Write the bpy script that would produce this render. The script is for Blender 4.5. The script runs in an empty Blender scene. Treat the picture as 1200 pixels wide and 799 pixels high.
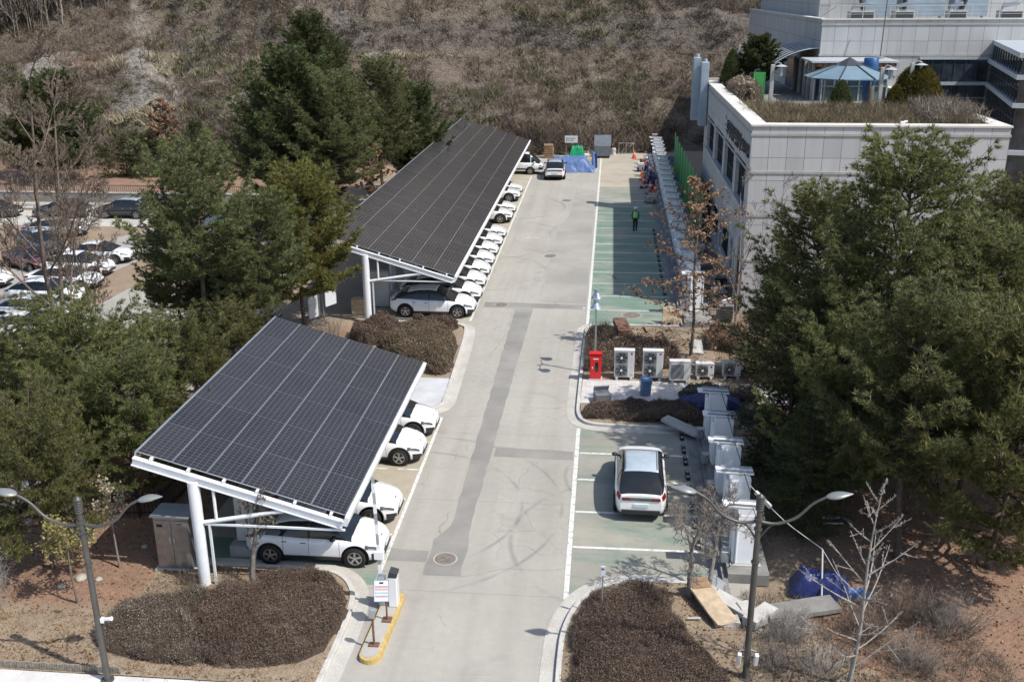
import bpy, bmesh, math, random
import numpy as np
from mathutils import Vector, Matrix
rnd = random.Random(7)
R = np.random.default_rng(11)
scene = bpy.context.scene
COL = scene.collection
PI = math.pi
rad = math.radians

# ---------------------------------------------------------------- materials
def _new(name):
    m = bpy.data.materials.new(name); m.use_nodes = True
    nt = m.node_tree; nt.nodes.clear()
    out = nt.nodes.new('ShaderNodeOutputMaterial')
    b = nt.nodes.new('ShaderNodeBsdfPrincipled')
    nt.links.new(b.outputs[0], out.inputs['Surface'])
    return m, nt, b, out
def N(nt, typ, **kw):
    n = nt.nodes.new(typ)
    for k, v in kw.items():
        if k in n.inputs: n.inputs[k].default_value = v
        else: setattr(n, k, v)
    return n
def c4(c): return (c[0], c[1], c[2], 1)
def ramp(nt, fac, stops):
    r = nt.nodes.new('ShaderNodeValToRGB')
    e = r.color_ramp.elements
    while len(e) < len(stops): e.new(0.5)
    for i, (p, c) in enumerate(stops):
        e[i].position = p; e[i].color = c4(c) if len(c) == 3 else c
    nt.links.new(fac, r.inputs[0]); return r.outputs[0]
def noise(nt, co, scale, detail=4, rough=0.55, dist=0.0):
    n = N(nt, 'ShaderNodeTexNoise'); n.inputs['Scale'].default_value = scale
    n.inputs['Detail'].default_value = detail; n.inputs['Roughness'].default_value = rough
    n.inputs['Distortion'].default_value = dist
    nt.links.new(co, n.inputs['Vector']); return n.outputs[0]
def mixc(nt, fac, a, b, mode='MIX'):
    m = nt.nodes.new('ShaderNodeMix'); m.data_type = 'RGBA'; m.blend_type = mode
    for sock, v in ((m.inputs[0], fac), (m.inputs[6], a), (m.inputs[7], b)):
        if isinstance(v, (int, float)): sock.default_value = v
        elif isinstance(v, tuple): sock.default_value = c4(v)
        else: nt.links.new(v, sock)
    return m.outputs[2]
def math_(nt, op, a, b=None, clamp=False):
    m = nt.nodes.new('ShaderNodeMath'); m.operation = op; m.use_clamp = clamp
    for s, v in ((m.inputs[0], a), (m.inputs[1], b)):
        if v is None: continue
        if isinstance(v, (int, float)): s.default_value = v
        else: nt.links.new(v, s)
    return m.outputs[0]
def bump(nt, b, h, strength=0.3, dist=0.02):
    n = nt.nodes.new('ShaderNodeBump'); n.inputs['Strength'].default_value = strength
    n.inputs['Distance'].default_value = dist
    nt.links.new(h, n.inputs['Height']); nt.links.new(n.outputs[0], b.inputs['Normal'])
def obco(nt): return N(nt, 'ShaderNodeTexCoord').outputs['Object']
def geoco(nt): return N(nt, 'ShaderNodeNewGeometry').outputs['Position']

def plain(name, col, rough=0.6, metal=0.0, var=0.12, scale=3.0, bmp=0.0, bscale=40.0, coat=0.0, spec=0.5):
    m, nt, b, out = _new(name)
    co = obco(nt)
    n = noise(nt, co, scale, 5)
    lo = tuple(max(0, c * (1 - var)) for c in col); hi = tuple(min(1, c * (1 + var)) for c in col)
    nt.links.new(ramp(nt, n, [(0.3, lo), (0.7, hi)]), b.inputs['Base Color'])
    b.inputs['Roughness'].default_value = rough; b.inputs['Metallic'].default_value = metal
    b.inputs['Coat Weight'].default_value = coat; b.inputs['Coat Roughness'].default_value = 0.05
    b.inputs['Specular IOR Level'].default_value = spec
    if bmp: bump(nt, b, noise(nt, co, bscale, 4), bmp, 0.02)
    return m

M = {}
M['white_metal'] = plain('painted white steel', (0.74, 0.76, 0.78), 0.4, 0, 0.05)
M['pole_grey'] = plain('grey painted steel', (0.10, 0.096, 0.09), 0.45, 0.3, 0.15)
M['lamp_grey'] = plain('pale lamp shell', (0.24, 0.25, 0.25), 0.4, 0.2, 0.06)
M['cab_white'] = plain('white cabinet paint', (0.84, 0.86, 0.88), 0.45, 0, 0.03)
M['roof_sky_tint'] = plain('glossy roof with sky tint', (0.40, 0.47, 0.52), 0.12, 0, 0.12, 1.5, coat=1.0)  # bluish sky reflection on the white car's roof, painted into its base colour
M['galv'] = plain('galvanised steel', (0.42, 0.44, 0.46), 0.4, 0.6, 0.15)
M['steel'] = plain('brushed stainless', (0.33, 0.325, 0.315), 0.3, 0.6, 0.16, 5)
M['car_white'] = plain('white car paint', (0.82, 0.83, 0.84), 0.25, 0, 0.015, 2, coat=1.0)
M['car_black'] = plain('black car paint', (0.02, 0.02, 0.022), 0.25, 0, 0.1, 2, coat=1.0)
M['car_grey'] = plain('dark grey car paint', (0.06, 0.065, 0.07), 0.3, 0.3, 0.1, 2, coat=1.0)
M['car_silver'] = plain('silver car paint', (0.45, 0.46, 0.47), 0.3, 0.4, 0.06, 2, coat=1.0)
M['car_red'] = plain('red car paint', (0.35, 0.02, 0.02), 0.3, 0, 0.06, 2, coat=1.0)
M['car_beige'] = plain('pale car paint', (0.62, 0.58, 0.46), 0.3, 0, 0.06, 2, coat=1.0)
M['glass_dark'] = plain('dark car glass', (0.012, 0.014, 0.016), 0.06, 0, 0.2, 2, spec=0.7)
M['clad'] = plain('black plastic cladding', (0.02, 0.02, 0.021), 0.55, 0, 0.2)
M['tyre'] = plain('tyre rubber', (0.014, 0.014, 0.014), 0.85, 0, 0.2)
M['rim'] = plain('alloy', (0.5, 0.5, 0.52), 0.3, 0.9, 0.05)
M['lens'] = plain('headlight lens', (0.08, 0.085, 0.09), 0.1, 0, 0.3, 5, spec=0.9)
M['drl'] = plain('pale lamp strip', (0.75, 0.78, 0.8), 0.2, 0, 0.05)
M['tail'] = plain('red lamp lens', (0.22, 0.01, 0.012), 0.15, 0, 0.2)
M['plate'] = plain('number plate', (0.6, 0.66, 0.68), 0.4, 0, 0.05)
M['bark'] = plain('pine bark', (0.105, 0.08, 0.062), 0.95, 0, 0.45, 9, 0.8, 30)
M['bark_pale'] = plain('pale bark', (0.31, 0.285, 0.255), 0.9, 0, 0.3, 9, 0.5, 30)
M['bark_mid'] = plain('brown bark', (0.17, 0.13, 0.10), 0.9, 0, 0.35, 9, 0.5, 30)
M['bark_grey'] = plain('grey brown bark', (0.20, 0.175, 0.15), 0.9, 0, 0.35, 9, 0.5, 30)
M['conc'] = plain('cast concrete', (0.40, 0.385, 0.35), 0.85, 0, 0.16, 1.5, 0.3, 25)
M['conc_pale'] = plain('pale kerb concrete', (0.50, 0.485, 0.45), 0.85, 0, 0.14, 2.2, 0.3, 25)
M['conc_dark'] = plain('weathered slab concrete', (0.22, 0.215, 0.20), 0.9, 0, 0.25, 1.8, 0.3, 20)
M['white_paint_line'] = None
M['blue_tarp'] = plain('blue tarpaulin', (0.018, 0.028, 0.115), 0.4, 0, 0.35, 4, 0.5, 8)
M['sky_tarp'] = plain('bright blue tarpaulin', (0.10, 0.17, 0.34), 0.45, 0, 0.25, 3, 0.5, 6)
M['green_tarp'] = plain('green tarpaulin', (0.01, 0.28, 0.12), 0.5, 0, 0.25, 4, 0.4, 8)
M['orange'] = plain('orange plastic', (0.75, 0.09, 0.03), 0.45, 0, 0.08)
M['red_cab'] = plain('red enamel', (0.62, 0.015, 0.02), 0.35, 0, 0.08, 3)
M['yellow'] = plain('worn yellow paint', (0.50, 0.36, 0.13), 0.7, 0, 0.2, 6)
M['wood'] = plain('weathered timber', (0.27, 0.17, 0.10), 0.85, 0, 0.3, 5, 0.4, 30)
M['plywood'] = plain('tan plywood', (0.46, 0.36, 0.245), 0.8, 0, 0.22, 3.5)
M['rust'] = plain('rusty steel', (0.16, 0.085, 0.055), 0.85, 0, 0.35, 6, 0.4, 30)
M['mesh_green'] = plain('green netting', (0.05, 0.30, 0.07), 0.8, 0, 0.15, 6)
M['ac_white'] = plain('unit casing', (0.62, 0.62, 0.60), 0.5, 0, 0.07, 4)
M['grille'] = plain('fan grille', (0.26, 0.27, 0.27), 0.5, 0.3, 0.12, 20)
M['black'] = plain('black iron', (0.012, 0.012, 0.013), 0.6, 0, 0.2)
M['bin_blue'] = plain('blue plastic', (0.05, 0.24, 0.50), 0.5, 0, 0.1)
M['glass_bld'] = plain('tinted window glass', (0.03, 0.04, 0.05), 0.06, 0, 0.8, 0.9, spec=0.8)
M['frame_dark'] = plain('dark window frame', (0.05, 0.055, 0.06), 0.5, 0.2, 0.1)
M['frame_pale'] = plain('pale aluminium', (0.50, 0.54, 0.56), 0.45, 0.3, 0.08)
M['duct'] = plain('bluish duct sheet', (0.36, 0.43, 0.50), 0.35, 0.4, 0.12, 1.2)
M['gazebo'] = plain('blue grey roof sheet', (0.16, 0.24, 0.29), 0.5, 0, 0.12, 2)
M['roof_dark'] = plain('dark polycarbonate', (0.035, 0.035, 0.04), 0.7, 0, 0.15, 2)
M['coping'] = plain('coping stone', (0.62, 0.60, 0.55), 0.7, 0, 0.09, 1.5, 0.15, 30)
M['letters'] = plain('dark sign letters', (0.075, 0.07, 0.07), 0.5, 0, 0.1)
M['logo'] = plain('pale sign plate', (0.55, 0.58, 0.60), 0.5, 0, 0.05)
M['skin'] = plain('skin', (0.42, 0.26, 0.19), 0.6, 0, 0.08)
M['cloth_dark'] = plain('dark work clothes', (0.02, 0.022, 0.025), 0.9, 0, 0.2, 8)
M['vest'] = plain('green safety vest', (0.22, 0.62, 0.10), 0.7, 0, 0.1, 8)
M['reflect'] = plain('reflective strip', (0.6, 0.62, 0.55), 0.4, 0, 0.05)
M['helmet'] = plain('white helmet', (0.66, 0.70, 0.78), 0.35, 0, 0.04)
M['sign_white'] = plain('sign board', (0.66, 0.70, 0.72), 0.5, 0, 0.05)
M['sign_teal'] = plain('teal print', (0.05, 0.36, 0.42), 0.5, 0, 0.1)
M['sign_red'] = plain('red print', (0.55, 0.05, 0.08), 0.5, 0, 0.1)
M['stake'] = plain('weathered stakes', (0.24, 0.21, 0.17), 0.9, 0, 0.4, 12)
M['rock'] = plain('pale stone', (0.36, 0.33, 0.28), 0.9, 0, 0.25, 4, 0.4, 20)
M['parasol'] = plain('grey brown canvas', (0.15, 0.135, 0.12), 0.9, 0, 0.15, 6)

def leafmat(name, stops, trans=0.25, pos_scale=0.35, pos_amt=0.35, rough=0.55, objvar=0.0):
    """foliage: every leaf (mesh island) its own tone plus slow variation over the crown"""
    m, nt, b, out = _new(name)
    g = N(nt, 'ShaderNodeNewGeometry')
    n = noise(nt, g.outputs['Position'], pos_scale, 3)
    f = math_(nt, 'ADD', math_(nt, 'MULTIPLY', g.outputs['Random Per Island'], 1 - pos_amt),
              math_(nt, 'MULTIPLY', math_(nt, 'SUBTRACT', math_(nt, 'MULTIPLY', n, 2.2), 0.6), pos_amt), True)
    col = ramp(nt, f, stops)
    if objvar:
        oi = N(nt, 'ShaderNodeObjectInfo')
        hs = nt.nodes.new('ShaderNodeHueSaturation')
        nt.links.new(col, hs.inputs['Color'])
        nt.links.new(math_(nt, 'ADD', math_(nt, 'MULTIPLY', oi.outputs['Random'], objvar), 1 - objvar / 2), hs.inputs['Value'])
        nt.links.new(math_(nt, 'ADD', math_(nt, 'MULTIPLY', oi.outputs['Random'], 0.03), 0.485), hs.inputs['Hue'])
        col = hs.outputs[0]
    nt.links.new(col, b.inputs['Base Color'])
    b.inputs['Roughness'].default_value = rough
    b.inputs['Specular IOR Level'].default_value = 0.25
    if trans:
        t = nt.nodes.new('ShaderNodeBsdfTranslucent'); nt.links.new(col, t.inputs['Color'])
        mx = nt.nodes.new('ShaderNodeMixShader'); mx.inputs[0].default_value = trans
        nt.links.new(b.outputs[0], mx.inputs[1]); nt.links.new(t.outputs[0], mx.inputs[2])
        nt.links.new(mx.outputs[0], out.inputs['Surface'])
    return m
M['needle'] = leafmat('pine needles', [(0.0, (0.065, 0.072, 0.024)), (0.45, (0.17, 0.182, 0.066)), (0.92, (0.30, 0.31, 0.135)), (1.0, (0.34, 0.24, 0.12))], 0.42, 0.5, 0.4, 0.5, 0.25)
M['needle_yellow'] = leafmat('yellow green needles', [(0.0, (0.08, 0.085, 0.024)), (0.5, (0.18, 0.18, 0.052)), (1.0, (0.31, 0.29, 0.10))], 0.42, 0.5, 0.4, 0.5, 0.2)
M['needle_dark'] = leafmat('dark needles', [(0.0, (0.034, 0.044, 0.018)), (0.5, (0.088, 0.105, 0.04)), (1.0, (0.185, 0.20, 0.085))], 0.38, 0.7, 0.4, 0.5, 0.25)
M['needle_blue'] = leafmat('grey green needles', [(0.0, (0.065, 0.072, 0.028)), (0.5, (0.165, 0.178, 0.072)), (0.95, (0.29, 0.30, 0.14)), (1.0, (0.32, 0.22, 0.12))], 0.42, 0.5, 0.4, 0.5, 0.25)
M['oakleaf'] = leafmat('withered oak leaves', [(0.0, (0.12, 0.065, 0.038)), (0.5, (0.25, 0.15, 0.088)), (1.0, (0.42, 0.29, 0.18))], 0.2, 0.8, 0.3)
M['hedge_brown'] = leafmat('bronze hedge leaves', [(0.0, (0.06, 0.042, 0.033)), (0.5, (0.145, 0.10, 0.078)), (0.85, (0.24, 0.18, 0.135)), (1.0, (0.33, 0.28, 0.19))], 0.15, 0.9, 0.4)
M['hedge_tan'] = leafmat('dry hedge twigs', [(0.0, (0.07, 0.052, 0.035)), (0.5, (0.16, 0.12, 0.08)), (1.0, (0.27, 0.22, 0.14))], 0.1, 0.9, 0.35)
M['hedge_grey'] = leafmat('grey hedge twigs', [(0.0, (0.09, 0.07, 0.055)), (0.5, (0.20, 0.165, 0.13)), (1.0, (0.33, 0.29, 0.22))], 0.1, 0.9, 0.35)
M['drygrass'] = leafmat('dry grass', [(0.0, (0.13, 0.09, 0.055)), (0.5, (0.24, 0.175, 0.11)), (1.0, (0.42, 0.34, 0.21))], 0.2, 0.6, 0.35)
M['roofgrass'] = leafmat('roof garden grass', [(0.0, (0.08, 0.065, 0.035)), (0.4, (0.17, 0.135, 0.08)), (0.8, (0.27, 0.22, 0.14)), (1.0, (0.40, 0.34, 0.25))], 0.2, 0.7, 0.5)
M['litter'] = leafmat('leaf litter', [(0.0, (0.10, 0.05, 0.028)), (0.5, (0.25, 0.15, 0.09)), (0.9, (0.36, 0.26, 0.17)), (1.0, (0.5, 0.44, 0.34))], 0.0, 0.7, 0.3, 0.8)
M['brush'] = leafmat('hill brush', [(0.0, (0.045, 0.034, 0.027)), (0.3, (0.12, 0.092, 0.07)), (0.7, (0.22, 0.175, 0.132)), (1.0, (0.38, 0.32, 0.235))], 0.15, 0.05, 0.6)
M['brush_dark'] = leafmat('dark hill brush', [(0.0, (0.03, 0.025, 0.022)), (0.5, (0.085, 0.07, 0.06)), (1.0, (0.19, 0.165, 0.135))], 0.1, 0.08, 0.5)
M['brush_olive'] = leafmat('olive brush', [(0.0, (0.05, 0.055, 0.025)), (0.5, (0.11, 0.115, 0.05)), (1.0, (0.19, 0.19, 0.09))], 0.15, 0.3, 0.4)
M['reed'] = leafmat('pale reeds', [(0.0, (0.24, 0.19, 0.12)), (0.5, (0.40, 0.34, 0.23)), (1.0, (0.55, 0.49, 0.36))], 0.2, 0.3, 0.4)
M['cone_gold'] = leafmat('golden conifer', [(0.0, (0.05, 0.04, 0.01)), (0.5, (0.12, 0.105, 0.022)), (1.0, (0.26, 0.20, 0.045))], 0.15, 0.9, 0.4)

# road: pale worn concrete with stains, tyre arcs and fine cracks
def road_mat():
    m, nt, b, out = _new('worn pale road')
    p = geoco(nt)
    big = noise(nt, p, 0.16, 5, 0.6); fine = noise(nt, p, 3.2, 6, 0.65); grit = noise(nt, p, 45, 3)
    c = ramp(nt, big, [(0.3, (0.325, 0.303, 0.25)), (0.5, (0.40, 0.376, 0.314)), (0.7, (0.465, 0.44, 0.37))])
    c = mixc(nt, 0.3, c, ramp(nt, fine, [(0.3, (0.22, 0.21, 0.19)), (0.7, (0.44, 0.42, 0.38))]))
    c = mixc(nt, 0.32, c, ramp(nt, grit, [(0.35, (0.14, 0.135, 0.125)), (0.65, (0.55, 0.53, 0.5))]))
    # streaks running along the lane
    mp = N(nt, 'ShaderNodeMapping'); nt.links.new(p, mp.inputs[0]); mp.inputs['Scale'].default_value = (1.2, 0.05, 1)
    st = noise(nt, mp.outputs[0], 1.0, 4)
    c = mixc(nt, math_(nt, 'MULTIPLY', ramp(nt, st, [(0.45, (0, 0, 0)), (0.68, (1, 1, 1))]), 0.30), c, (0.24, 0.225, 0.195))
    # tyre arcs
    def arcs(cx, cy, r0, wid, amt, cin):
        mm = N(nt, 'ShaderNodeMapping'); nt.links.new(p, mm.inputs[0]); mm.inputs['Location'].default_value = (-cx, -cy, 0)
        ln = N(nt, 'ShaderNodeVectorMath', operation='LENGTH'); nt.links.new(mm.outputs[0], ln.inputs[0])
        rr = math_(nt, 'ABSOLUTE', math_(nt, 'SUBTRACT', ln.outputs['Value'], r0))
        k = math_(nt, 'SUBTRACT', 1.0, math_(nt, 'DIVIDE', rr, wid), True)
        k = math_(nt, 'MULTIPLY', k, ramp(nt, noise(nt, p, 0.45, 3), [(0.42, (0, 0, 0)), (0.6, (1, 1, 1))]))
        return mixc(nt, math_(nt, 'MULTIPLY', k, amt), cin, (0.13, 0.125, 0.115))
    for a in ((-7.5, 33.0, 6.1, 0.11, 0.5), (-7.5, 33.0, 4.6, 0.11, 0.5), (1.5, 31.0, 4.6, 0.14, 0.45), (1.9, 36.0, 3.3, 0.12, 0.4), (2.5, 78, 7.0, 0.15, 0.5), (2.5, 80, 5.6, 0.15, 0.5),
              (-9, 76, 6.2, 0.2, 0.45), (-9, 88, 5.2, 0.2, 0.5), (1.8, 92, 5.0, 0.2, 0.4), (-8.5, 66, 4.5, 0.12, 0.45), (0.5, 62, 4.6, 0.13, 0.45)):
        c = arcs(*a, c)
    # cracks
    wp = N(nt, 'ShaderNodeVectorMath', operation='ADD'); nt.links.new(p, wp.inputs[0])
    nn = N(nt, 'ShaderNodeTexNoise'); nn.inputs['Scale'].default_value = 0.6; nn.inputs['Detail'].default_value = 6; nt.links.new(p, nn.inputs['Vector'])
    nt.links.new(nn.outputs['Color'], wp.inputs[1])
    vo = N(nt, 'ShaderNodeTexVoronoi', feature='DISTANCE_TO_EDGE'); vo.inputs['Scale'].default_value = 0.2
    nt.links.new(wp.outputs[0], vo.inputs['Vector'])
    cr = math_(nt, 'LESS_THAN', vo.outputs['Distance'], 0.0024)
    cr = math_(nt, 'MULTIPLY', cr, ramp(nt, noise(nt, p, 0.13, 2), [(0.45, (0, 0, 0)), (0.52, (1, 1, 1))]))
    c = mixc(nt, math_(nt, 'MULTIPLY', cr, 0.45), c, (0.09, 0.085, 0.08))
    vo2 = N(nt, 'ShaderNodeTexVoronoi', feature='DISTANCE_TO_EDGE'); vo2.inputs['Scale'].default_value = 0.55
    nt.links.new(wp.outputs[0], vo2.inputs['Vector'])
    cr2 = math_(nt, 'MULTIPLY', math_(nt, 'LESS_THAN', vo2.outputs['Distance'], 0.006), ramp(nt, noise(nt, p, 0.22, 3), [(0.52, (0, 0, 0)), (0.58, (1, 1, 1))]))
    c = mixc(nt, math_(nt, 'MULTIPLY', cr2, 0.3), c, (0.11, 0.105, 0.09))
    # slab joints across and along the lane
    sx = nt.nodes.new('ShaderNodeSeparateXYZ'); nt.links.new(p, sx.inputs[0])
    jy = math_(nt, 'LESS_THAN', math_(nt, 'ABSOLUTE', math_(nt, 'SUBTRACT', math_(nt, 'MODULO', sx.outputs[1], 6.1), 3.0)), 0.014)
    c = mixc(nt, math_(nt, 'MULTIPLY', jy, 0.38), c, (0.12, 0.115, 0.10))
    # oil and damp stains
    c = mixc(nt, math_(nt, 'MULTIPLY', ramp(nt, noise(nt, p, 0.42, 3, 0.5, 0.6), [(0.62, (0, 0, 0)), (0.72, (1, 1, 1))]), 0.22), c, (0.19, 0.175, 0.15))
    nt.links.new(c, b.inputs['Base Color']); b.inputs['Roughness'].default_value = 0.9
    bump(nt, b, grit, 0.25, 0.01)
    return m
M['road'] = road_mat()

def sheet_mat(name, cols, s1=0.5, s2=8.0, crack=0.0, grit=0.2, thr=None):
    m, nt, b, out = _new(name)
    p = geoco(nt)
    c = ramp(nt, noise(nt, p, s1, 5, 0.62), [(0.34, cols[0]), (0.5, cols[1]), (0.66, cols[2])])
    g = noise(nt, p, s2, 4)
    c = mixc(nt, grit, c, ramp(nt, g, [(0.35, tuple(x * 0.45 for x in cols[1])), (0.65, tuple(min(1, x * 1.6) for x in cols[1]))]))
    nt.links.new(c, b.inputs['Base Color']); b.inputs['Roughness'].default_value = 0.88
    bump(nt, b, g, 0.25, 0.01)
    return m
M['asphalt_patch'] = sheet_mat('darker trench patch', ((0.205, 0.198, 0.18), (0.25, 0.24, 0.218), (0.30, 0.288, 0.26)), 0.5, 30)
M['asphalt_lot'] = sheet_mat('grey asphalt', ((0.27, 0.258, 0.232), (0.325, 0.31, 0.277), (0.375, 0.358, 0.318)), 0.3, 25)
M['gutter'] = sheet_mat('gutter concrete', ((0.38, 0.36, 0.32), (0.45, 0.43, 0.385), (0.52, 0.50, 0.45)), 0.8, 20)
M['pave'] = sheet_mat('pale paving', ((0.50, 0.485, 0.47), (0.58, 0.565, 0.545), (0.64, 0.63, 0.61)), 0.9, 18, grit=0.12)
M['pave_pale'] = sheet_mat('grey paving', ((0.42, 0.43, 0.44), (0.49, 0.50, 0.51), (0.55, 0.56, 0.57)), 0.9, 18, grit=0.12)
M['lot_beige'] = sheet_mat('beige concrete', ((0.32, 0.285, 0.22), (0.39, 0.35, 0.275), (0.44, 0.40, 0.33)), 0.35, 20)
M['manhole'] = sheet_mat('cast iron cover', ((0.12, 0.10, 0.085), (0.18, 0.155, 0.13), (0.24, 0.21, 0.18)), 5, 40)
def green_mat(name, wear, lo=(0.115, 0.19, 0.145), hi=(0.18, 0.255, 0.20)):
    m, nt, b, out = _new(name)
    p = geoco(nt)
    g = ramp(nt, noise(nt, p, 0.9, 4), [(0.3, lo), (0.7, hi)])
    base = ramp(nt, noise(nt, p, 0.5, 4), [(0.3, (0.27, 0.25, 0.205)), (0.7, (0.37, 0.345, 0.285))])
    mp = N(nt, 'ShaderNodeMapping'); nt.links.new(p, mp.inputs[0]); mp.inputs['Scale'].default_value = (0.28, 0.85, 1)
    w = noise(nt, mp.outputs[0], 1.0, 7, 0.68)
    f = ramp(nt, w, [(wear - 0.09, (0, 0, 0)), (wear + 0.10, (1, 1, 1))])
    c = mixc(nt, math_(nt, 'MULTIPLY', f, 0.9), g, base)
    grit = noise(nt, p, 30, 3)
    c = mixc(nt, 0.15, c, ramp(nt, grit, [(0.35, (0.09, 0.10, 0.09)), (0.65, (0.45, 0.46, 0.42))]))
    nt.links.new(c, b.inputs['Base Color']); b.inputs['Roughness'].default_value = 0.85
    bump(nt, b, grit, 0.2, 0.01); return m
M['green_bay'] = green_mat('worn green bay paint', 0.42)
M['green_bay_full'] = green_mat('green bay paint', 0.54, (0.095, 0.185, 0.135), (0.155, 0.245, 0.185))
def line_mat():
    m, nt, b, out = _new('worn white road paint')
    p = geoco(nt)
    w = noise(nt, p, 5.0, 6, 0.7)
    c = ramp(nt, w, [(0.36, (0.36, 0.35, 0.31)), (0.47, (0.62, 0.62, 0.58)), (0.7, (0.74, 0.74, 0.70))])
    nt.links.new(c, b.inputs['Base Color']); b.inputs['Roughness'].default_value = 0.7; return m
M['line'] = line_mat()

def ground_mat():
    m, nt, b, out = _new('soil and litter')
    p = geoco(nt)
    a = N(nt, 'ShaderNodeAttribute'); a.attribute_name = 'soil'
    sep = nt.nodes.new('ShaderNodeSeparateColor'); nt.links.new(a.outputs['Color'], sep.inputs[0])
    n1 = noise(nt, p, 0.7, 6, 0.65); n2 = noise(nt, p, 6, 5, 0.7); n3 = noise(nt, p, 35, 3)
    tan = ramp(nt, n1, [(0.3, (0.20, 0.15, 0.095)), (0.5, (0.29, 0.225, 0.15)), (0.7, (0.36, 0.29, 0.20))])
    red = ramp(nt, n1, [(0.3, (0.13, 0.052, 0.028)), (0.55, (0.235, 0.092, 0.047)), (0.75, (0.35, 0.155, 0.085))])
    dark = ramp(nt, n1, [(0.3, (0.06, 0.045, 0.035)), (0.7, (0.13, 0.10, 0.075))])
    def th(x):
        return ramp(nt, math_(nt, 'ADD', x, math_(nt, 'MULTIPLY', math_(nt, 'SUBTRACT', n2, 0.5), 0.8)), [(0.38, (0, 0, 0)), (0.62, (1, 1, 1))])
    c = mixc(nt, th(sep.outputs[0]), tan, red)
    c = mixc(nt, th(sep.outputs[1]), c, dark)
    c = mixc(nt, 0.35, c, ramp(nt, n2, [(0.3, (0.09, 0.06, 0.04)), (0.7, (0.42, 0.32, 0.22))]))
    c = mixc(nt, 0.25, c, ramp(nt, n3, [(0.35, (0.06, 0.04, 0.03)), (0.65, (0.5, 0.42, 0.32))]))
    nt.links.new(c, b.inputs['Base Color']); b.inputs['Roughness'].default_value = 0.95
    bump(nt, b, math_(nt, 'ADD', n2, math_(nt, 'MULTIPLY', n3, 0.4)), 0.8, 0.06)
    return m
M['ground'] = ground_mat()

def hill_mat():
    m, nt, b, out = _new('hillside scrub and rock')
    p = geoco(nt)
    a = N(nt, 'ShaderNodeAttribute'); a.attribute_name = 'soil'
    sep = nt.nodes.new('ShaderNodeSeparateColor'); nt.links.new(a.outputs['Color'], sep.inputs[0])
    n0 = noise(nt, p, 0.06, 5, 0.6, 0.5); n1 = noise(nt, p, 0.35, 6, 0.7); n2 = noise(nt, p, 1.6, 5, 0.7); n3 = noise(nt, p, 5, 3)
    br = ramp(nt, n1, [(0.3, (0.075, 0.055, 0.042)), (0.5, (0.14, 0.105, 0.08)), (0.7, (0.22, 0.172, 0.13))])
    ol = ramp(nt, n1, [(0.3, (0.08, 0.075, 0.045)), (0.7, (0.18, 0.16, 0.10))])
    rock = ramp(nt, n2, [(0.34, (0.06, 0.062, 0.056)), (0.48, (0.22, 0.212, 0.185)), (0.66, (0.48, 0.46, 0.40))])
    red = ramp(nt, n1, [(0.3, (0.22, 0.10, 0.06)), (0.7, (0.36, 0.20, 0.13))])
    c = mixc(nt, ramp(nt, n0, [(0.45, (0, 0, 0)), (0.6, (1, 1, 1))]), br, ol)
    def th(x, k=1.1):
        return ramp(nt, math_(nt, 'ADD', x, math_(nt, 'MULTIPLY', math_(nt, 'SUBTRACT', n1, 0.5), k)), [(0.42, (0, 0, 0)), (0.6, (1, 1, 1))])
    c = mixc(nt, th(sep.outputs[0]), c, rock)
    c = mixc(nt, th(sep.outputs[1]), c, red)
    c = mixc(nt, th(sep.outputs[2]), c, ramp(nt, n2, [(0.3, (0.035, 0.03, 0.027)), (0.7, (0.13, 0.11, 0.095))]))
    c = mixc(nt, 0.3, c, ramp(nt, n2, [(0.3, (0.04, 0.03, 0.025)), (0.7, (0.32, 0.26, 0.20))]))
    c = mixc(nt, 0.25, c, ramp(nt, n3, [(0.35, (0.04, 0.03, 0.025)), (0.65, (0.36, 0.30, 0.24))]))
    nt.links.new(c, b.inputs['Base Color']); b.inputs['Roughness'].default_value = 0.95
    bump(nt, b, math_(nt, 'ADD', n2, math_(nt, 'MULTIPLY', n3, 0.5)), 1.0, 0.5)
    return m
M['hill'] = hill_mat()

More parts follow.
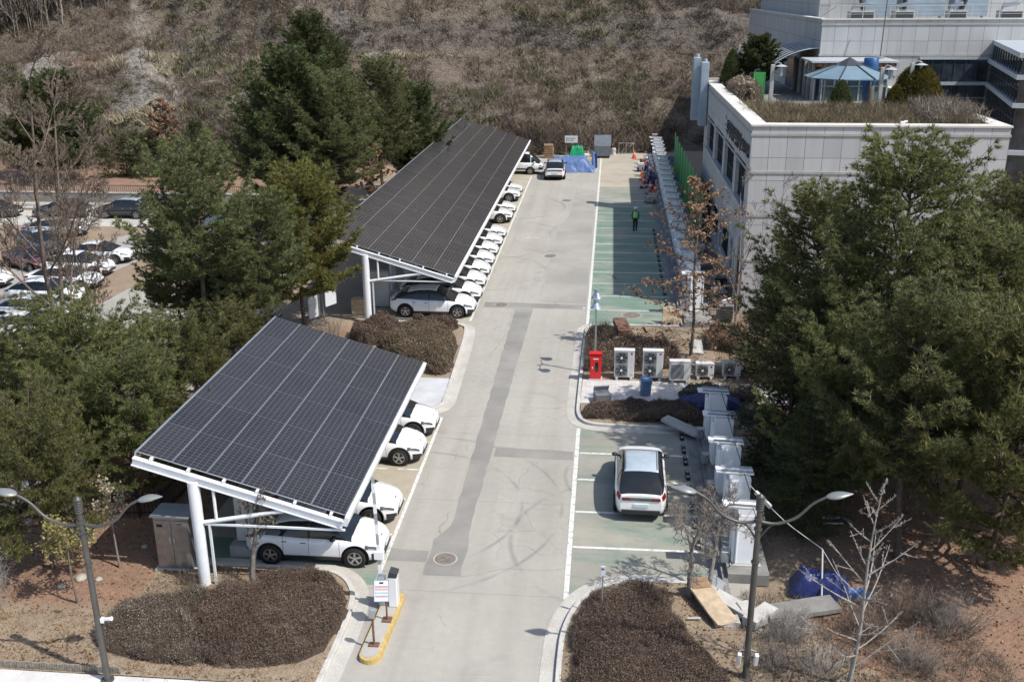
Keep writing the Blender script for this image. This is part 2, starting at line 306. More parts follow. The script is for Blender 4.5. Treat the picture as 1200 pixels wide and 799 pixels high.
def clad_mat(name, axis):
    """granite cladding: a joint grid with tile-to-tile tone; axis = the horizontal axis of the wall"""
    m, nt, b, out = _new(name)
    p = geoco(nt); sp = nt.nodes.new('ShaderNodeSeparateXYZ'); nt.links.new(p, sp.inputs[0])
    cb = nt.nodes.new('ShaderNodeCombineXYZ'); nt.links.new(sp.outputs[axis], cb.inputs[0])
    nt.links.new(math_(nt, 'SUBTRACT', sp.outputs[2], 0.15), cb.inputs[1])
    bt = N(nt, 'ShaderNodeTexBrick'); bt.offset = 0.0; bt.squash = 1.0
    bt.inputs['Scale'].default_value = 1.0; bt.inputs['Brick Width'].default_value = 1.0; bt.inputs['Row Height'].default_value = 1.3
    bt.inputs['Mortar Size'].default_value = 0.018; bt.inputs['Mortar Smooth'].default_value = 0.2; bt.inputs['Bias'].default_value = 0.0
    bt.inputs['Color1'].default_value = (0.44, 0.443, 0.44, 1); bt.inputs['Color2'].default_value = (0.53, 0.533, 0.528, 1)
    bt.inputs['Mortar'].default_value = (0.16, 0.16, 0.158, 1)
    nt.links.new(cb.outputs[0], bt.inputs['Vector'])
    g = noise(nt, p, 18, 4, 0.7)
    c = mixc(nt, 0.12, bt.outputs['Color'], ramp(nt, g, [(0.35, (0.2, 0.2, 0.2)), (0.65, (0.6, 0.6, 0.59))]))
    mp = N(nt, 'ShaderNodeMapping'); nt.links.new(p, mp.inputs[0]); mp.inputs['Scale'].default_value = (1.6, 1.6, 0.12)
    c = mixc(nt, math_(nt, 'MULTIPLY', ramp(nt, noise(nt, mp.outputs[0], 1, 5), [(0.48, (0, 0, 0)), (0.72, (1, 1, 1))]), 0.32), c, (0.30, 0.29, 0.265))
    nt.links.new(c, b.inputs['Base Color']); b.inputs['Roughness'].default_value = 0.65
    return m
M['clad_x'] = clad_mat('granite cladding south', 0)
M['clad_y'] = clad_mat('granite cladding west', 1)

def panel_mat():
    m, nt, b, out = _new('solar cells')
    p = obco(nt)
    bt = N(nt, 'ShaderNodeTexBrick'); bt.offset = 0.0; bt.squash = 1.0
    bt.inputs['Scale'].default_value = 1.0; bt.inputs['Brick Width'].default_value = 0.1835; bt.inputs['Row Height'].default_value = 0.1835
    bt.inputs['Mortar Size'].default_value = 0.0085; bt.inputs['Mortar Smooth'].default_value = 0.1
    bt.inputs['Color1'].default_value = (0.012, 0.012, 0.015, 1); bt.inputs['Color2'].default_value = (0.017, 0.017, 0.021, 1)
    bt.inputs['Mortar'].default_value = (0.095, 0.095, 0.10, 1)
    nt.links.new(p, bt.inputs['Vector'])
    oi = N(nt, 'ShaderNodeObjectInfo')
    c = mixc(nt, math_(nt, 'MULTIPLY', oi.outputs['Random'], 0.025), bt.outputs['Color'], (0.3, 0.3, 0.29))
    # dust film
    c = mixc(nt, math_(nt, 'MULTIPLY', noise(nt, geoco(nt), 0.5, 5), 0.06), c, (0.35, 0.33, 0.29))
    nt.links.new(c, b.inputs['Base Color']); b.inputs['Roughness'].default_value = 0.22
    b.inputs['Specular IOR Level'].default_value = 0.4
    return m
M['cells'] = panel_mat()
def paver_mat():
    m, nt, b, out = _new('concrete block paving')
    p = geoco(nt)
    bt = N(nt, 'ShaderNodeTexBrick'); bt.inputs['Scale'].default_value = 1.0
    bt.inputs['Brick Width'].default_value = 0.4; bt.inputs['Row Height'].default_value = 0.2; bt.inputs['Mortar Size'].default_value = 0.008
    bt.inputs['Color1'].default_value = (0.50, 0.48, 0.46, 1); bt.inputs['Color2'].default_value = (0.60, 0.585, 0.57, 1); bt.inputs['Mortar'].default_value = (0.3, 0.27, 0.24, 1)
    nt.links.new(p, bt.inputs['Vector'])
    c = mixc(nt, math_(nt, 'MULTIPLY', ramp(nt, noise(nt, p, 0.8, 5, 0.7), [(0.45, (0, 0, 0)), (0.75, (1, 1, 1))]), 0.3), bt.outputs['Color'], (0.40, 0.34, 0.28))
    nt.links.new(c, b.inputs['Base Color']); b.inputs['Roughness'].default_value = 0.85; return m
M['pavers'] = paver_mat()

# ---------------------------------------------------------------- geometry
class Geo:
    def __init__(s): s.v = []; s.nv = 0; s.idx = []; s.tot = []; s.mat = []; s.sm = []
    def add(s, V, F, mat=0, smooth=False):
        V = np.asarray(V, dtype=np.float64).reshape(-1, 3)
        if isinstance(F, np.ndarray):
            s.idx.append((F + s.nv).ravel()); s.tot.append(np.full(len(F), F.shape[1])); nf = len(F)
        else:
            for f in F: s.idx.append(np.array(f) + s.nv)
            s.tot.append(np.array([len(f) for f in F])); nf = len(F)
        s.mat.append(np.full(nf, mat) if np.isscalar(mat) else np.asarray(mat)); s.sm.append(np.full(nf, smooth))
        s.v.append(V); s.nv += len(V); return s
    def box(s, c, d, rz=0, mat=0, rx=0, ry=0):
        x, y, z = d[0] / 2, d[1] / 2, d[2] / 2
        V = np.array([(-x, -y, -z), (x, -y, -z), (x, y, -z), (-x, y, -z), (-x, -y, z), (x, -y, z), (x, y, z), (-x, y, z)])
        if rz or rx or ry:
            m = np.array((Matrix.Rotation(rz, 3, 'Z') @ Matrix.Rotation(ry, 3, 'Y') @ Matrix.Rotation(rx, 3, 'X')))
            V = V @ m.T
        return s.add(V + np.array(c), [(0, 3, 2, 1), (4, 5, 6, 7), (0, 1, 5, 4), (1, 2, 6, 5), (2, 3, 7, 6), (3, 0, 4, 7)], mat)
    def bx(s, x0, x1, y0, y1, z0, z1, mat=0): return s.box(((x0 + x1) / 2, (y0 + y1) / 2, (z0 + z1) / 2), (abs(x1 - x0), abs(y1 - y0), abs(z1 - z0)), mat=mat)
    def tube(s, P, r, n=8, mat=0, smooth=True, caps=True):
        P = np.asarray(P, float); k = len(P)
        r = np.full(k, r) if np.isscalar(r) else np.asarray(r, float)
        T = np.gradient(P, axis=0); T /= np.linalg.norm(T, axis=1)[:, None] + 1e-9
        up = np.array([0, 0, 1.0]) if abs(T[0][2]) < 0.9 else np.array([1.0, 0, 0])
        A = np.cross(T, up); bad = np.linalg.norm(A, axis=1) < 1e-3
        A[bad] = np.cross(T[bad], [0, 1.0, 0]) if bad.any() else A[bad]
        A /= np.linalg.norm(A, axis=1)[:, None] + 1e-9; B = np.cross(T, A)
        a = np.linspace(0, 2 * PI, n, endpoint=False)
        V = P[:, None, :] + r[:, None, None] * (np.cos(a)[None, :, None] * A[:, None, :] + np.sin(a)[None, :, None] * B[:, None, :])
        F = []
        i = np.arange(n); j = (i + 1) % n
        for q in range(k - 1):
            F.append(np.stack([q * n + i, q * n + j, (q + 1) * n + j, (q + 1) * n + i], 1))
        s.add(V.reshape(-1, 3), np.concatenate(F), mat, smooth)
        if caps:
            s.add(V[0], [tuple(range(n))[::-1]], mat); s.add(V[-1], [tuple(range(n))], mat)
        return s
    def cyl(s, c, r, h, n=16, mat=0, r2=None, smooth=True):
        return s.tube([(c[0], c[1], c[2]), (c[0], c[1], c[2] + h)], [r, r if r2 is None else r2], n, mat, smooth)
    def prism(s, poly, z0, z1, mat=0):
        n = len(poly); V = [(x, y, z0) for x, y in poly] + [(x, y, z1) for x, y in poly]
        F = [tuple(range(n))[::-1], tuple(range(n, 2 * n))] + [(i, (i + 1) % n, n + (i + 1) % n, n + i) for i in range(n)]
        return s.add(V, F, mat)
    def sheet(s, poly, z, mat=0): return s.add([(x, y, z) for x, y in poly], [tuple(range(len(poly)))], mat)
    def sphere(s, c, r, n=12, m=8, mat=0, z=1.0):
        V = []; F = []
        for i in range(m + 1):
            t = PI * i / m
            for j in range(n):
                a = 2 * PI * j / n
                V.append((c[0] + r * math.sin(t) * math.cos(a), c[1] + r * math.sin(t) * math.sin(a), c[2] + r * z * math.cos(t)))
        for i in range(m):
            for j in range(n):
                F.append((i * n + j, (i + 1) * n + j, (i + 1) * n + (j + 1) % n, i * n + (j + 1) % n))
        return s.add(V, F, mat, True)
    def mesh(s, name, mats):
        me = bpy.data.meshes.new(name)
        V = np.concatenate(s.v); I = np.concatenate(s.idx); T = np.concatenate(s.tot)
        me.vertices.add(len(V)); me.vertices.foreach_set('co', V.ravel().astype(np.float32))
        me.loops.add(len(I)); me.loops.foreach_set('vertex_index', I.astype(np.int32))
        me.polygons.add(len(T))
        st = np.concatenate([[0], np.cumsum(T)[:-1]])
        me.polygons.foreach_set('loop_start', st.astype(np.int32)); me.polygons.foreach_set('loop_total', T.astype(np.int32))
        me.polygons.foreach_set('material_index', np.concatenate(s.mat).astype(np.int32))
        me.polygons.foreach_set('use_smooth', np.concatenate(s.sm))
        for m in (mats if isinstance(mats, (list, tuple)) else [mats]): me.materials.append(m)
        me.update(calc_edges=True); return me
    def build(s, name, mats, parent=None, loc=(0, 0, 0), rz=0, bevel=0, seg=1):
        me = s.mesh(name, mats)
        if bevel:
            bm = bmesh.new(); bm.from_mesh(me); bmesh.ops.remove_doubles(bm, verts=bm.verts, dist=1e-5)
            bmesh.ops.bevel(bm, geom=[e for e in bm.edges if e.calc_face_angle(0) > 0.5], offset=bevel, segments=seg, affect='EDGES', clamp_overlap=True)
            bm.to_mesh(me); bm.free()
        return link(name, me, parent, loc, rz)
def link(name, me, parent=None, loc=(0, 0, 0), rz=0):
    o = bpy.data.objects.new(name, me); COL.objects.link(o)
    o.location = loc; o.rotation_euler = (0, 0, rz)
    if parent is not None: o.parent = parent
    return o
def tag(o, label=None, cat=None, group=None, kind=None):
    if label: o['label'] = label
    if cat: o['category'] = cat
    if group: o['group'] = group
    if kind: o['kind'] = kind
    return o
def thing(name, label, cat, loc=(0, 0, 0), rz=0, group=None):
    o = bpy.data.objects.new(name, None); COL.objects.link(o); o.empty_display_size = 0.3
    o.location = loc; o.rotation_euler = (0, 0, rz)
    return tag(o, label, cat, group)
def copy_tree(o, label=None, loc=None, rz=None, parent=None, scale=None):
    c = o.copy(); COL.objects.link(c); c.parent = parent
    if label: c['label'] = label
    if loc is not None: c.location = loc
    if rz is not None: c.rotation_euler = (0, 0, rz)
    if scale is not None: c.scale = (scale, scale, scale) if np.isscalar(scale) else scale
    for ch in list(o.children): copy_tree(ch, parent=c)
    return c
def struct(g, name, mats, **k): return tag(g.build(name, mats, **k), kind='structure')

# value noise (numpy) for terrain
_P = np.random.default_rng(5).random((256, 256))
def vn(x, y):
    xi = np.floor(x).astype(int); yi = np.floor(y).astype(int); fx = x - xi; fy = y - yi
    fx = fx * fx * (3 - 2 * fx); fy = fy * fy * (3 - 2 * fy)
    a = _P[xi % 256, yi % 256]; b = _P[(xi + 1) % 256, yi % 256]; c = _P[xi % 256, (yi + 1) % 256]; d = _P[(xi + 1) % 256, (yi + 1) % 256]
    return (a * (1 - fx) + b * fx) * (1 - fy) + (c * (1 - fx) + d * fx) * fy
def fbm(x, y, s, o=4):
    t = 0; a = 0.5
    for i in range(o): t = t + a * (vn(x * s + 17 * i, y * s + 31 * i) - 0.5); s *= 2.03; a *= 0.5
    return t
def sstep(a, b, x): t = np.clip((x - a) / (b - a), 0, 1); return t * t * (3 - 2 * t)
# ---------------------------------------------------------------- terrain
def yb(x):  # foot of the hill
    return np.interp(x, [-200, -90, -60, -30, -14, 8, 60], [101, 102, 104, 106, 116, 121, 126])
def hill_z(x, y):
    d = y - yb(x)
    s = np.interp(x, [-120, -60, 0, 60], [0.62, 0.70, 0.74, 0.70])
    z = s * d
    z = z + 1.6 * np.sin(z * 0.55 + 0.04 * x) * sstep(2, 10, d)
    g = np.exp(-((x + 57 + (y - 120) * 0.5) / 3.0) ** 2)
    z = z + g * 1.6 * sstep(3, 12, d)
    g2 = np.exp(-((x + 52 + (y - 120) * 0.45) / 1.3) ** 2)
    z = z - g2 * 1.6 * sstep(3, 12, d)
    z = z + fbm(x, y, 0.09, 5) * 4.5 * sstep(0, 9, d) + fbm(x + 40, y, 0.5, 3) * 1.1 * sstep(0, 4, d)
    return z
def grid_mesh(name, xs, ys, zf, mat, attr=None):
    X, Y = np.meshgrid(xs, ys, indexing='ij'); Z = zf(X, Y)
    nx, ny = X.shape
    i, j = np.meshgrid(np.arange(nx - 1), np.arange(ny - 1), indexing='ij')
    a = (i * ny + j).ravel(); F = np.stack([a, a + ny, a + ny + 1, a + 1], 1)
    g = Geo(); g.add(np.stack([X, Y, Z], -1).reshape(-1, 3), F, 0, True)
    o = g.build(name, mat); o['kind'] = 'structure'
    if attr is not None:
        A = attr(X, Y, Z).reshape(-1, 3); A = np.concatenate([A, np.ones((len(A), 1))], 1)
        ca = o.data.color_attributes.new('soil', 'FLOAT_COLOR', 'POINT'); ca.data.foreach_set('color', A.astype(np.float32).ravel())
    return o
def ground_z(x, y):
    side = np.maximum(sstep(-14.2, -14.8, x), sstep(5.6, 6.0, x))
    side = np.maximum(side, 0.0)
    rough = side * (1 - sstep(-21, -25, x) * sstep(44, 50, y)) * (1 - sstep(96, 104, y))
    return -0.10 + 0.17 * side + rough * (fbm(x, y, 0.5, 4) * 0.28)
def ground_attr(x, y, z):
    red = np.zeros_like(x); dark = np.zeros_like(x)
    red = np.maximum(red, sstep(5.5, 7.5, x) * sstep(58, 50, y) * sstep(21, 26, y + 0.5 * (x - 8)) * 0.9)
    red = np.maximum(red, sstep(-13.0, -14.5, x) * sstep(23.8, 26.5, y) * sstep(58, 50, y) * 0.75)
    red = np.maximum(red, sstep(-22, -26, x) * 0.42 * sstep(45, 52, y))
    red = np.maximum(red, sstep(86, 90, y) * sstep(-20, -28, x) * 0.8)
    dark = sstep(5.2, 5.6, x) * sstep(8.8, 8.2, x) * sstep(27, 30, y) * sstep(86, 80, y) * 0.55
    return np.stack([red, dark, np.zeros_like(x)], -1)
xs = np.concatenate([[-900, -500, -250, -140, -90, -70], np.arange(-60, 30.01, 0.4), [40, 60, 100, 200, 400, 900]])
ys = np.concatenate([[-300, -100, -30, 0, 8], np.arange(14, 122.01, 0.4), [130, 150, 200, 400, 900]])
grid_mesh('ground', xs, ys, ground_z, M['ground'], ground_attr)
def hill_attr(x, y, z):
    w = fbm(x, y, .15, 3) * 3
    rock = 0.85 * np.exp(-((x + 66) / 3.2) ** 2 - ((z - 10.3) / 2.2) ** 2) + .55 * np.exp(-((x + 56 + (y - 120) * .45) / 3) ** 2) * sstep(3, 6, z) + .5 * np.exp(-((z - 10.9 + w * .3) / .45) ** 2) * sstep(-38, -33, x) * sstep(-10, -16, x)
    rock = rock + .38 * np.exp(-((z - 5.5 + w) / 1.3) ** 2) * (x < -20) + .3 * sstep(4, 1, z) * (x > -30) * (x < 4) + .5 * sstep(.08, .2, fbm(x * .6 + 11, y * 1.6, .10, 4))
    red = 0.8 * sstep(3.0, 0.5, z) * sstep(-24, -30, x) + 0.62 * np.exp(-((x + 61.5) / 2.6) ** 2 - ((z - 10.5) / 3) ** 2)
    dark = .85 * sstep(10.8, 11.6, z + w * .5) * sstep(15.2, 14.2, z + w * .5) * sstep(-48, -36, x) + .9 * np.exp(-((x + 52 + (y - 120) * 0.45) / 0.9) ** 2) * sstep(5, 8, z) + .5 * sstep(-6, 2, x) * sstep(8, 11, z) + .45 * np.exp(-((z - 3.0 + w) / .7) ** 2)
    return np.stack([np.clip(rock, 0, 1), np.clip(red, 0, 1), np.clip(dark, 0, 1)], -1)
hx = np.arange(-150, 75.1, 0.9); hd = np.concatenate([np.arange(-1.5, 40, 0.55), np.arange(40, 130, 4)])
# the hill follows its curved foot line
def hill_grid():
    Xg, D = np.meshgrid(hx, hd, indexing='ij'); Yg = yb(Xg) + D
    Z = hill_z(Xg, Yg); Z[:, 0] = -1.0
    nx, ny = Xg.shape; i, j = np.meshgrid(np.arange(nx - 1), np.arange(ny - 1), indexing='ij')
    a = (i * ny + j).ravel(); F = np.stack([a, a + ny, a + ny + 1, a + 1], 1)
    g = Geo(); g.add(np.stack([Xg, Yg, Z], -1).reshape(-1, 3), F, 0, True)
    o = g.build('hillside', M['hill']); o['kind'] = 'structure'
    A = hill_attr(Xg, Yg, Z).reshape(-1, 3); A = np.concatenate([A, np.ones((len(A), 1))], 1)
    ca = o.data.color_attributes.new('soil', 'FLOAT_COLOR', 'POINT'); ca.data.foreach_set('color', A.astype(np.float32).ravel())
hill_grid()

# ---------------------------------------------------------------- road, lot, markings
def catmull(P, k=6):
    P = [np.array(p, float) for p in P]; out = []
    for i in range(len(P) - 1):
        p0 = P[max(i - 1, 0)]; p1 = P[i]; p2 = P[i + 1]; p3 = P[min(i + 2, len(P) - 1)]
        for t in np.linspace(0, 1, k, endpoint=False):
            out.append(0.5 * ((2 * p1) + (-p0 + p2) * t + (2 * p0 - 5 * p1 + 4 * p2 - p3) * t * t + (-p0 + 3 * p1 - 3 * p2 + p3) * t ** 3))
    out.append(P[-1]); return np.array(out)
def offset(P, d):
    P = np.asarray(P, float); T = np.gradient(P, axis=0); T /= np.linalg.norm(T, axis=1)[:, None]
    return P + d * np.stack([-T[:, 1], T[:, 0]], 1)
def strip(A, B, z):
    k = len(A); V = np.concatenate([np.c_[A, np.full(k, z)], np.c_[B, np.full(k, z)]])
    i = np.arange(k - 1); return V, np.stack([i, i + 1, k + i + 1, k + i], 1)
def kerb(name, P, w=0.16, h=0.14, gut=0.45, side=1, mat='conc_pale'):
    """kerb stones along P; the gutter lies on `side` (+1 = left of the direction of travel)"""
    A = np.asarray(P, float); B = offset(A, -side * w); k = len(A)
    V = np.concatenate([np.c_[A, np.full(k, -0.05)], np.c_[A, np.full(k, h - 0.015)], np.c_[offset(A, -side * 0.015), np.full(k, h)], np.c_[B, np.full(k, h)], np.c_[B, np.full(k, -0.05)]])
    i = np.arange(k - 1); F = np.concatenate([np.stack([q * k + i, q * k + i + 1, (q + 1) * k + i + 1, (q + 1) * k + i], 1) for q in range(4)])
    g = Geo().add(V, F, 0); g.add(np.array([V[q * k] for q in range(5)]), [(0, 1, 2, 3, 4)]); g.add(np.array([V[q * k + k - 1] for q in range(5)]), [(4, 3, 2, 1, 0)])
    struct(g, name, M[mat])
    if gut:
        g = Geo(); V, F = strip(offset(A, side * gut), A, 0.012); g.add(V, F); struct(g, 'gutter', M['gutter'])
    return B
# road and lot sheets
g = Geo().sheet([(-14.2, -40), (5.0, -40), (5.0, 120.5), (-14.2, 120.5)], 0.0); struct(g, 'road', M['road'])
struct(Geo().sheet([(-4.0, 59.3), (-1.15, 59.0), (-1.15, 96), (-3.1, 97), (-3.3, 84), (-4.0, 78)], 0.004), 'road_patch', M['asphalt_lot'])
# trench patches, their sawn edges a little crooked
def crooked(poly, z, g, amp=.035, step=.5):
    rj = random.Random(len(poly) * 7 + int(poly[0][1])); out = []
    for i in range(len(poly)):
        a, b_ = poly[i], poly[(i + 1) % len(poly)]; L = math.hypot(b_[0] - a[0], b_[1] - a[1]); n = max(1, int(L / step))
        for k in range(n): t = k / n; out.append((a[0] + (b_[0] - a[0]) * t + rj.uniform(-amp, amp), a[1] + (b_[1] - a[1]) * t + rj.uniform(-amp, amp)))
    g.sheet(out, z)
g = Geo()
crooked([(-5.8, 28.3), (-4.55, 28.3), (-4.55, 30.5), (-4.65, 31.6), (-4.57, 37.35), (-4.5, 47), (-4.35, 57.9), (-5.4, 57.9), (-5.42, 50), (-5.35, 40), (-5.35, 31.6), (-5.8, 30.6)], 0.004, g)
crooked([(-7.2, 29.1), (-5.85, 29.1), (-5.85, 29.8), (-7.2, 29.9)], 0.004, g, .02)
crooked([(-4.45, 37.4), (-1.15, 37.3), (-1.15, 38.1), (-4.45, 38.3)], 0.004, g, .03)
crooked([(-7.4, 58.0), (-1.15, 58.0), (-1.15, 58.85), (-7.4, 59.1)], 0.004, g, .03)
struct(g, 'trench_patch', M['asphalt_patch'])
for (x, y, r) in ((-5.2, 29.35, 0.36), (-6.35, 58.5, 0.4), (-4.05, 70.7, 0.42), (-3.76, 91.1, 0.42), (1.6, 57.0, 0.55)):
    mh = Geo().cyl((x, y, 0.004), r + 0.06, 0.012, 24); struct(mh, 'manhole_frame', M['conc'])
    mh = Geo().cyl((x, y, 0.006), r, 0.018, 24); mh.cyl((x, y, 0.02), r * 0.55, 0.01, 20); mh.cyl((x, y, 0.02), r * 0.2, 0.014, 12); struct(mh, 'manhole_cover', M['manhole'])
# bays: worn green paint
struct(Geo().sheet([(-0.92, 26.0), (3.65, 26.0), (3.65, 40.55), (-0.92, 40.55)], 0.006), 'green_bay', M['green_bay'])
struct(Geo().sheet([(-0.9, 54.9), (4.0, 54.9), (4.0, 88.5), (-0.9, 88.5)], 0.006), 'green_bay', M['green_bay_full'])
struct(Geo().sheet([(-0.9, 88.5), (4.0, 88.5), (4.0, 98), (-0.9, 98)], 0.006), 'green_bay', M['green_bay'])
struct(Geo().sheet([(-0.9, 98), (4.0, 98), (4.0, 119.5), (-0.9, 119.5)], 0.006), 'beige_bay', M['lot_beige'])
struct(Geo().sheet([(-14.1, 27.6), (-7.3, 27.6), (-7.3, 30.1), (-14.1, 30.1)], 0.006), 'green_bay', M['green_bay_full'])
struct(Geo().sheet([(-14.1, 30.1), (-7.3, 30.1), (-7.3, 41.4), (-14.1, 41.4)], 0.006), 'beige_bay', M['lot_beige'])
struct(Geo().sheet([(-15.0, 54.9), (-7.9, 54.9), (-7.95, 119), (-15.0, 119)], 0.006), 'beige_bay', M['lot_beige'])
struct(Geo().sheet([(3.65, 28.0), (4.05, 28.0), (4.05, 40.6), (3.65, 40.6)], 0.007), 'gutter', M['conc_dark'])
struct(Geo().sheet([(4.0, 54.9), (4.4, 54.9), (4.4, 118), (4.0, 118)], 0.007), 'gutter', M['conc_dark'])
g = Geo()
def ln(x0, y0, x1, y1, w=0.13):
    d = np.array([x1 - x0, y1 - y0], float); L = np.linalg.norm(d); n = np.array([-d[1], d[0]]) / L * w / 2
    g.sheet([(x0 + n[0], y0 + n[1]), (x0 - n[0], y0 - n[1]), (x1 - n[0], y1 - n[1]), (x1 + n[0], y1 + n[1])], 0.011)
ln(-1.0, 27.3, -1.02, 40.5, 0.17); ln(-0.98, 55.1, -0.86, 118.0, 0.17)
for y in (38.0, 33.0, 30.5): ln(-0.9, y, 3.6, y + 0.02)
ln(-0.9, 35.6, -0.2, 35.6); ln(2.6, 35.6, 3.5, 35.6)
for y in (57.9, 60.85, 63.75, 66.5, 69.3, 72.0, 74.7, 77.4, 80.1, 82.9, 85.8, 88.6, 91.4): ln(-0.85, y, 4.0, y, 0.11)
ln(-7.25, 28.3, -7.25, 41.2); ln(-7.85, 55.2, -7.95, 103.5, 0.15)
for y in (30.8, 33.4, 35.9, 38.5): ln(-8.2, y, -7.35, y, 0.1); ln(-14, y, -8.6, y, 0.1)
for y in np.arange(58.1, 103, 2.8): ln(-13.5, y, -7.9, y, 0.1)
ln(-6.3, 76.3, -5.3, 76.3, 0.12)
struct(g, 'painted_line', M['line'])
# faded lettering and arrow ghosts on the carriageway
g = Geo()
for k in range(4):
    for (dx, dy, w, h) in ((0, 0, 0.5, 0.08), (0, 0.45, 0.5, 0.08), (-0.2, 0.2, 0.08, 0.5), (0.22, 0.55, 0.08, 0.6)):
        g.sheet([(-4.55 + dx - w / 2, 63.0 + k * 1.5 + dy - h / 2), (-4.55 + dx + w / 2, 63.0 + k * 1.5 + dy - h / 2), (-4.55 + dx + w / 2, 63.0 + k * 1.5 + dy + h / 2), (-4.55 + dx - w / 2, 63.0 + k * 1.5 + dy + h / 2)], 0.011)
struct(g, 'faded_marking', sheet_mat('faded marking', ((0.37, 0.36, 0.32), (0.42, 0.41, 0.37), (0.48, 0.47, 0.43)), 2, 10))

# kerbs and beds
K1 = catmull([(-1.12, 22), (-1.12, 23), (-1.12, 24.3), (-1.05, 25.6), (-0.72, 26.9), (-0.15, 27.8), (0.7, 28.35), (2.0, 28.5), (3.6, 28.5)], 6)
K1 = np.concatenate([[(-1.12, -30)], K1]); B1 = kerb('kerb', K1)
K2 = catmull([(4.0, 40.62), (1.5, 40.66), (-0.2, 40.75), (-0.85, 41.1), (-1.15, 41.9), (-1.2, 43.5), (-1.15, 50), (-1.1, 53.6), (-0.95, 54.4), (-0.5, 54.8), (2, 54.9), (4.2, 54.9)], 6)
B2 = kerb('kerb', K2)
K3 = catmull([(-7.62, 22), (-7.6, 23.3), (-7.57, 24.6), (-7.6, 26.0), (-7.8, 27.1), (-8.35, 27.9), (-9.2, 28.25), (-11.5, 28.3), (-14.2, 28.3)], 6)
K3 = np.concatenate([[(-7.66, -30)], K3]); B3 = kerb('kerb', K3, side=-1)
K4 = catmull([(-10.5, 41.6), (-8.6, 41.7), (-7.75, 41.95), (-7.4, 42.5), (-7.35, 43.5), (-7.55, 50), (-7.75, 53.2), (-8.0, 54.0), (-8.7, 54.45), (-10, 54.5), (-14.2, 54.5)], 6)
B4 = kerb('kerb', K4, side=-1)
def ground_mat_const(name, red, dark):
    m = M['ground'].copy(); m.name = name
    nt = m.node_tree
    at = [n for n in nt.nodes if n.type == 'ATTRIBUTE'][0]; sep = [n for n in nt.nodes if n.type == 'SEPARATE_COLOR'][0]
    nt.nodes.remove(at); sep.inputs[0].default_value = (red, dark, 0, 1); return m
M['bed_tan'] = ground_mat_const('tan bed soil', 0.15, 0.1); M['bed_mid'] = ground_mat_const('brown bed soil', 0.35, 0.35); M['bed_red'] = ground_mat_const('red bed soil', 0.5, 0.0)
def bed(poly, z, mat, name='planting_bed', step=0.35, amp=0.16):
    """a soil sheet with relief, cut to an outline"""
    bm = bmesh.new(); vs = [bm.verts.new((x, y, z)) for x, y in poly]; f = bm.faces.new(vs)
    x0 = min(p[0] for p in poly); x1 = max(p[0] for p in poly); y0 = min(p[1] for p in poly); y1 = max(p[1] for p in poly)
    for a in np.arange(x0 + step, x1, step): bmesh.ops.bisect_plane(bm, geom=bm.verts[:] + bm.edges[:] + bm.faces[:], plane_co=(a, 0, 0), plane_no=(1, 0, 0))
    for a in np.arange(y0 + step, y1, step): bmesh.ops.bisect_plane(bm, geom=bm.verts[:] + bm.edges[:] + bm.faces[:], plane_co=(0, a, 0), plane_no=(0, 1, 0))
    bnd = {v for e in bm.edges if e.is_boundary for v in e.verts}
    for v in bm.verts:
        if v not in bnd: v.co.z += 0.03 + amp * float(fbm(np.array([v.co.x]), np.array([v.co.y]), 0.6, 4)[0])
    for f in bm.faces: f.smooth = True
    if sum(f.normal.z for f in bm.faces) < 0: bmesh.ops.reverse_faces(bm, faces=bm.faces)
    me = bpy.data.meshes.new(name); bm.to_mesh(me); bm.free(); me.materials.append(mat)
    o = link(name, me); o['kind'] = 'structure'; return o
bed([tuple(p) for p in B1 if p[1] > 21] + [(3.6, 26.4), (9, 24), (9, 16), (-.95, 16)], 0.10, M['bed_tan'])
bed([(-1.0, 41.9)] + [tuple(p) for p in B2 if p[1] < 43.2][::-1][0:0] + [(-0.9, 41.35), (-0.4, 40.95), (4.0, 40.85), (4.0, 43.1), (-1.0, 43.1)], 0.10, M['bed_tan'])
struct(Geo().prism([(-1.04, 43.1), (4.2, 43.1), (4.2, 43.6), (11.0, 43.6), (11.0, 46.1), (-1.0, 46.1)], -0.04, 0.13), 'pavement', M['pavers'])
bed([(-1.0, 46.1), (7.6, 46.1), (7.6, 54.6), (4.2, 54.74), (-0.45, 54.62), (-0.8, 54.3), (-0.95, 53.6)], 0.10, M['bed_tan'])
bed([(-7.8, 22.35)] + [tuple(p) for p in B3 if p[1] > 22.4] + [(-14.6, 28.0), (-14.6, 22.35), (-7.75, 22.35)][0:2], 0.10, M['bed_tan'], step=0.4)
bed([(-30, 22.35), (-14.6, 22.35), (-14.6, 25.2), (-30, 25.2)], 0.09, ground_mat_const('verge soil', 0.32, 0.0), step=0.5)
bed([(-14.3, 45.7), (-7.62, 45.7), (-7.7, 50), (-7.92, 53.2), (-8.15, 53.85), (-8.75, 54.3), (-14.3, 54.34)], 0.10, M['bed_mid'], step=0.45)
struct(Geo().prism([(-10.5, 41.8), (-8.6, 41.86), (-7.85, 42.1), (-7.56, 42.6), (-7.52, 43.5), (-7.6, 45.7), (-10.5, 45.7)], -0.04, 0.13), 'pavement', M['pave_pale'])
struct(Geo().prism([(-60, 12), (-7.8, 12), (-7.8, 22.3), (-60, 22.3)], -0.04, 0.11), 'pavement', M['pave'])
# concrete pad behind the green bays, with the raised strip that carries the cabinets
struct(Geo().bx(4.05, 4.22, 27.6, 40.8, -0.05, 0.16), 'kerb', M['conc_dark'])
struct(Geo().bx(4.4, 4.56, 54.9, 118, -0.05, 0.16), 'kerb', M['conc_dark'])
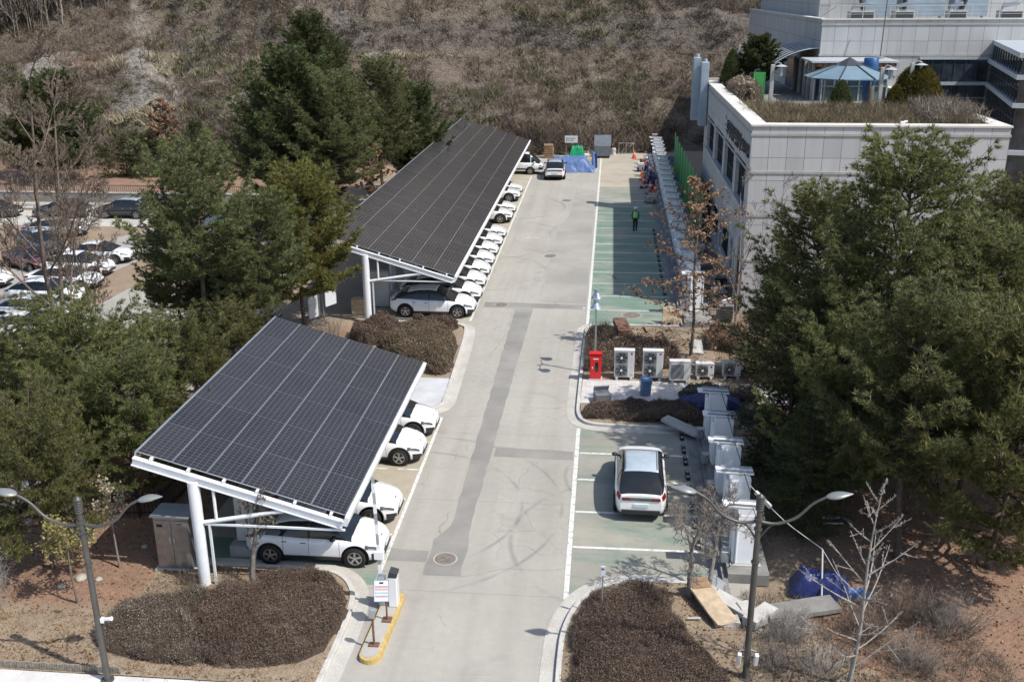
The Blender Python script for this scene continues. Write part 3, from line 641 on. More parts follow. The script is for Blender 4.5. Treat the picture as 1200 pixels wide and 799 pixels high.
# pavement around the left lot: grey patches, drain
for poly in ([(-60, 77.5), (-26, 77.5), (-26, 83.2), (-60, 83.2)], [(-42, 58), (-35, 58), (-32, 76), (-37, 77.0), (-41, 68)], [(-33, 30), (-19.8, 30), (-19.2, 60), (-31, 60)]):
    struct(Geo().sheet(poly, 0.076), 'left_lot_surface', M['gutter'] if poly[0][1] == 77.5 else M['asphalt_lot'])
g = Geo(); g.sheet([(-90, 84.3), (-15, 84.3), (-15, 86.6), (-90, 86.6)], 0.078); struct(g, 'access_lane', M['gutter'])
# yellow edged traffic island
def capsule(x0, y0, x1, y1, r, n=10):
    a = math.atan2(y1 - y0, x1 - x0); P = []
    for k in range(n + 1): t = a - PI / 2 + PI * k / n; P.append((x1 + r * math.cos(t), y1 + r * math.sin(t)))
    for k in range(n + 1): t = a + PI / 2 + PI * k / n; P.append((x0 + r * math.cos(t), y0 + r * math.sin(t)))
    return P
isl = Geo().prism(capsule(-6.52, 23.85, -6.42, 26.75, 0.32), -0.03, 0.155)
struct(isl, 'traffic_island', M['yellow'])
struct(Geo().prism(capsule(-6.56, 23.9, -6.46, 26.7, 0.245), 0.0, 0.163), 'traffic_island_top', M['conc'])
# wheel stops: one block per pair of wheels, along both sides
ws = None
def wheel_stop(x, y, lab, s=1.0):
    global ws
    if ws is None:
        g = Geo().box((0, 0, 0.06), (0.16, 0.72, 0.12)); t = thing('wheel_stop', lab, 'wheel stop', group='wheel stops at the ends of the bays')
        g.build('block', M['black'], t, bevel=0.02)
        Geo().box((0, 0.22, 0.122), (0.12, 0.1, 0.006)).build('reflector', M['conc'], t); Geo().box((0, -0.22, 0.122), (0.12, 0.1, 0.006)).build('reflector', M['conc'], t)
        ws = t
    else: t = copy_tree(ws, lab)
    t.location = (x, y, 0.008); t.scale = (s, s, s)
ords = ['first', 'second', 'third', 'fourth', 'fifth', 'sixth', 'seventh', 'eighth', 'ninth', 'tenth', 'eleventh', 'twelfth', 'thirteenth', 'fourteenth', 'fifteenth', 'sixteenth', 'seventeenth', 'eighteenth', 'nineteenth', 'twentieth',
        'twenty first', 'twenty second', 'twenty third', 'twenty fourth', 'twenty fifth', 'twenty sixth', 'twenty seventh', 'twenty eighth', 'twenty ninth', 'thirtieth']
for i, y in enumerate((31.0, 32.4, 33.6, 35.0, 36.2, 37.5, 38.6, 39.9)):
    wheel_stop(3.45, y, f'{ords[i]} black wheel stop from the near end, by the bays with the parked white car')
k = 0
for yc in (56.4, 59.4, 62.3, 65.1, 67.9, 70.6, 73.3, 76.0, 78.8):
    for d in (-0.65, 0.65):
        wheel_stop(3.75, yc + d, f'{ords[k]} black wheel stop from the near end of the long green bays'); k += 1

# ---------------------------------------------------------------- annex building with the roof garden
def clad_box(g, x0, x1, y0, y1, z0, z1):
    V = [(x0, y0, z0), (x1, y0, z0), (x1, y1, z0), (x0, y1, z0), (x0, y0, z1), (x1, y0, z1), (x1, y1, z1), (x0, y1, z1)]
    return g.add(V, [(0, 3, 2, 1), (4, 5, 6, 7), (0, 1, 5, 4), (1, 2, 6, 5), (2, 3, 7, 6), (3, 0, 4, 7)], [0, 0, 0, 1, 0, 1])
CL = [M['clad_x'], M['clad_y']]
an = thing('annex_building', 'granite clad low building with a planted roof terrace behind the big pines', 'building', (8, 58, 0))
def P_(g, name, mat, par, **k):  # geometry written in world coordinates, parented to a thing at its base
    o = g.build(name, mat, par, **k); o.matrix_parent_inverse = Matrix.Identity(4)
    l = par.location if par.parent is None else par.parent.location + par.location
    o.location = (-l[0], -l[1], -l[2]) if par.parent is None else (0, 0, 0); return o
g = Geo(); clad_box(g, 8.4, 22, 58, 87, -0.2, 10.3)
P_(g, 'wall', CL, an)
g = Geo()
piers = [(58.0, 59.5), (64.2, 65.5), (70.8, 72.1), (77.5, 78.8), (84.2, 87.0)]
for z0, z1 in ((-0.2, 0.9), (3.3, 6.0), (8.6, 10.3)): clad_box(g, 8.0, 8.398, 58.0, 87.0, z0, z1)
for a, b in piers:
    for z0, z1 in ((0.9, 3.3), (6.0, 8.6)): clad_box(g, 8.0 if a > 58 else 8.0, 8.398, a, b, z0, z1)
P_(g, 'west_facade', CL, an)
g = Geo()
clad_box(g, 8.0, 22.0, 58.0, 58.8, 10.3, 11.0); clad_box(g, 8.0, 8.8, 58.8, 87.0, 10.3, 11.0); clad_box(g, 21.2, 22.0, 58.8, 82, 10.3, 11.0)
P_(g, 'parapet', CL, an)
g = Geo(); g.bx(7.93, 22.07, 57.93, 58.87, 11.0, 11.1).bx(7.93, 8.87, 58.87, 87.07, 11.0, 11.1).bx(21.13, 22.07, 58.87, 82, 11.0, 11.1)
cp = P_(g, 'coping', M['coping'], an)
g = Geo()
for z in (10.48, 8.35, 5.85, 3.2):
    g.bx(7.955, 22.045, 57.955, 58.0, z, z + 0.14); g.bx(7.955, 8.0, 58.0, 87.0, z, z + 0.14)
P_(g, 'stone_band', M['conc'], an)
g = Geo().bx(8.8, 21.2, 58.8, 87, 10.3, 10.34); P_(g, 'roof_deck', M['conc_dark'], an)
for i in range(4):
    a, b = piers[i][1], piers[i + 1][0]
    for z0, z1 in ((0.9, 3.3), (6.0, 8.6)):
        w = P_(Geo().bx(8.30, 8.37, a, b, z0, z1), 'window', M['glass_bld'], an)
        g = Geo(); n = 4
        for k in range(n + 1): y = a + (b - a) * k / n; g.bx(8.22, 8.298, max(a, y - 0.04), min(b, y + 0.04), z0, z1)
        g.bx(8.23, 8.297, a, b, z0, z0 + 0.07).bx(8.23, 8.297, a, b, z1 - 0.07, z1).bx(8.23, 8.297, a, b, z0 + 0.85, z0 + 0.9)
        fr = g.build('window_frame', M['frame_dark'], w)
        s = Geo().bx(7.9, 8.2, a - 0.1, b + 0.1, z0 - 0.06, z0 + 0.003); s.build('sill', M['frame_pale'], w)
# lettering on the west wall, above the upper windows
def glyph(g, y, z, s, strokes, x=7.9):
    for (u0, v0, u1, v1) in strokes:
        a, b = y - u0 * s, y - u1 * s
        g.bx(x, 7.998, min(a, b), max(a, b), z + v0 * s, z + v1 * s)
G_ = {'h': [(0.1, .86, .6, .94), (0.0, .7, .7, .78), (.15, .42, .55, .5), (.15, .58, .55, .66), (.15, .42, .23, .66), (.47, .42, .55, .66), (.82, .3, .92, 1.0), (.82, .6, 1.0, .7), (.1, .1, .9, .18), (.1, .1, .2, .3)],
      'g': [(0.05, .85, .65, .95), (.55, .45, .65, .95), (.8, .0, .92, 1.0)],
      'd': [(0.05, .85, .7, .95), (.05, .3, .15, .95), (.05, .3, .7, .4), (.82, 0, .93, 1.0), (.93, .5, 1.05, .6)],
      'm': [(0.1, .55, .2, .95), (.1, .85, .8, .95), (.7, .55, .8, .95), (.1, .5, .8, .6), (.0, .28, .95, .37), (.42, .0, .52, .28)],
      's': [(.3, .6, .4, 1.0), (.1, .45, .3, .62), (.4, .45, .6, .62), (.8, .3, .9, 1.0), (.65, .6, .8, .7), (.15, .0, .9, .1), (.8, .0, .9, .25)],
      'b': [(.1, .5, .2, 1.0), (.55, .5, .65, 1.0), (.1, .5, .65, .58), (.1, .72, .65, .8), (.8, .35, .9, 1.0), (.15, .0, .9, .09), (.15, .0, .25, .28), (.15, .2, .9, .28), (.8, .0, .9, .28)],
      'o': [(.15, .5, .25, .95), (.55, .5, .65, .95), (.15, .85, .65, .95), (.15, .5, .65, .6), (.8, 0, .92, 1.0)]}
sg = thing('building_sign', 'dark block lettering with a pale logo plate high on the shaded side wall', 'sign', (8, 65, 9))
lt = Geo()
for i, ch in enumerate('hgdmsbo'): glyph(lt, 69.9 - i * 1.12, 9.0, 1.0, G_[ch])
for i, ch in enumerate('smhb'): glyph(lt, 61.7 - i * 0.86, 9.15, 0.72, G_[ch])
P_(lt, 'lettering', M['letters'], sg)
lg = Geo().bx(7.93, 7.998, 70.15, 70.9, 8.85, 10.35); lo = P_(lg, 'logo_plate', M['logo'], sg)
lg = Geo().bx(7.915, 7.93, 70.3, 70.75, 9.9, 10.15).bx(7.915, 7.93, 70.3, 70.75, 9.45, 9.6).bx(7.915, 7.93, 70.4, 70.65, 9.1, 9.3); lg.build('emblem', M['letters'], lo)
# tall ducts at the far corner of the side wall
du = thing('vertical_duct', 'pair of tall blue grey ducts at the far corner of the granite building', 'duct', (7.5, 86, 0))
P_(Geo().bx(7.3, 7.95, 84.9, 86.0, 7.6, 12.7), 'duct_shaft', M['duct'], du, bevel=0.05)
P_(Geo().bx(6.75, 7.35, 86.1, 87.0, 7.9, 13.0), 'duct_shaft', M['duct'], du, bevel=0.05)
P_(Geo().cyl((7.1, 86.5, 13.0), 0.16, 0.25, 12), 'duct_cap', M['frame_pale'], du); P_(Geo().cyl((7.7, 85.75, 12.7), 0.14, 0.2, 12), 'duct_cap', M['frame_pale'], du)
P_(Geo().bx(7.36, 7.95, 86.3, 86.5, 8.4, 8.5), 'bracket', M['galv'], du); P_(Geo().bx(7.36, 7.95, 86.3, 86.5, 12.0, 12.1), 'bracket', M['galv'], du)
for i, (y, x, nm) in enumerate(((58.9, 7.75, 'nearest'), (59.5, 7.78, 'middle'), (60.3, 7.76, 'farthest'))):
    t = thing('downpipe', f'{nm} of three pale pipes running up the shaded side wall near the sunlit corner', 'pipe', (x, y, 0), 0, 'pipes on the side wall')
    Geo().tube([(0.15, 0, 4.6 - i * .3), (0, 0, 4.4 - i * .3), (0, 0, 0.1)], 0.11, 10).build('pipe', M['conc_pale'], t)
    Geo().bx(-0.13, 0.24, -0.13, 0.13, 3.2, 3.28).build('clamp', M['galv'], t); Geo().bx(-0.13, 0.24, -0.13, 0.13, 1.4, 1.48).build('clamp', M['galv'], t)

# ---------------------------------------------------------------- main building
mb = thing('main_building', 'tall granite clad building with dark window bands beyond the roof garden', 'building', (16, 82, 0))
g = Geo(); clad_box(g, 16, 60, 82.0, 125, -0.2, 15.6); P_(g, 'wall', CL, mb)
g = Geo(); clad_box(g, 16, 60, 82.0, 82.4, 15.6, 16.0); clad_box(g, 16, 16.4, 82.4, 125, 15.6, 16.0); P_(g, 'parapet', CL, mb)
P_(Geo().bx(15.92, 60, 81.92, 82.5, 16.0, 16.1).bx(15.92, 16.5, 82.5, 125, 16.0, 16.1), 'coping', M['coping'], mb)
P_(Geo().bx(15.94, 60, 81.95, 82.0, 13.35, 13.5).bx(15.94, 16.0, 82.0, 125, 13.35, 13.5).bx(15.94, 60, 81.95, 82, 15.62, 15.75), 'stone_band', M['conc'], mb)
g = Geo(); clad_box(g, 17.2, 60, 90.0, 125, 15.6, 19); P_(g, 'upper_wall', CL, mb)
P_(Geo().bx(16.4, 60, 82.4, 90, 15.6, 15.64), 'deck', M['conc_pale'], mb)
for z0, z1 in ((11.45, 13.1), (10.3, 11.2), (8.0, 10.2)):
    w = P_(Geo().bx(23.7, 28.6, 81.9, 81.99, z0, z1), 'window', M['glass_bld'], mb)
    g = Geo()
    for k in range(7): x = 23.7 + 4.9 * k / 6; g.bx(x - 0.03, x + 0.03, 81.86, 81.899, z0, z1)
    g.build('window_frame', M['frame_dark'], w)
P_(Geo().bx(23.5, 28.7, 81.8, 81.98, 13.1, 13.3).bx(23.5, 28.7, 81.8, 81.98, 11.2, 11.45), 'window_ledge', M['frame_pale'], mb)
# glazed wing: a skewed block that comes forward
wg = thing('glazed_wing', 'dark glazed wing with pale horizontal ledges at the right of the roof garden', 'building', (28.9, 82, 0))
pa, pb, pc, pd = np.array((28.75, 81.8)), np.array((25.2, 66.3)), np.array((44, 62.0)), np.array((44, 81.8))
P_(Geo().prism([pa, pb, pc, pd], -0.2, 14.2), 'glazing', M['glass_bld'], wg)
dv = (pb - pa) / np.linalg.norm(pb - pa); nv = np.array((dv[1], -dv[0])); dv2 = (pc - pb) / np.linalg.norm(pc - pb)
P_(Geo().prism([pa - dv * .2, pb + nv * .25 + dv * .25, pc - dv2 * .2 + dv * .3, pd], 14.2, 14.5), 'roof', M['frame_pale'], wg)
for z in (12.9, 11.2, 8.3):
    P_(Geo().prism([pa + nv * .01, pa + nv * .25, pb + nv * .25 + dv * .3, pc + dv * .3, pc, pb + nv * .01], z, z + 0.28), 'ledge', M['frame_pale'], wg)
g = Geo(); L = np.linalg.norm(pb - pa)
for k in range(1, 12):
    c = pa + dv * L * k / 12 + nv * 0.03; g.box((c[0], c[1], 7.1), (0.06, 0.06, 14.2), rz=math.atan2(dv[1], dv[0]))
for k in range(0, 8):
    c = pb + dv2 * 19 * k / 8 + dv * 0.03; g.box((c[0], c[1], 7.1), (0.06, 0.06, 14.2), rz=math.atan2(dv2[1], dv2[0]))
for z in (12.3, 10.4):
    for c0, c1, nn in ((pa, pb, nv),):
        m_ = (c0 + c1) / 2 + nn * 0.03; g.box((m_[0], m_[1], z), (L, 0.05, 0.05), rz=math.atan2(dv[1], dv[0]))
P_(g, 'mullion', M['frame_dark'], wg)
# railing along the deck edge
rl = thing('deck_railing', 'pale metal railing along the upper deck edge of the tall building', 'railing', (17, 82.2, 16))
P_(Geo().bx(17.0, 45, 82.18, 82.22, 17.0, 17.05).bx(17.0, 45, 82.185, 82.215, 16.7, 16.73).bx(17.0, 45, 82.185, 82.215, 16.4, 16.43), 'rail', M['frame_pale'], rl)
for k in range(15): P_(Geo().bx(17.0 + k * 2 - .025, 17.0 + k * 2 + .025, 82.17, 82.23, 16.1, 17.0), 'post', M['frame_pale'], rl)
g = Geo()
for k in range(5): g.tube([(16.6, 83 + k * 0.8, 16.1), (16.6, 83 + k * .8, 17.0)], 0.025, 6)
g.tube([(16.6, 82.4, 17.0), (16.6, 86.4, 17.0)], 0.03, 6).tube([(17.0, 82.2, 17.0), (16.2, 84.2, 16.1)], 0.025, 6)
P_(g, 'side_rail', M['galv'], rl)
# ductwork and plant on the deck
def deckthing(name, label, cat, fn, x, y, grp=None):
    t = thing(name, label, cat, (x, y, 15.64), 0, grp); fn(t); return t
def big_duct(w, d, h, lean):
    def f(t):
        Geo().bx(-w / 2, w / 2, -d / 2, d / 2, 0.5, h).build('casing', M['duct'], t, bevel=0.03)
        g = Geo()
        for k in range(1, 4): g.bx(-w / 2 - .02, w / 2 + .02, -d / 2 - .03, d / 2 + .03, 0.5 + (h - .5) * k / 4, 0.54 + (h - .5) * k / 4)
        g.build('seam', M['frame_pale'], t)
        Geo().tube([(-w / 2 + .2, -d / 2 - .2, 0), (-w / 2 + .2 + lean, -d / 2 - .2, h)], 0.16, 4).build('strut', M['frame_dark'], t)
        for sx in (-1, 1): Geo().bx(sx * (w / 2 - .15) - .08, sx * (w / 2 - .15) + .08, -.1, .1, 0, .5).build('foot', M['galv'], t)
    return f
deckthing('air_duct', 'leftmost pale blue duct casing with a dark slanted strut on the upper deck', 'duct', big_duct(2.4, 1.6, 4.2, -1.4), 21.2, 87.0, 'duct casings on the upper deck')
deckthing('air_duct', 'widest pale blue duct casing in the middle of the upper deck', 'duct', big_duct(3.4, 1.6, 4.6, 0.0), 24.6, 87.2, 'duct casings on the upper deck')
deckthing('air_duct', 'rightmost pale blue duct casing with a leaning strut on the upper deck', 'duct', big_duct(2.6, 1.6, 4.0, 1.3), 28.2, 87.0, 'duct casings on the upper deck')
def plant(w):
    def f(t):
        Geo().bx(-w / 2, w / 2, -.5, .5, .15, .95).build('casing', M['conc'], t, bevel=0.03)
        Geo().bx(-w / 2 + .1, w / 2 - .1, -.53, -.5, .25, .85).build('louvre', M['frame_dark'], t)
        Geo().tube([(-w / 2 + .3, 0, .95), (-w / 2 + .3, 0, 1.3), (w / 2 - .3, -.1, 1.5)], 0.16, 8).build('elbow', M['galv'], t)
        Geo().bx(-w / 2 + .1, w / 2 - .1, -.4, .4, 0, .15).build('base', M['conc_dark'], t)
    return f
for x, w, lab in ((19.4, 1.9, 'squat rooftop plant unit with a bent pipe at the left end of the upper deck'), (22.6, 1.5, 'small rooftop plant unit in front of the widest duct casing'), (26.6, 1.4, 'rooftop plant unit between the two right hand duct casings'), (30.6, 1.7, 'plant unit on the upper deck right of all the duct casings')):
    deckthing('rooftop_unit', lab, 'air unit', plant(w), x, 84.6, 'plant units on the upper deck')
# glass porch on the terrace
po = thing('glass_porch', 'glazed porch with a pale flat roof and wooden eaves on the roof terrace', 'building', (15.6, 78, 10.34))
P_(Geo().bx(15.7, 20.3, 78.1, 81.9, 10.34, 12.75), 'glazing', plain('greenish porch glass', (0.12, 0.17, 0.17), 0.08, 0, 0.3, 0.7, spec=0.8), po)
g = Geo()
for x in (15.6, 16.5, 17.4, 18.3, 19.2, 20.3): g.bx(x - .05, x + .05, 78.0, 78.1, 10.34, 12.8)
for y in (79.0, 80.0, 81.0): g.bx(15.6, 15.7, y - .05, y + .05, 10.34, 12.8)
g.bx(15.55, 20.35, 78.0, 78.1, 12.7, 12.85).bx(15.55, 20.35, 78.0, 78.1, 11.4, 11.46)
P_(g, 'frame', M['frame_pale'], po)
P_(Geo().bx(14.6, 20.9, 77.3, 81.9, 13.15, 13.27), 'roof', M['frame_pale'], po)
P_(Geo().bx(15.0, 20.7, 77.55, 77.7, 12.87, 13.14), 'fascia', plain('orange stained timber', (0.42, 0.19, 0.09), 0.7, 0, 0.2, 8), po)
g = Geo()
for k in range(14): g.bx(15.0 + k * .43, 15.06 + k * .43, 77.45, 77.54, 12.87, 13.14)
P_(g, 'rafter_end', M['rust'], po)
cc = thing('curved_awning', 'dark ribbed curved awning on the shaded side of the tall building', 'awning', (16, 84, 13))
A = np.array([(16.0 - 3.3 * t, 13.9 - 1.1 * t ** 2) for t in np.linspace(0, 1, 9)])
V = []; 
for y in (82.3, 91.0): V += [(a[0], y, a[1]) for a in A]
F = [(i, i + 1, 9 + i + 1, 9 + i) for i in range(8)]
Vb = [(x, y, z - 0.06) for x, y, z in V]
P_(Geo().add(V, F, 0, True).add(Vb, [f[::-1] for f in F], 0, True), 'sheet', M['roof_dark'], cc)
for y in np.arange(82.3, 91.1, 1.24): P_(Geo().tube([(a[0], y, a[1] + 0.02) for a in A], 0.045, 6), 'rib', M['frame_pale'], cc)
for y in (83, 87, 90.6): P_(Geo().bx(12.75, 12.87, y - .06, y + .06, 10.3, 12.8), 'post', M['galv'], cc)
# columns and dark glazing under the awning
te = thing('terrace_lobby', 'shaded lobby with pale columns and dark panes under the curved awning', 'building', (15, 80, 10.34))
P_(Geo().bx(15.2, 15.6, 79.0, 92.0, 10.34, 12.9), 'glazing', M['glass_bld'], te)
for y in (79, 80.6, 82.2, 84.5, 87): P_(Geo().bx(15.0, 15.19, y, y + .3, 10.34, 13.0), 'column', M['conc'], te)
P_(Geo().bx(9, 15.2, 87.1, 100, 9.8, 10.3), 'rear_terrace', M['conc_dark'], te)
# gazebo
gz = thing('gazebo', 'octagonal blue grey metal gazebo roof on posts in the roof garden', 'gazebo', (16.2, 72.5, 10.34))
def pyr(r0, r1, z0, z1, n=8, ph=PI / 8):
    V = [(r0 * math.cos(ph + 2 * PI * k / n), r0 * math.sin(ph + 2 * PI * k / n), z0) for k in range(n)] + [(r1 * math.cos(ph + 2 * PI * k / n), r1 * math.sin(ph + 2 * PI * k / n), z1) for k in range(n)]
    return V, [(k, (k + 1) % n, n + (k + 1) % n, n + k) for k in range(n)]
g = Geo(); V, F = pyr(3.0, 0.75, 2.25, 3.05); g.add(V, F); V, F = pyr(3.0, 0.75, 2.19, 2.99); g.add(V, [f[::-1] for f in F]); V, F = pyr(3.0, 3.0, 2.19, 2.25); g.add(V, F)
g.build('roof', M['gazebo'], gz)
g = Geo(); V, F = pyr(0.95, 0.05, 3.0, 3.5); g.add(V, F); V, F = pyr(0.95, 0.95, 2.93, 3.0); g.add(V, F); g.build('roof_cap', M['frame_dark'], gz)
for k in range(8):
    a = PI / 8 + k * PI / 4
    Geo().tube([(0.7 * math.cos(a), 0.7 * math.sin(a), 3.09), (3.02 * math.cos(a), 3.02 * math.sin(a), 2.27)], 0.05, 5).build('rib', M['frame_dark'], gz)
for k in (0, 2, 4, 6):
    a = PI / 8 + k * PI / 4; Geo().cyl((2.6 * math.cos(a), 2.6 * math.sin(a), 0), 0.07, 2.35, 8).build('post', M['galv'], gz)
t = thing('closed_parasol', 'closed grey brown parasol standing under the gazebo roof edge', 'parasol', (17.25, 70.2, 10.34))
Geo().tube([(0, 0, 0), (0, 0, 2.2)], 0.03, 6).build('pole', M['pole_grey'], t)
Geo().tube([(0, 0, .35), (0, 0, .7), (0, 0, 1.4), (0.02, 0, 1.9), (0, 0, 2.1)], [.30, .26, .22, .17, .06], 10).build('canopy', M['parasol'], t)
t = thing('covered_parasol', 'tall closed parasol wrapped in a bright blue cover behind the gazebo', 'parasol', (18.5, 76.0, 10.34))
Geo().tube([(0, 0, .0), (0, 0, 1.0), (.05, 0, 2.3), (0, 0, 3.2), (0, 0, 3.25)], [.3, .42, .5, .52, .46], 9).build('cover', plain('bright blue cover', (0.015, 0.085, 0.23), 0.4, 0, 0.35, 3, 0.6, 5), t)
Geo().cyl((0, 0, -.0), .4, .12, 12).build('base', M['conc'], t)
t = thing('roof_cabinet', 'small pale box on the parapet edge of the roof garden', 'box', (16.3, 58.5, 11.1))
Geo().box((0, 0, .1), (.26, .2, .14)).box((.16, 0, .16), (.2, .1, .1)).build('housing', M['car_white'], t, bevel=.01); Geo().box((0, 0, .02), (.1, .1, .06)).build('foot', M['galv'], t)
# garden lamps
def garden_lamp(x, y, z0, h, lab, arm=0.0):
    t = thing('garden_lamp', lab, 'lamp', (x, y, z0), 0, 'lamps in the roof garden')
    Geo().box((0, 0, h / 2), (0.24, 0.24, h)).build('post', M['conc'], t, bevel=.02)
    Geo().tube([(0, 0, h - .1), (0.3, 0, h + .15), (0.55, 0, h + .05)], 0.03, 6).build('arm', M['galv'], t)
    Geo().cyl((0.55, 0, h - .12), 0.42, 0.12, 14, r2=0.06).build('shade', M['frame_pale'], t)
    Geo().cyl((0.55, 0, h - .75), 0.13, 0.62, 10).build('lantern', M['galv'], t)
garden_lamp(10.7, 70, 10.34, 3.2, 'garden lamp on a grey post beside the green mesh panel')
garden_lamp(17.5, 68.8, 10.34, 3.1, 'garden lamp on a grey post in front of the gazebo')
garden_lamp(19.7, 70, 10.34, 3.3, 'garden lamp on a grey post in front of the golden conifer')
garden_lamp(10.4, 86, 10.34, 3.6, 'garden lamp at the far left corner of the roof terrace beside a cone tree')
t = thing('antenna_mast', 'thin dark mast carrying a lantern against the granite wall behind the gazebo', 'mast', (19.9, 79.5, 10.34))
Geo().tube([(0, 0, 0), (.5, 1.5, 7.5)], 0.04, 6).build('mast', M['pole_grey'], t); Geo().cyl((.15, .3, 2.2), .28, .9, 10).build('lantern', M['galv'], t)
t = thing('mesh_panel', 'small green mesh fence panel standing in the roof garden grass', 'fence', (10.6, 78, 10.34))
Geo().bx(0, .8, -.02, .02, .1, 2.1).build('netting', M['mesh_green'], t); Geo().tube([(0, 0, 0), (0, 0, 2.1)], .04, 6).build('post', M['mesh_green'], t); Geo().tube([(.8, 0, 0), (.8, 0, 2.1)], .04, 6).build('post', M['mesh_green'], t)
# ---------------------------------------------------------------- solar carports
def carport(label, xl, zl, xh, zh, y0, ny, colx, coly, colr, limit=10 ** 9, barz=2.35):
    t = thing('solar_carport', label, 'carport', (colx, y0, 0))
    W = math.hypot(xh - xl, zh - zl); ang = math.atan2(zh - zl, xl - xh); w = W / 6; l = 2.28
    def on(u, z=0.0):  # u = distance from the high edge along the slope, z = offset normal to it
        return (xh + u * math.cos(ang) + z * math.sin(ang), zh - u * math.sin(ang) + z * math.cos(ang))
    g = Geo(); a, b = 0.006, 0.002; fr = 0.013
    x0, x1, ya, yb_ = a, w - a, b, l - b
    V = [(x0, ya, 0), (x1, ya, 0), (x1, yb_, 0), (x0, yb_, 0), (x0, ya, .035), (x1, ya, .035), (x1, yb_, .035), (x0, yb_, .035),
         (x0 + fr, ya + .004, .035), (x1 - fr, ya + .004, .035), (x1 - fr, yb_ - .004, .035), (x0 + fr, yb_ - .004, .035)]
    F = [(0, 3, 2, 1), (0, 1, 5, 4), (1, 2, 6, 5), (2, 3, 7, 6), (3, 0, 4, 7), (4, 5, 9, 8), (5, 6, 10, 9), (6, 7, 11, 10), (7, 4, 8, 11), (8, 9, 10, 11)]
    g.add(V, F, [1] * 9 + [0])
    me = g.mesh('solar_panel', [M['cells'], M['galv']])
    cells = [(i, k) for i in range(ny) for k in range(6)]
    for i, k in cells[:limit]:
        X, Z = on(k * w, 0.0)
        o = bpy.data.objects.new('solar_panel', me); COL.objects.link(o); o.parent = t
        o.location = (X - colx, i * l, Z); o.rotation_euler = (rnd.uniform(-.002, .002), ang + rnd.uniform(-.002, .002), 0)
    rest = cells[limit:]
    if rest:
        g = Geo()
        for i, k in rest:
            X, Z = on(k * w); R3 = np.array(Matrix.Rotation(ang, 3, 'Y'))
            g.add(np.array(V) @ R3.T + np.array((X - colx, i * l, Z)), F, [1] * 9 + [0])
        o = g.build('solar_panels_far', [M['cells'], M['galv']], t); o['kind'] = 'stuff'
    L = ny * l
    def slope_bar(u0, u1, ya, yb2, z0, z1, name, mat):
        p = [on(u0, z0), on(u1, z0), on(u1, z1), on(u0, z1)]
        V = [(x - colx, y, z) for y in (ya, yb2) for x, z in p]
        Geo().add(V, [(0, 1, 2, 3), (7, 6, 5, 4), (0, 4, 5, 1), (1, 5, 6, 2), (2, 6, 7, 3), (3, 7, 4, 0)]).build(name, mat, t)
    for u in (0.5, W * .25, W * .42, W * .58, W * .76, W - .45): slope_bar(u - .04, u + .04, -.14, L + .05, -.12, -.003, 'purlin', M['white_metal'])
    slope_bar(W + .004, W + .14, -.12, L + .05, -.30, .02, 'gutter_fascia', M['white_metal'])
    slope_bar(-.06, -.004, -.05, L + .05, -.12, .03, 'edge_trim', M['galv'])
    for y in coly:
        yy = y - y0
        # rafter: an I section
        slope_bar(-.05, W, yy - .09, yy + .09, -.155, -.125, 'rafter', M['white_metal'])
        slope_bar(-.05, W, yy - .02, yy + .02, -.37, -.156, 'rafter_web', M['white_metal'])
        slope_bar(-.05, W, yy - .09, yy + .09, -.40, -.371, 'rafter_flange', M['white_metal'])
        ucol = (colx - xh) / math.cos(ang); zc = on(ucol, -.42)[1]
        Geo().cyl((0, yy, 0), colr, zc + .06, 20).cyl((0, yy, 0), colr * 1.5, .03, 20).build('column', M['white_metal'], t)
        zb = zc * .62; ue = ucol + W * .45; xe, ze = on(ue, -.42)
        Geo().tube([(0, yy, zb), (xe - colx, yy, ze)], colr * .38, 10).build('brace', M['white_metal'], t)
        f = .22; xs_ = (xe - colx) * f; us = ucol + (xs_ / math.cos(ang)); 
        Geo().tube([(xs_, yy, zb + (ze - zb) * f), (xs_, yy, on(us, -.42)[1] + .03)], colr * .28, 8).build('strut', M['white_metal'], t)
    yy = coly[0] - y0 - .02
    bar = Geo().box(((xl + colx) / 2 + .12 - colx, yy, barz), (xl - colx - .25, .06, .06)).box((.38, yy, barz / 2), (.07, .07, barz))
    bar.build('conduit', M['white_metal'], t)
    return t
carport('near solar carport with six rows of dark panels over four parked white cars', -7.93, 2.78, -14.48, 4.72, 27.12, 6, -12.72, [27.0, 33.8, 40.3], 0.19)
carport('far long solar carport running up to the hillside over a long row of white cars', -8.60, 2.92, -16.02, 5.15, 54.5, 24, -13.72, [54.38] + [54.6 + 6.8 * k for k in range(1, 9)], 0.21, limit=96, barz=2.6)

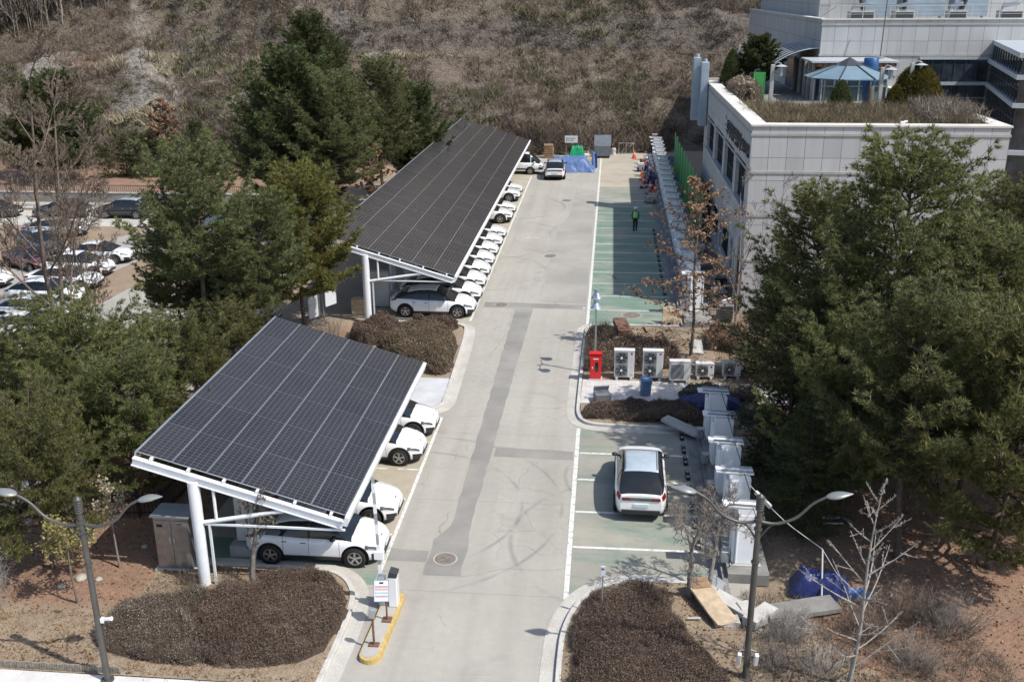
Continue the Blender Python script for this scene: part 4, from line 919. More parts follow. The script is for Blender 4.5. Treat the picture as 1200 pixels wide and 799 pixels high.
# ---------------------------------------------------------------- cars
def wheel(par, x, y, r, w, sy):
    wh = thing('wheel', None, None, (x, y, r)); wh.parent = par
    n = 28; prof = [(-w / 2, r * .66), (-w / 2, r * .93), (-w / 2 + .03, r), (w / 2 - .03, r), (w / 2, r * .93), (w / 2, r * .66)]
    V = []; F = []
    for k in range(n):
        a = 2 * PI * k / n
        for (yy, rr) in prof: V.append((rr * math.cos(a), yy, rr * math.sin(a)))
    m = len(prof)
    for k in range(n):
        for q in range(m - 1): F.append((k * m + q, k * m + q + 1, ((k + 1) % n) * m + q + 1, ((k + 1) % n) * m + q))
    Geo().add(V, F, 0, True).build('tyre', M['tyre'], wh)
    g = Geo(); yo = sy * (w / 2 - .001)
    V = []; 
    for k in range(n): a = 2 * PI * k / n; V += [(r * .66 * math.cos(a), yo, r * .66 * math.sin(a)), (r * .60 * math.cos(a), yo, r * .60 * math.sin(a)), (r * .60 * math.cos(a), yo - sy * .026, r * .60 * math.sin(a))]
    F = [(3 * k + q, 3 * ((k + 1) % n) + q, 3 * ((k + 1) % n) + q + 1, 3 * k + q + 1) for k in range(n) for q in (0, 1)]
    g.add(V, F)
    for k in range(5):
        a = 2 * PI * k / 5 + .3
        for da in (-.13, .13):
            c = (r * .34 * math.cos(a + da), yo - sy * .013, r * .34 * math.sin(a + da))
            g.box(c, (r * .56, .018, r * .085), ry=-(a + da * .6))
    g.tube([(0, yo - sy * .026, 0), (0, yo + sy * .002, 0)], r * .13, 10)
    g.build('rim', M['rim'], wh)
    Geo().tube([(0, yo - sy * .04, 0), (0, yo - sy * .027, 0)], r * .67, 20).build('brake_shadow', M['black'], wh)
    return wh
def itp(tab, x):
    xs_ = [p[0] for p in tab]; P = [p[1] for p in tab]; return float(np.interp(x, xs_, P))
def smooth_tab(tab, n=60):
    xs_ = np.linspace(tab[0][0], tab[-1][0], n); y = np.interp(xs_, [p[0] for p in tab], [p[1] for p in tab])
    k = np.array([1, 2, 3, 2, 1]) / 9.0; yp = np.pad(y, 2, mode='edge'); y2 = np.convolve(yp, k, 'valid'); y2[0] = y[0]; y2[-1] = y[-1]
    return list(zip(xs_, y2))
def make_car(S, label, paint, name='parked_car', cat='car', group=None):
    t = thing(name, label, cat, group=group)
    Wt = smooth_tab(S['w']); Zt = smooth_tab(S['zt']); Zb = smooth_tab(S['zb']); Zr = smooth_tab(S['zr'])
    def sec(x):
        w, zt, zb = itp(Wt, x), itp(Zt, x), itp(Zb, x); h = zt - zb
        return np.array([(0, zb), (.8 * w, zb), (.955 * w, zb + .05), (w, zb + .3 * h), (w, zb + .6 * h), (.975 * w, zt - .09), (.90 * w, zt - .005), (.6 * w, zt + .028), (0, zt + .042)])
    def surf(x, s, side=1, off=0.0):
        p = sec(x); i = min(int(s), len(p) - 2); f = s - i; q = p[i] * (1 - f) + p[i + 1] * f
        d = p[i + 1] - p[i]; n = np.array((d[1], -d[0])); n /= np.linalg.norm(n) + 1e-9
        q = q + n * off; return (x, side * q[0], q[1])
    x0, x1 = S['w'][0][0], S['w'][-1][0]
    u = np.linspace(0, 1, 44); xs_ = x0 + (x1 - x0) * (0.5 - 0.5 * np.cos(PI * (u * .8 + .1))) ; xs_ = (xs_ - xs_[0]) / (xs_[-1] - xs_[0]) * (x1 - x0) + x0
    ring = []
    for x in xs_:
        h = sec(x); full = [(x, y, z) for y, z in h] + [(x, -y, z) for y, z in h[-2:0:-1]]; ring.append(full)
    m = len(ring[0]); V = np.array(ring).reshape(-1, 3); F = []; mt = []
    for i in range(len(ring) - 1):
        for j in range(m): F.append((i * m + j, (i + 1) * m + j, (i + 1) * m + (j + 1) % m, i * m + (j + 1) % m)); mt.append(1 if j in (0, 1, m - 1, m - 2) else 0)
    g = Geo(); g.add(V, F, mt, True); g.add(V[:m], [tuple(range(m))], 0); g.add(V[-m:], [tuple(range(m))[::-1]], 0)
    body = g.build('body', [M[paint], M['clad']], t)
    # glasshouse
    gx0, gx1 = S['zr'][0][0], S['zr'][-1][0]; wt = S['wt']
    def gsec(x):
        w, zt, zr = itp(Wt, x), itp(Zt, x), itp(Zr, x); zmax = max(p[1] for p in S['zr'])
        f = min(1, max(0, (zr - zt) / (zmax - zt))); wb = .905 * w; wtop = wb + (wt * (1 - .035 * (x - .1) ** 2) - wb) * f ** 1.3
        zr = max(zr, zt - .03)
        return np.array([(wb, zt - .06), (wb * .6 + wtop * .4 + .02 * f, zt * .55 + zr * .45), (wtop + .045 * f, zr - .075 * f), (wtop * .93, zr - .012), (wtop * .5, zr + .012), (0, zr + .02)])
    gxs = np.linspace(gx0, gx1, 30); ring = []
    for x in gxs:
        h = gsec(x); ring.append([(x, y, z) for y, z in h] + [(x, -y, z) for y, z in h[-2::-1]])
    m = len(ring[0]); V = np.array(ring).reshape(-1, 3)
    F = [(i * m + j, (i + 1) * m + j, (i + 1) * m + j + 1, i * m + j + 1) for i in range(len(ring) - 1) for j in range(m - 1)]
    g = Geo(); g.add(V, F, 0, True); g.add(V[:m], [tuple(range(m))], 0); g.add(V[-m:], [tuple(range(m))[::-1]], 0)
    g.build('window_glass', M['glass_dark'], t)
    ra, rb = S['roof']; rx = np.linspace(ra, rb, 16); V = []
    for x in rx:
        h = gsec(x); top = [h[2] * .25 + h[3] * .75, h[3], h[4], h[5]]
        V += [(x, y * 1.004, z + .014) for y, z in top] + [(x, -y * 1.004, z + .014) for y, z in top[-2::-1]]
    V = np.array(V); m = 7; k = len(rx)
    V2 = V - np.array((0, 0, .012))
    F = [(i * m + j, (i + 1) * m + j, (i + 1) * m + j + 1, i * m + j + 1) for i in range(k - 1) for j in range(m - 1)]
    n0 = len(V); edge = [(i * m, (i + 1) * m) for i in range(k - 1)] + [((k - 1) * m + j, (k - 1) * m + j + 1) for j in range(m - 1)] + [((i + 1) * m + m - 1, i * m + m - 1) for i in range(k - 1)] + [(j + 1, j) for j in range(m - 1)]
    g = Geo().add(np.concatenate([V, V2]), F + [(b, a, a + n0, b + n0) for a, b in edge], 0, True)
    rf = g.build('roof', M[S.get('roof_mat', paint)], t)
    if S.get('rails'):
        for sy in (-1, 1):
            P = []
            for x in np.linspace(ra + .12, rb - .15, 10): h = gsec(x); P.append((x, sy * h[3][0] * .97, h[3][1] + .035))
            Geo().tube(P, .018, 6).build('roof_rail', M[S.get('rail_mat', 'galv')], rf)
    for px in S.get('pillars', []):
        for sy in (-1, 1):
            V = []
            for x in (px - .035, px + .035):
                h = gsec(x); V += [(x, sy * (y + .006), z) for y, z in h[:4]]
            F = [(q, q + 1, 4 + q + 1, 4 + q) for q in range(3)]
            Geo().add(V, F if sy < 0 else [f[::-1] for f in F]).build('pillar', M[S.get('pillar_mat', 'clad')], t)
    def patch(name, xa, xb, sa, sb, mat, side, off=.014, nx=16, ns=7, par=None):
        V = [surf(x, s_, side, off) for x in np.linspace(xa, xb, nx) for s_ in np.linspace(sa, sb, ns)]
        F = [(i * ns + j, (i + 1) * ns + j, (i + 1) * ns + j + 1, i * ns + j + 1) for i in range(nx - 1) for j in range(ns - 1)]
        return Geo().add(V, F if side > 0 else [f[::-1] for f in F], 0, True).build(name, mat, par or t)
    r = S['r']; tw = .24
    for wx in S['wx']:
        for sy in (-1, 1):
            w_ = itp(Wt, wx)
            wheel(t, wx, sy * (w_ - tw / 2 + .034), r, tw, sy)
            # arch: dark liner disc plus rim
            n = 22; V = []; F = []; ro = r + .10; yy = sy * (w_ + .008)
            for k in range(n):
                a = rad(-28) + rad(236) * k / (n - 1)
                V += [((r + .03) * math.cos(a) + wx, yy, (r + .03) * math.sin(a) + r), (ro * math.cos(a) + wx, yy, ro * math.sin(a) + r - .005), ((ro + .01) * math.cos(a) + wx, yy - sy * .06, (ro + .01) * math.sin(a) + r)]
            for k in range(n - 1):
                for q in (0, 1): F.append((3 * k + q, 3 * k + q + 1, 3 * (k + 1) + q + 1, 3 * (k + 1) + q))
            Geo().add(V, F + [f[::-1] for f in F], 0).build('wheel_arch', M[S.get('arch_mat', 'clad')], t)
            lin = Geo().tube([(wx, sy * (w_ - .10), r + .01), (wx, sy * (w_ + .004), r + .01)], r + .035, 24); lin.build('arch_liner', M['black'], t)
    for sy in (-1, 1):
        hl = patch('headlight', *S['head'], M['lens'], sy); patch('lamp_strip', S['head'][0] + .10, S['head'][1] - .02, S['head'][2] + .08, S['head'][2] + .2, M['drl'], sy, .022, par=hl)
        patch('taillight', *S['tail'], M['tail'], sy)
        mx = S['mirror']; h = gsec(mx)
        Geo().sphere((mx + .02, sy * (h[0][0] + .13), h[0][1] + .14), .11, 10, 6, z=.65).box((mx + .03, sy * (h[0][0] + .04), h[0][1] + .1), (.06, .14, .03)).build('mirror', M[S.get('mirror_mat', 'clad')], t)
        for dx in S['doors']:
            patch('door_seam', dx - .006, dx + .006, 2.6, 6.0, M['clad'], sy, .003, 2, 8)
        for dx in S['handles']:
            patch('door_handle', dx - .09, dx + .09, 4.72, 4.85, M['clad' if S.get('dark_handle') else 'galv'], sy, .012, 2, 2)
        patch('side_sill', S['wx'][0] + r + .08, S['wx'][1] - r - .08, 2.0, 2.75, M[S.get('sill_mat', 'clad')], sy, .008, 8, 3)
    # front and rear bumpers
    zb, zt = itp(Zb, x1), itp(Zt, x1); w_ = itp(Wt, x1)
    Geo().bx(x1 - .05, x1 + .035, -w_ * .92, w_ * .92, zb + .02, zb + .5 * (zt - zb)).build('front_grille', M['clad'], t, bevel=.02)
    Geo().bx(x1 + .02, x1 + .05, -.26, .26, zb + .22, zb + .33).build('number_plate', M['plate'], t)
    for sy in (-1, 1): patch('corner_intake', x1 - .34, x1 - .01, 1.9, 3.7, M['clad'], sy, .008)
    zb, zt = itp(Zb, x0), itp(Zt, x0); w_ = itp(Wt, x0)
    Geo().bx(x0 - .04, x0 + .05, -w_ * .95, w_ * .95, zb - .02, zb + .24 * (zt - zb)).build('rear_bumper', M['clad'], t, bevel=.02)
    Geo().bx(x0 - .03, x0 + .02, -.26, .26, zb + .42 * (zt - zb), zb + .42 * (zt - zb) + .11).build('number_plate', M['plate'], t)
    Geo().bx(x0 - .022, x0 + .02, -w_ * .9, w_ * .9, zb + .76 * (zt - zb), zb + .93 * (zt - zb)).build('tail_strip', M['lens'], t)
    for sy in (-1, 1): Geo().bx(x0 - .03, x0 + .02, sy * w_ * .52, sy * w_ * .93, zb + .78 * (zt - zb), zb + .91 * (zt - zb)).build('taillight', M['tail'], t)
    if S.get('badge'): Geo().box((x1 - .16, 0, itp(Zt, x1 - .16) + .052), (.07, .13, .01)).build('badge', M['galv'], t)
    return t
EV = dict(w=[(-2.34, .70), (-2.2, .84), (-1.9, .91), (-1.4, .945), (-.4, .925), (.6, .93), (1.4, .945), (1.85, .90), (2.12, .80), (2.28, .66), (2.34, .55)],
          zt=[(-2.34, .95), (-2.15, 1.06), (-1.5, 1.07), (-.5, 1.0), (.6, .985), (1.05, .985), (1.6, .92), (2.05, .80), (2.25, .70), (2.34, .60)],
          zb=[(-2.34, .40), (-2.0, .26), (-1.2, .19), (1.6, .19), (2.1, .22), (2.34, .28)],
          zr=[(-2.12, 1.04), (-1.85, 1.22), (-1.4, 1.39), (-.8, 1.52), (-.1, 1.55), (.3, 1.50), (.75, 1.30), (1.2, 1.03), (1.38, .94)], wt=.60, roof=(-1.35, .28), roof_mat='car_white',
          wx=(-1.45, 1.45), r=.365, head=(1.80, 2.26, 4.55, 5.55), tail=(-2.3, -1.95, 5.0, 5.9), mirror=.72, doors=(.93, -.12, -1.0), handles=(-.3, -1.15 + .2), pillars=(-.12,), dark_handle=True, badge=True)
SUV = dict(w=[(-2.30, .72), (-2.22, .81), (-2.0, .88), (-1.4, .94), (0, .93), (1.35, .94), (1.9, .88), (2.2, .76), (2.3, .66)],
           zt=[(-2.30, 1.02), (-2.1, 1.10), (-1, 1.06), (.8, 1.02), (1.1, 1.03), (1.9, .95), (2.2, .84), (2.3, .74)],
           zb=[(-2.3, .34), (-1.9, .26), (1.9, .24), (2.3, .32)],
           zr=[(-2.22, 1.08), (-2.05, 1.22), (-1.75, 1.44), (-1.35, 1.58), (-.8, 1.63), (0, 1.64), (.35, 1.58), (.85, 1.34), (1.3, 1.05), (1.4, 1.0)], wt=.63, roof=(-1.42, .28), roof_mat='roof_sky_tint', rails=True,
           wx=(-1.38, 1.38), r=.355, head=(1.8, 2.22, 4.5, 5.5), tail=(-2.27, -2.0, 4.5, 5.8), mirror=.85, doors=(1.0, -.1, -1.05), handles=(-.25, -1.0), pillars=(-.1, -1.15), mirror_mat='clad')
SEDAN = dict(w=[(-2.38, .72), (-2.2, .86), (-1.4, .92), (0, .91), (1.4, .92), (2.0, .84), (2.3, .66), (2.4, .56)],
             zt=[(-2.38, .92), (-2.1, 1.0), (-1.5, 1.0), (0, .93), (.9, .92), (1.8, .84), (2.2, .74), (2.4, .62)],
             zb=[(-2.38, .34), (-1.9, .2), (1.9, .19), (2.4, .28)],
             zr=[(-1.9, .97), (-1.5, 1.16), (-.95, 1.38), (-.2, 1.45), (.25, 1.40), (.8, 1.18), (1.25, .93)], wt=.58, roof=(-.95, .22),
             wx=(-1.42, 1.42), r=.33, head=(1.85, 2.3, 4.9, 5.8), tail=(-2.33, -1.95, 4.8, 5.8), mirror=.7, doors=(.9, -.1, -1.0), handles=(-.25, -1.0), pillars=(-.1,), arch_mat='black', sill_mat='clad', mirror_mat='clad')
VAN = dict(w=[(-2.5, .84), (-2.3, .87), (0, .87), (1.8, .87), (2.3, .82), (2.5, .74)],
           zt=[(-2.5, 1.12), (0, 1.12), (1.75, 1.10), (2.2, 1.02), (2.5, .86)], zb=[(-2.5, .42), (1.8, .40), (2.5, .44)],
           zr=[(-2.45, 1.12), (-2.35, 1.7), (-2.1, 1.92), (-.5, 1.96), (1.15, 1.94), (1.5, 1.78), (2.1, 1.22), (2.25, 1.05)], wt=.70, roof=(-2.2, 1.25), roof_mat='car_white',
           wx=(-1.5, 1.35), r=.33, head=(2.2, 2.46, 4.3, 5.3), tail=(-2.48, -2.38, 3.5, 5.6), mirror=1.75, doors=(1.5, .35, -.6), handles=(.5, -.45), pillars=(.35, -.6, -1.5, 1.42, -2.1, -1.8), pillar_mat='car_white', mirror_mat='car_white', sill_mat='clad')
first_ev = None
def place(t, x, y, h, s=1.0): t.location = (x, y, 0.01); t.rotation_euler = (0, 0, h); t.scale = (s, s, s); return t
ev = make_car(EV, 'x', 'car_white', group='white electric crossovers under the carports')
near = [(29.45, 'nearest white crossover under the near carport, its whole side showing'), (32.15, 'second white crossover under the near carport, nose just ahead of the barrier pole'),
        (37.1, 'third white crossover under the near carport, just past the empty bay'), (39.7, 'farthest white crossover under the near carport, next to the pale paving')]
far = [(56.55, 'nearest white crossover under the far carport, side showing behind the round hedge')]
yy = 56.55
far += [(yy + 2.72 * k, f'{ords[k]} white crossover from the near end of the unbroken row under the far carport') for k in range(1, 8)]
far += [(82.0, 'white crossover with a peach sticker on its door, past the first gap'), (84.8, 'white crossover right behind the one with the peach sticker'),
        (90.9, 'white crossover just past the second gap of the far row, wheel showing'), (93.7, 'farthest white crossover of the far row, nearest the white van')]
for i, (y, lab) in enumerate(near + far):
    c = ev if i == 0 else copy_tree(ev)
    c['label'] = lab; f = i >= 4
    s = 1.07 if f else 1.0
    nose = -7.25 if not f else -7.72 - (y - 56) * 0.0075
    place(c, nose - 2.34 * s + rnd.uniform(-.08, .08), y, rnd.uniform(-.012, .012), s)
    if y == 82.0:
        st = Geo().bx(.55, .85, -.965, -.955, .62, .92); o = st.build('door_sticker', plain('peach sticker', (0.75, 0.36, 0.2), .6), c)
suv = make_car(dict(SUV, rail_mat='galv', roof_mat='car_silver_roof') if False else SUV, 'white crossover with a glossy roof parked alone in the green bays, tail to the camera', 'car_white')
place(suv, 1.52, 34.75, PI / 2 - .015, 1.03)
s2 = copy_tree(suv, 'white SUV on the far roadway beside the blue tarpaulins, tail to the camera'); place(s2, -5.5, 103.7, PI / 2 + .03, 1.12)
van = make_car(VAN, 'tall white van with dark lower trim parked sideways at the end of the far carport', 'car_white', 'parked_van', 'van')
place(van, -9.7, 105.4, 0.0, 1.12)
# the left hand car park behind the pines
LG = 'cars in the left hand car park'
sw = make_car(SEDAN, 'x', 'car_white', group=LG)
lots = [('w', -32.2, 50.3, 0.05, 'white saloon at the near end of the white row in the left car park'), ('w', -33.6, 53.4, 0.05, 'white saloon beside the pine tops, second of the white row in the left car park'),
        ('e', -34.6, 56.6, 0.06, 'third car of the white row in the left car park'), ('w', -35.3, 60.0, 0.04, 'fourth car of the white row in the left car park, behind the thin stems'),
        ('e', -36.0, 63.2, 0.03, 'long white crossover, fifth of the white row in the left car park'), ('w', -36.2, 66.6, 0.05, 'white car at the far end of the white row in the left car park'),
        ('w', -31.2, 47.2, 0.05, 'white saloon at the very front of the white row, lowest in the left car park'),
        ('e', -30.2, 44.0, 0.05, 'white crossover half hidden below the front of the white row'),
        ('w', -41.0, 56.5, 0.05, 'white saloon left of the white row, second column of the left car park'),
        ('e', -41.4, 59.8, 0.05, 'white crossover left of the white row, behind the first of the second column'),
        ('w', -45.6, 63.0, 0.9, 'white car cut by the left edge of the picture, in the left car park')]
for i, (k, x, y, h, lab) in enumerate(lots):
    src = sw if k == 'w' else ev
    c = sw if i == 0 else copy_tree(src)
    c['label'] = lab; c['group'] = LG; place(c, x, y, h, 1.0); c.location.z = .085
M['car_maroon'] = plain('maroon car paint', (0.09, 0.012, 0.015), 0.3, 0, 0.06, 2, coat=1.0)
def recol(t, src, dst):
    for o in [t] + list(t.children_recursive):
        if o.type == 'MESH' and any(m == M[src] for m in o.data.materials):
            o.data = o.data.copy()
            for i, m in enumerate(o.data.materials):
                if m == M[src]: o.data.materials[i] = M[dst]
darks = [('s', 'car_black', -41.3, 81.2, PI, 'black SUV parked along the low wall beyond the left car park'), ('w', 'car_grey', -46.9, 81.0, PI, 'dark grey car behind the black SUV along the low wall'),
         ('w', 'car_black', -53.0, 80.8, 0, 'black car at the left edge along the low wall'), ('s', 'car_grey', -42.0, 69.0, -.6, 'dark grey hatchback standing apart in the left car park'),
         ('w', 'car_silver', -43.6, 74.0, .3, 'silver car half hidden by bare stems at the left edge'), ('w', 'car_beige', -33.6, 74.6, 0, 'pale car half hidden behind the tall pine in the left car park'),
         ('w', 'car_maroon', -40.3, 64.6, -.5, 'dark red car in front of the grey hatchback in the left car park'),
         ('w', 'car_grey', -23.6, 58.6, .1, 'slate grey car behind the yellow green pine'), ('w', 'car_silver', -21.2, 53.4, .1, 'silver car behind the trees beyond the near carport'),
         ('w', 'car_silver', -23.4, 31.9, PI - .3, 'silver car with red tail lamps behind the iron fence at the left edge'), ('s', 'car_grey', -22.4, 35.6, PI - .3, 'grey SUV hidden under the pine boughs at the left edge')]
for k, col, x, y, h, lab in darks:
    c = copy_tree(suv if k == 's' else sw, lab); c['group'] = LG; place(c, x, y, h, 1.0); c.location.z = .085; recol(c, 'car_white', col)

# ---------------------------------------------------------------- white cabinets on the plinths
struct(Geo().bx(4.22, 5.55, 28.7, 40.3, -.06, .34), 'plinth', M['conc_dark'])
struct(Geo().bx(4.56, 6.2, 55.0, 117, -.06, .30), 'plinth', M['conc_dark'])
def cabinet0():
    t = thing('equipment_cabinet', 'x', 'cabinet', group='white cabinets on the concrete plinth')
    # casing with rounded upper corners (rounded in the X-Z plane)
    def rr(w, h, r, n=5):
        P = [(-w / 2, 0), (w / 2, 0)]
        P += [(w / 2 - r + r * math.cos(a), h - r + r * math.sin(a)) for a in np.linspace(0, PI / 2, n)]
        P += [(-w / 2 + r * math.cos(a) + 0, h - r + r * math.sin(a)) for a in (PI / 2,)] + [(-w / 2, h)]
        return P
    P = rr(.74, 2.05, .16); n = len(P)
    def slab(P, y0, y1, dx=0, dz=0):
        V = [(x + dx, y0, z + dz) for x, z in P] + [(x + dx, y1, z + dz) for x, z in P]
        return V, [tuple(range(n)), tuple(range(n, 2 * n))[::-1]] + [((i + 1) % n, i, n + i, n + (i + 1) % n) for i in range(n)]
    g = Geo(); V, F = slab(P, -.16, .16); g.add(V, F); g.build('casing', M['cab_white'], t)
    g = Geo(); g.bx(-.345, -.31, -.20, -.161, .02, 1.95).bx(.31, .345, -.20, -.161, .02, 1.85).bx(-.31, .31, -.175, -.161, .06, 1.84); g.build('front_panel', M['cab_white'], t, bevel=.006)
    g = Geo(); g.bx(-.47, -.375, -.1, .5, .0, 1.8); g.build('side_panel', M['cab_white'], t, bevel=.01)
    g = Geo(); g.box((-.2, .05, 2.12), (1.3, .42, .07), ry=.05); g.build('top_plate', M['cab_white'], t, bevel=.01)
    g = Geo(); g.box((-.12, -.13, 2.19), (1.1, .05, .06), ry=.05).box((-.12, .22, 2.19), (1.1, .05, .06), ry=.05); g.build('top_rail', M['galv'], t)
    Geo().bx(-.78, -.52, -.1, .2, .0, .42).build('junction_box', M['galv'], t, bevel=.015)
    Geo().bx(-.5, .5, -.28, .5, -.03, .04).build('foot_plate', M['conc'], t)
    Geo().tube([(.1, -.1, 2.15), (.25, -.9, 1.75), (.33, -1.8, 1.9), (.3, -2.4, 2.1)], .014, 5).build('cable', M['black'], t)
    Geo().tube([(-.6, -.2, .42), (-.62, -.5, .55), (-.5, -.6, .3), (-.45, -.3, .1)], .02, 5).build('hose', M['black'], t)
    return t
cab0 = cabinet0(); kc = 0
for k in range(5):
    t = cab0 if k == 0 else copy_tree(cab0)
    t['label'] = ('nearest' if k == 0 else ords[k]) + ' cabinet from the near end of the short row beside the lone parked crossover'
    t.location = (4.85 + rnd.uniform(-.02, .02) - .015 * k, 29.45 + 2.45 * k, .34); t.rotation_euler = (0, 0, rnd.uniform(-.02, .02))
for k in range(22):
    t = copy_tree(cab0); t['group'] = 'white cabinets along the building'
    t['label'] = ('nearest' if k == 0 else ords[k]) + ' cabinet from the near end of the long row beside the granite building'
    t.location = (5.35 + rnd.uniform(-.02, .02) + .004 * k, 57.2 + 2.72 * k, .30); t.rotation_euler = (0, 0, rnd.uniform(-.02, .02)); t.scale = (1.08, 1.08, 1.08)

# ---------------------------------------------------------------- street lamps
def street_lamp(x, y, label, cam_side):
    t = thing('street_lamp', label, 'street lamp', (x, y, 0.1), 0, 'twin arm street lamps')
    Geo().tube([(0, 0, 0), (0, 0, 3.5), (0, 0, 5.35)], [.092, .082, .072], 14).cyl((0, 0, 0), .18, .05, 16).build('pole', M['pole_grey'], t)
    g = Geo()
    for z in (3.72, 4.72, 5.02): g.cyl((0, 0, z), .112, .05, 14)
    g.build('collar', M['pole_grey'], t)
    g = Geo(); prof = []
    for k in range(6): prof += [(.075, 5.30 + k * .07), (.112, 5.32 + k * .07), (.112, 5.35 + k * .07)]
    prof += [(.07, 5.74), (.03, 5.78)]
    g.tube([(0, 0, z) for r_, z in prof], [r_ for r_, z in prof], 14); g.build('finial', M['pole_grey'], t)
    for s in (-1, 1):
        P = catmull([(0, 0, 4.98), (s * .45, 0, 4.92), (s * .95, 0, 5.12), (s * 1.35, 0, 5.55), (s * 1.72, 0, 5.78)], 5)
        arm = Geo().tube(P, np.linspace(.048, .034, len(P)), 10).build('arm', M['pole_grey'], t)
        P = catmull([(0, 0, 4.3), (s * .1, 0, 4.55), (s * .32, 0, 4.85), (s * .6, 0, 4.98)], 4)
        Geo().tube(P, .025, 8).build('arm_stay', M['pole_grey'], t)
        # lamp head: flattened teardrop
        n, m = 12, 14; V = []; F = []
        a0 = .18
        for i in range(n + 1):
            u = i / n; L_ = .68 * u; wv = .175 * math.sin(PI * min(1, u ** .75 * .93 + .05)) + .012; hv = .075 * math.sin(PI * min(1, u ** .8 * .93 + .05)) + .012
            for j in range(m):
                a = 2 * PI * j / m; V.append((s * (1.66 + L_ * math.cos(a0)), wv * math.cos(a), 5.76 + L_ * math.sin(a0) + hv * math.sin(a) * (1.0 if math.sin(a) > 0 else .55)))
        for i in range(n):
            for j in range(m): F.append((i * m + j, i * m + (j + 1) % m, (i + 1) * m + (j + 1) % m, (i + 1) * m + j) if s > 0 else (i * m + (j + 1) % m, i * m + j, (i + 1) * m + j, (i + 1) * m + (j + 1) % m))
        g = Geo().add(V, F, 0, True); g.add(V[:m], [tuple(range(m))]); g.add(V[-m:], [tuple(range(m))])
        hd = g.build('lamp_head', M['lamp_grey'], t)
        Geo().sphere((s * 2.0, 0, 5.80), .11, 10, 6, z=.35).build('lens', M['drl'], hd)
    return t
street_lamp(4.18, 23.75, 'twin arm grey street lamp between the brown hedge and the bare ginkgo, right foreground', 1)
street_lamp(-13.62, 22.1, 'twin arm grey street lamp with a small white camera, left foreground', 1)
t = thing('security_camera', 'small white camera clamped to the left street lamp', 'camera', (-13.6, 22.1, 2.1))
Geo().box((.12, 0, 0), (.10, .12, .14)).build('bracket', M['car_white'], t, bevel=.01); Geo().tube([(.17, 0, .03), (.42, -.05, .1)], [.05, .06], 10).build('housing', M['car_white'], t)
for i, (dx, lab) in enumerate(((-.23, 'left'), (.23, 'right'))):
    t = thing('floodlight', f'{lab} of two small white floodlights on the right street lamp near the bottom edge', 'floodlight', (4.18 + dx, 23.7, .85), 0, 'floodlights on the right street lamp')
    Geo().box((0, -.05, -.03), (.11, .12, .42), rz=.1 * (1 if dx > 0 else -1), rx=.25).build('housing', M['car_white'], t, bevel=.015); Geo().tube([(0, 0, .2), (-dx * .95, 0.03, .24)], .015, 6).build('bracket', M['galv'], t)
# small two-headed lamp above the red cabinet
t = thing('path_lamp', 'slim lamp post with two cap shaped heads behind the red cabinet', 'lamp', (-.42, 47.2, .1))
Geo().cyl((0, 0, 0), .05, 4.1, 10).build('pole', M['galv'], t)
for s in (-1, 1):
    Geo().tube([(0, 0, 3.95), (0, s * .35, 4.15), (0, s * .75, 4.05)], .025, 6).build('arm', M['galv'], t)
    Geo().cyl((0, s * .85, 3.66), .27, .30, 16, r2=.09).cyl((0, s * .85, 3.96), .12, .14, 12).build('lamp_head', M['duct'], t)
Geo().box((-.6, 0, 3.35), (.12, .1, .1)).box((.0, 0, 3.3), (1.15, .03, .03)).build('crossarm', M['car_white'], t)

# ---------------------------------------------------------------- island furniture
t = thing('barrier_gate', 'parking barrier with a white kiosk and a raised striped arm on the yellow island', 'barrier', (-6.45, 26.35, .163))
kb = Geo().bx(-.02, .26, -.18, .18, 0, 1.05).build('kiosk', M['car_white'], t, bevel=.02)
V = [(-.02, -.18, 1.05), (.26, -.18, 1.05), (.26, .18, 1.05), (-.02, .18, 1.05), (.03, -.17, 1.25), (.29, -.17, 1.18), (.29, .17, 1.18), (.03, .17, 1.25)]
Geo().add(V, [(4, 5, 6, 7), (0, 1, 5, 4), (1, 2, 6, 5), (2, 3, 7, 6), (3, 0, 4, 7)]).build('screen_hood', M['frame_dark'], kb)
Geo().bx(-.36, -.14, -.12, .12, 0, 1.0).build('motor_post', M['galv'], t, bevel=.02)
am = Geo().box((0, 0, 1.75), (.09, .05, 3.6)); a_ = am.build('arm', M['galv'], t, loc=(-.28, 0, .85)); a_.rotation_euler = (0, -.02, 0)
g = Geo()
for k in range(5): g.box((.0, 0, .4 + k * .7), (.096, .056, .32))
g.build('arm_stripe', M['car_white'], a_)
Geo().box((-.28, 0, 1.75), (.32, .16, .3)).build('pivot_box', M['car_white'], t, bevel=.02)
t = thing('notice_board', 'white notice board with pink and teal lines on a thin post, on the yellow island', 'sign', (-6.38, 25.5, .163))
Geo().cyl((0, 0, 0), .03, .95, 8).build('post', M['rust'], t); Geo().box((0, 0, .02), (.28, .28, .04)).build('foot', M['rust'], t)
bd = Geo().box((0, 0, 0), (.46, .03, .66)).build('board', M['sign_white'], t, loc=(-.12, -.03, 1.05)); bd.rotation_euler = (-.35, 0, .12)
g = Geo()
for r_, (z, n, m_) in enumerate(((.12, 6, 1), (.04, 5, 1), (-.07, 5, 0), (-.17, 6, 1))):
    for k in range(n):
        x = -.16 + .32 * k / (n - 1)
        for (a, b, w_, h_) in ((-.017, .012, .012, .05), (.012, .018, .038, .011), (.012, -.012, .034, .011), (.02, 0, .01, .045)): g.box((x + a, -.0165, z + b), (w_, .004, h_), mat=m_)
g.box((0, -.0165, .24), (.12, .004, .05), mat=2); g.build('print', [M['sign_teal'], M['sign_red'], M['black']], bd)
g = Geo()
for s in (-1, 1): g.box((s * .222, -.017, 0), (.014, .005, .66)); g.box((0, -.017, s * .322), (.46, .005, .014))
g.build('border', M['sky_tarp'], bd)
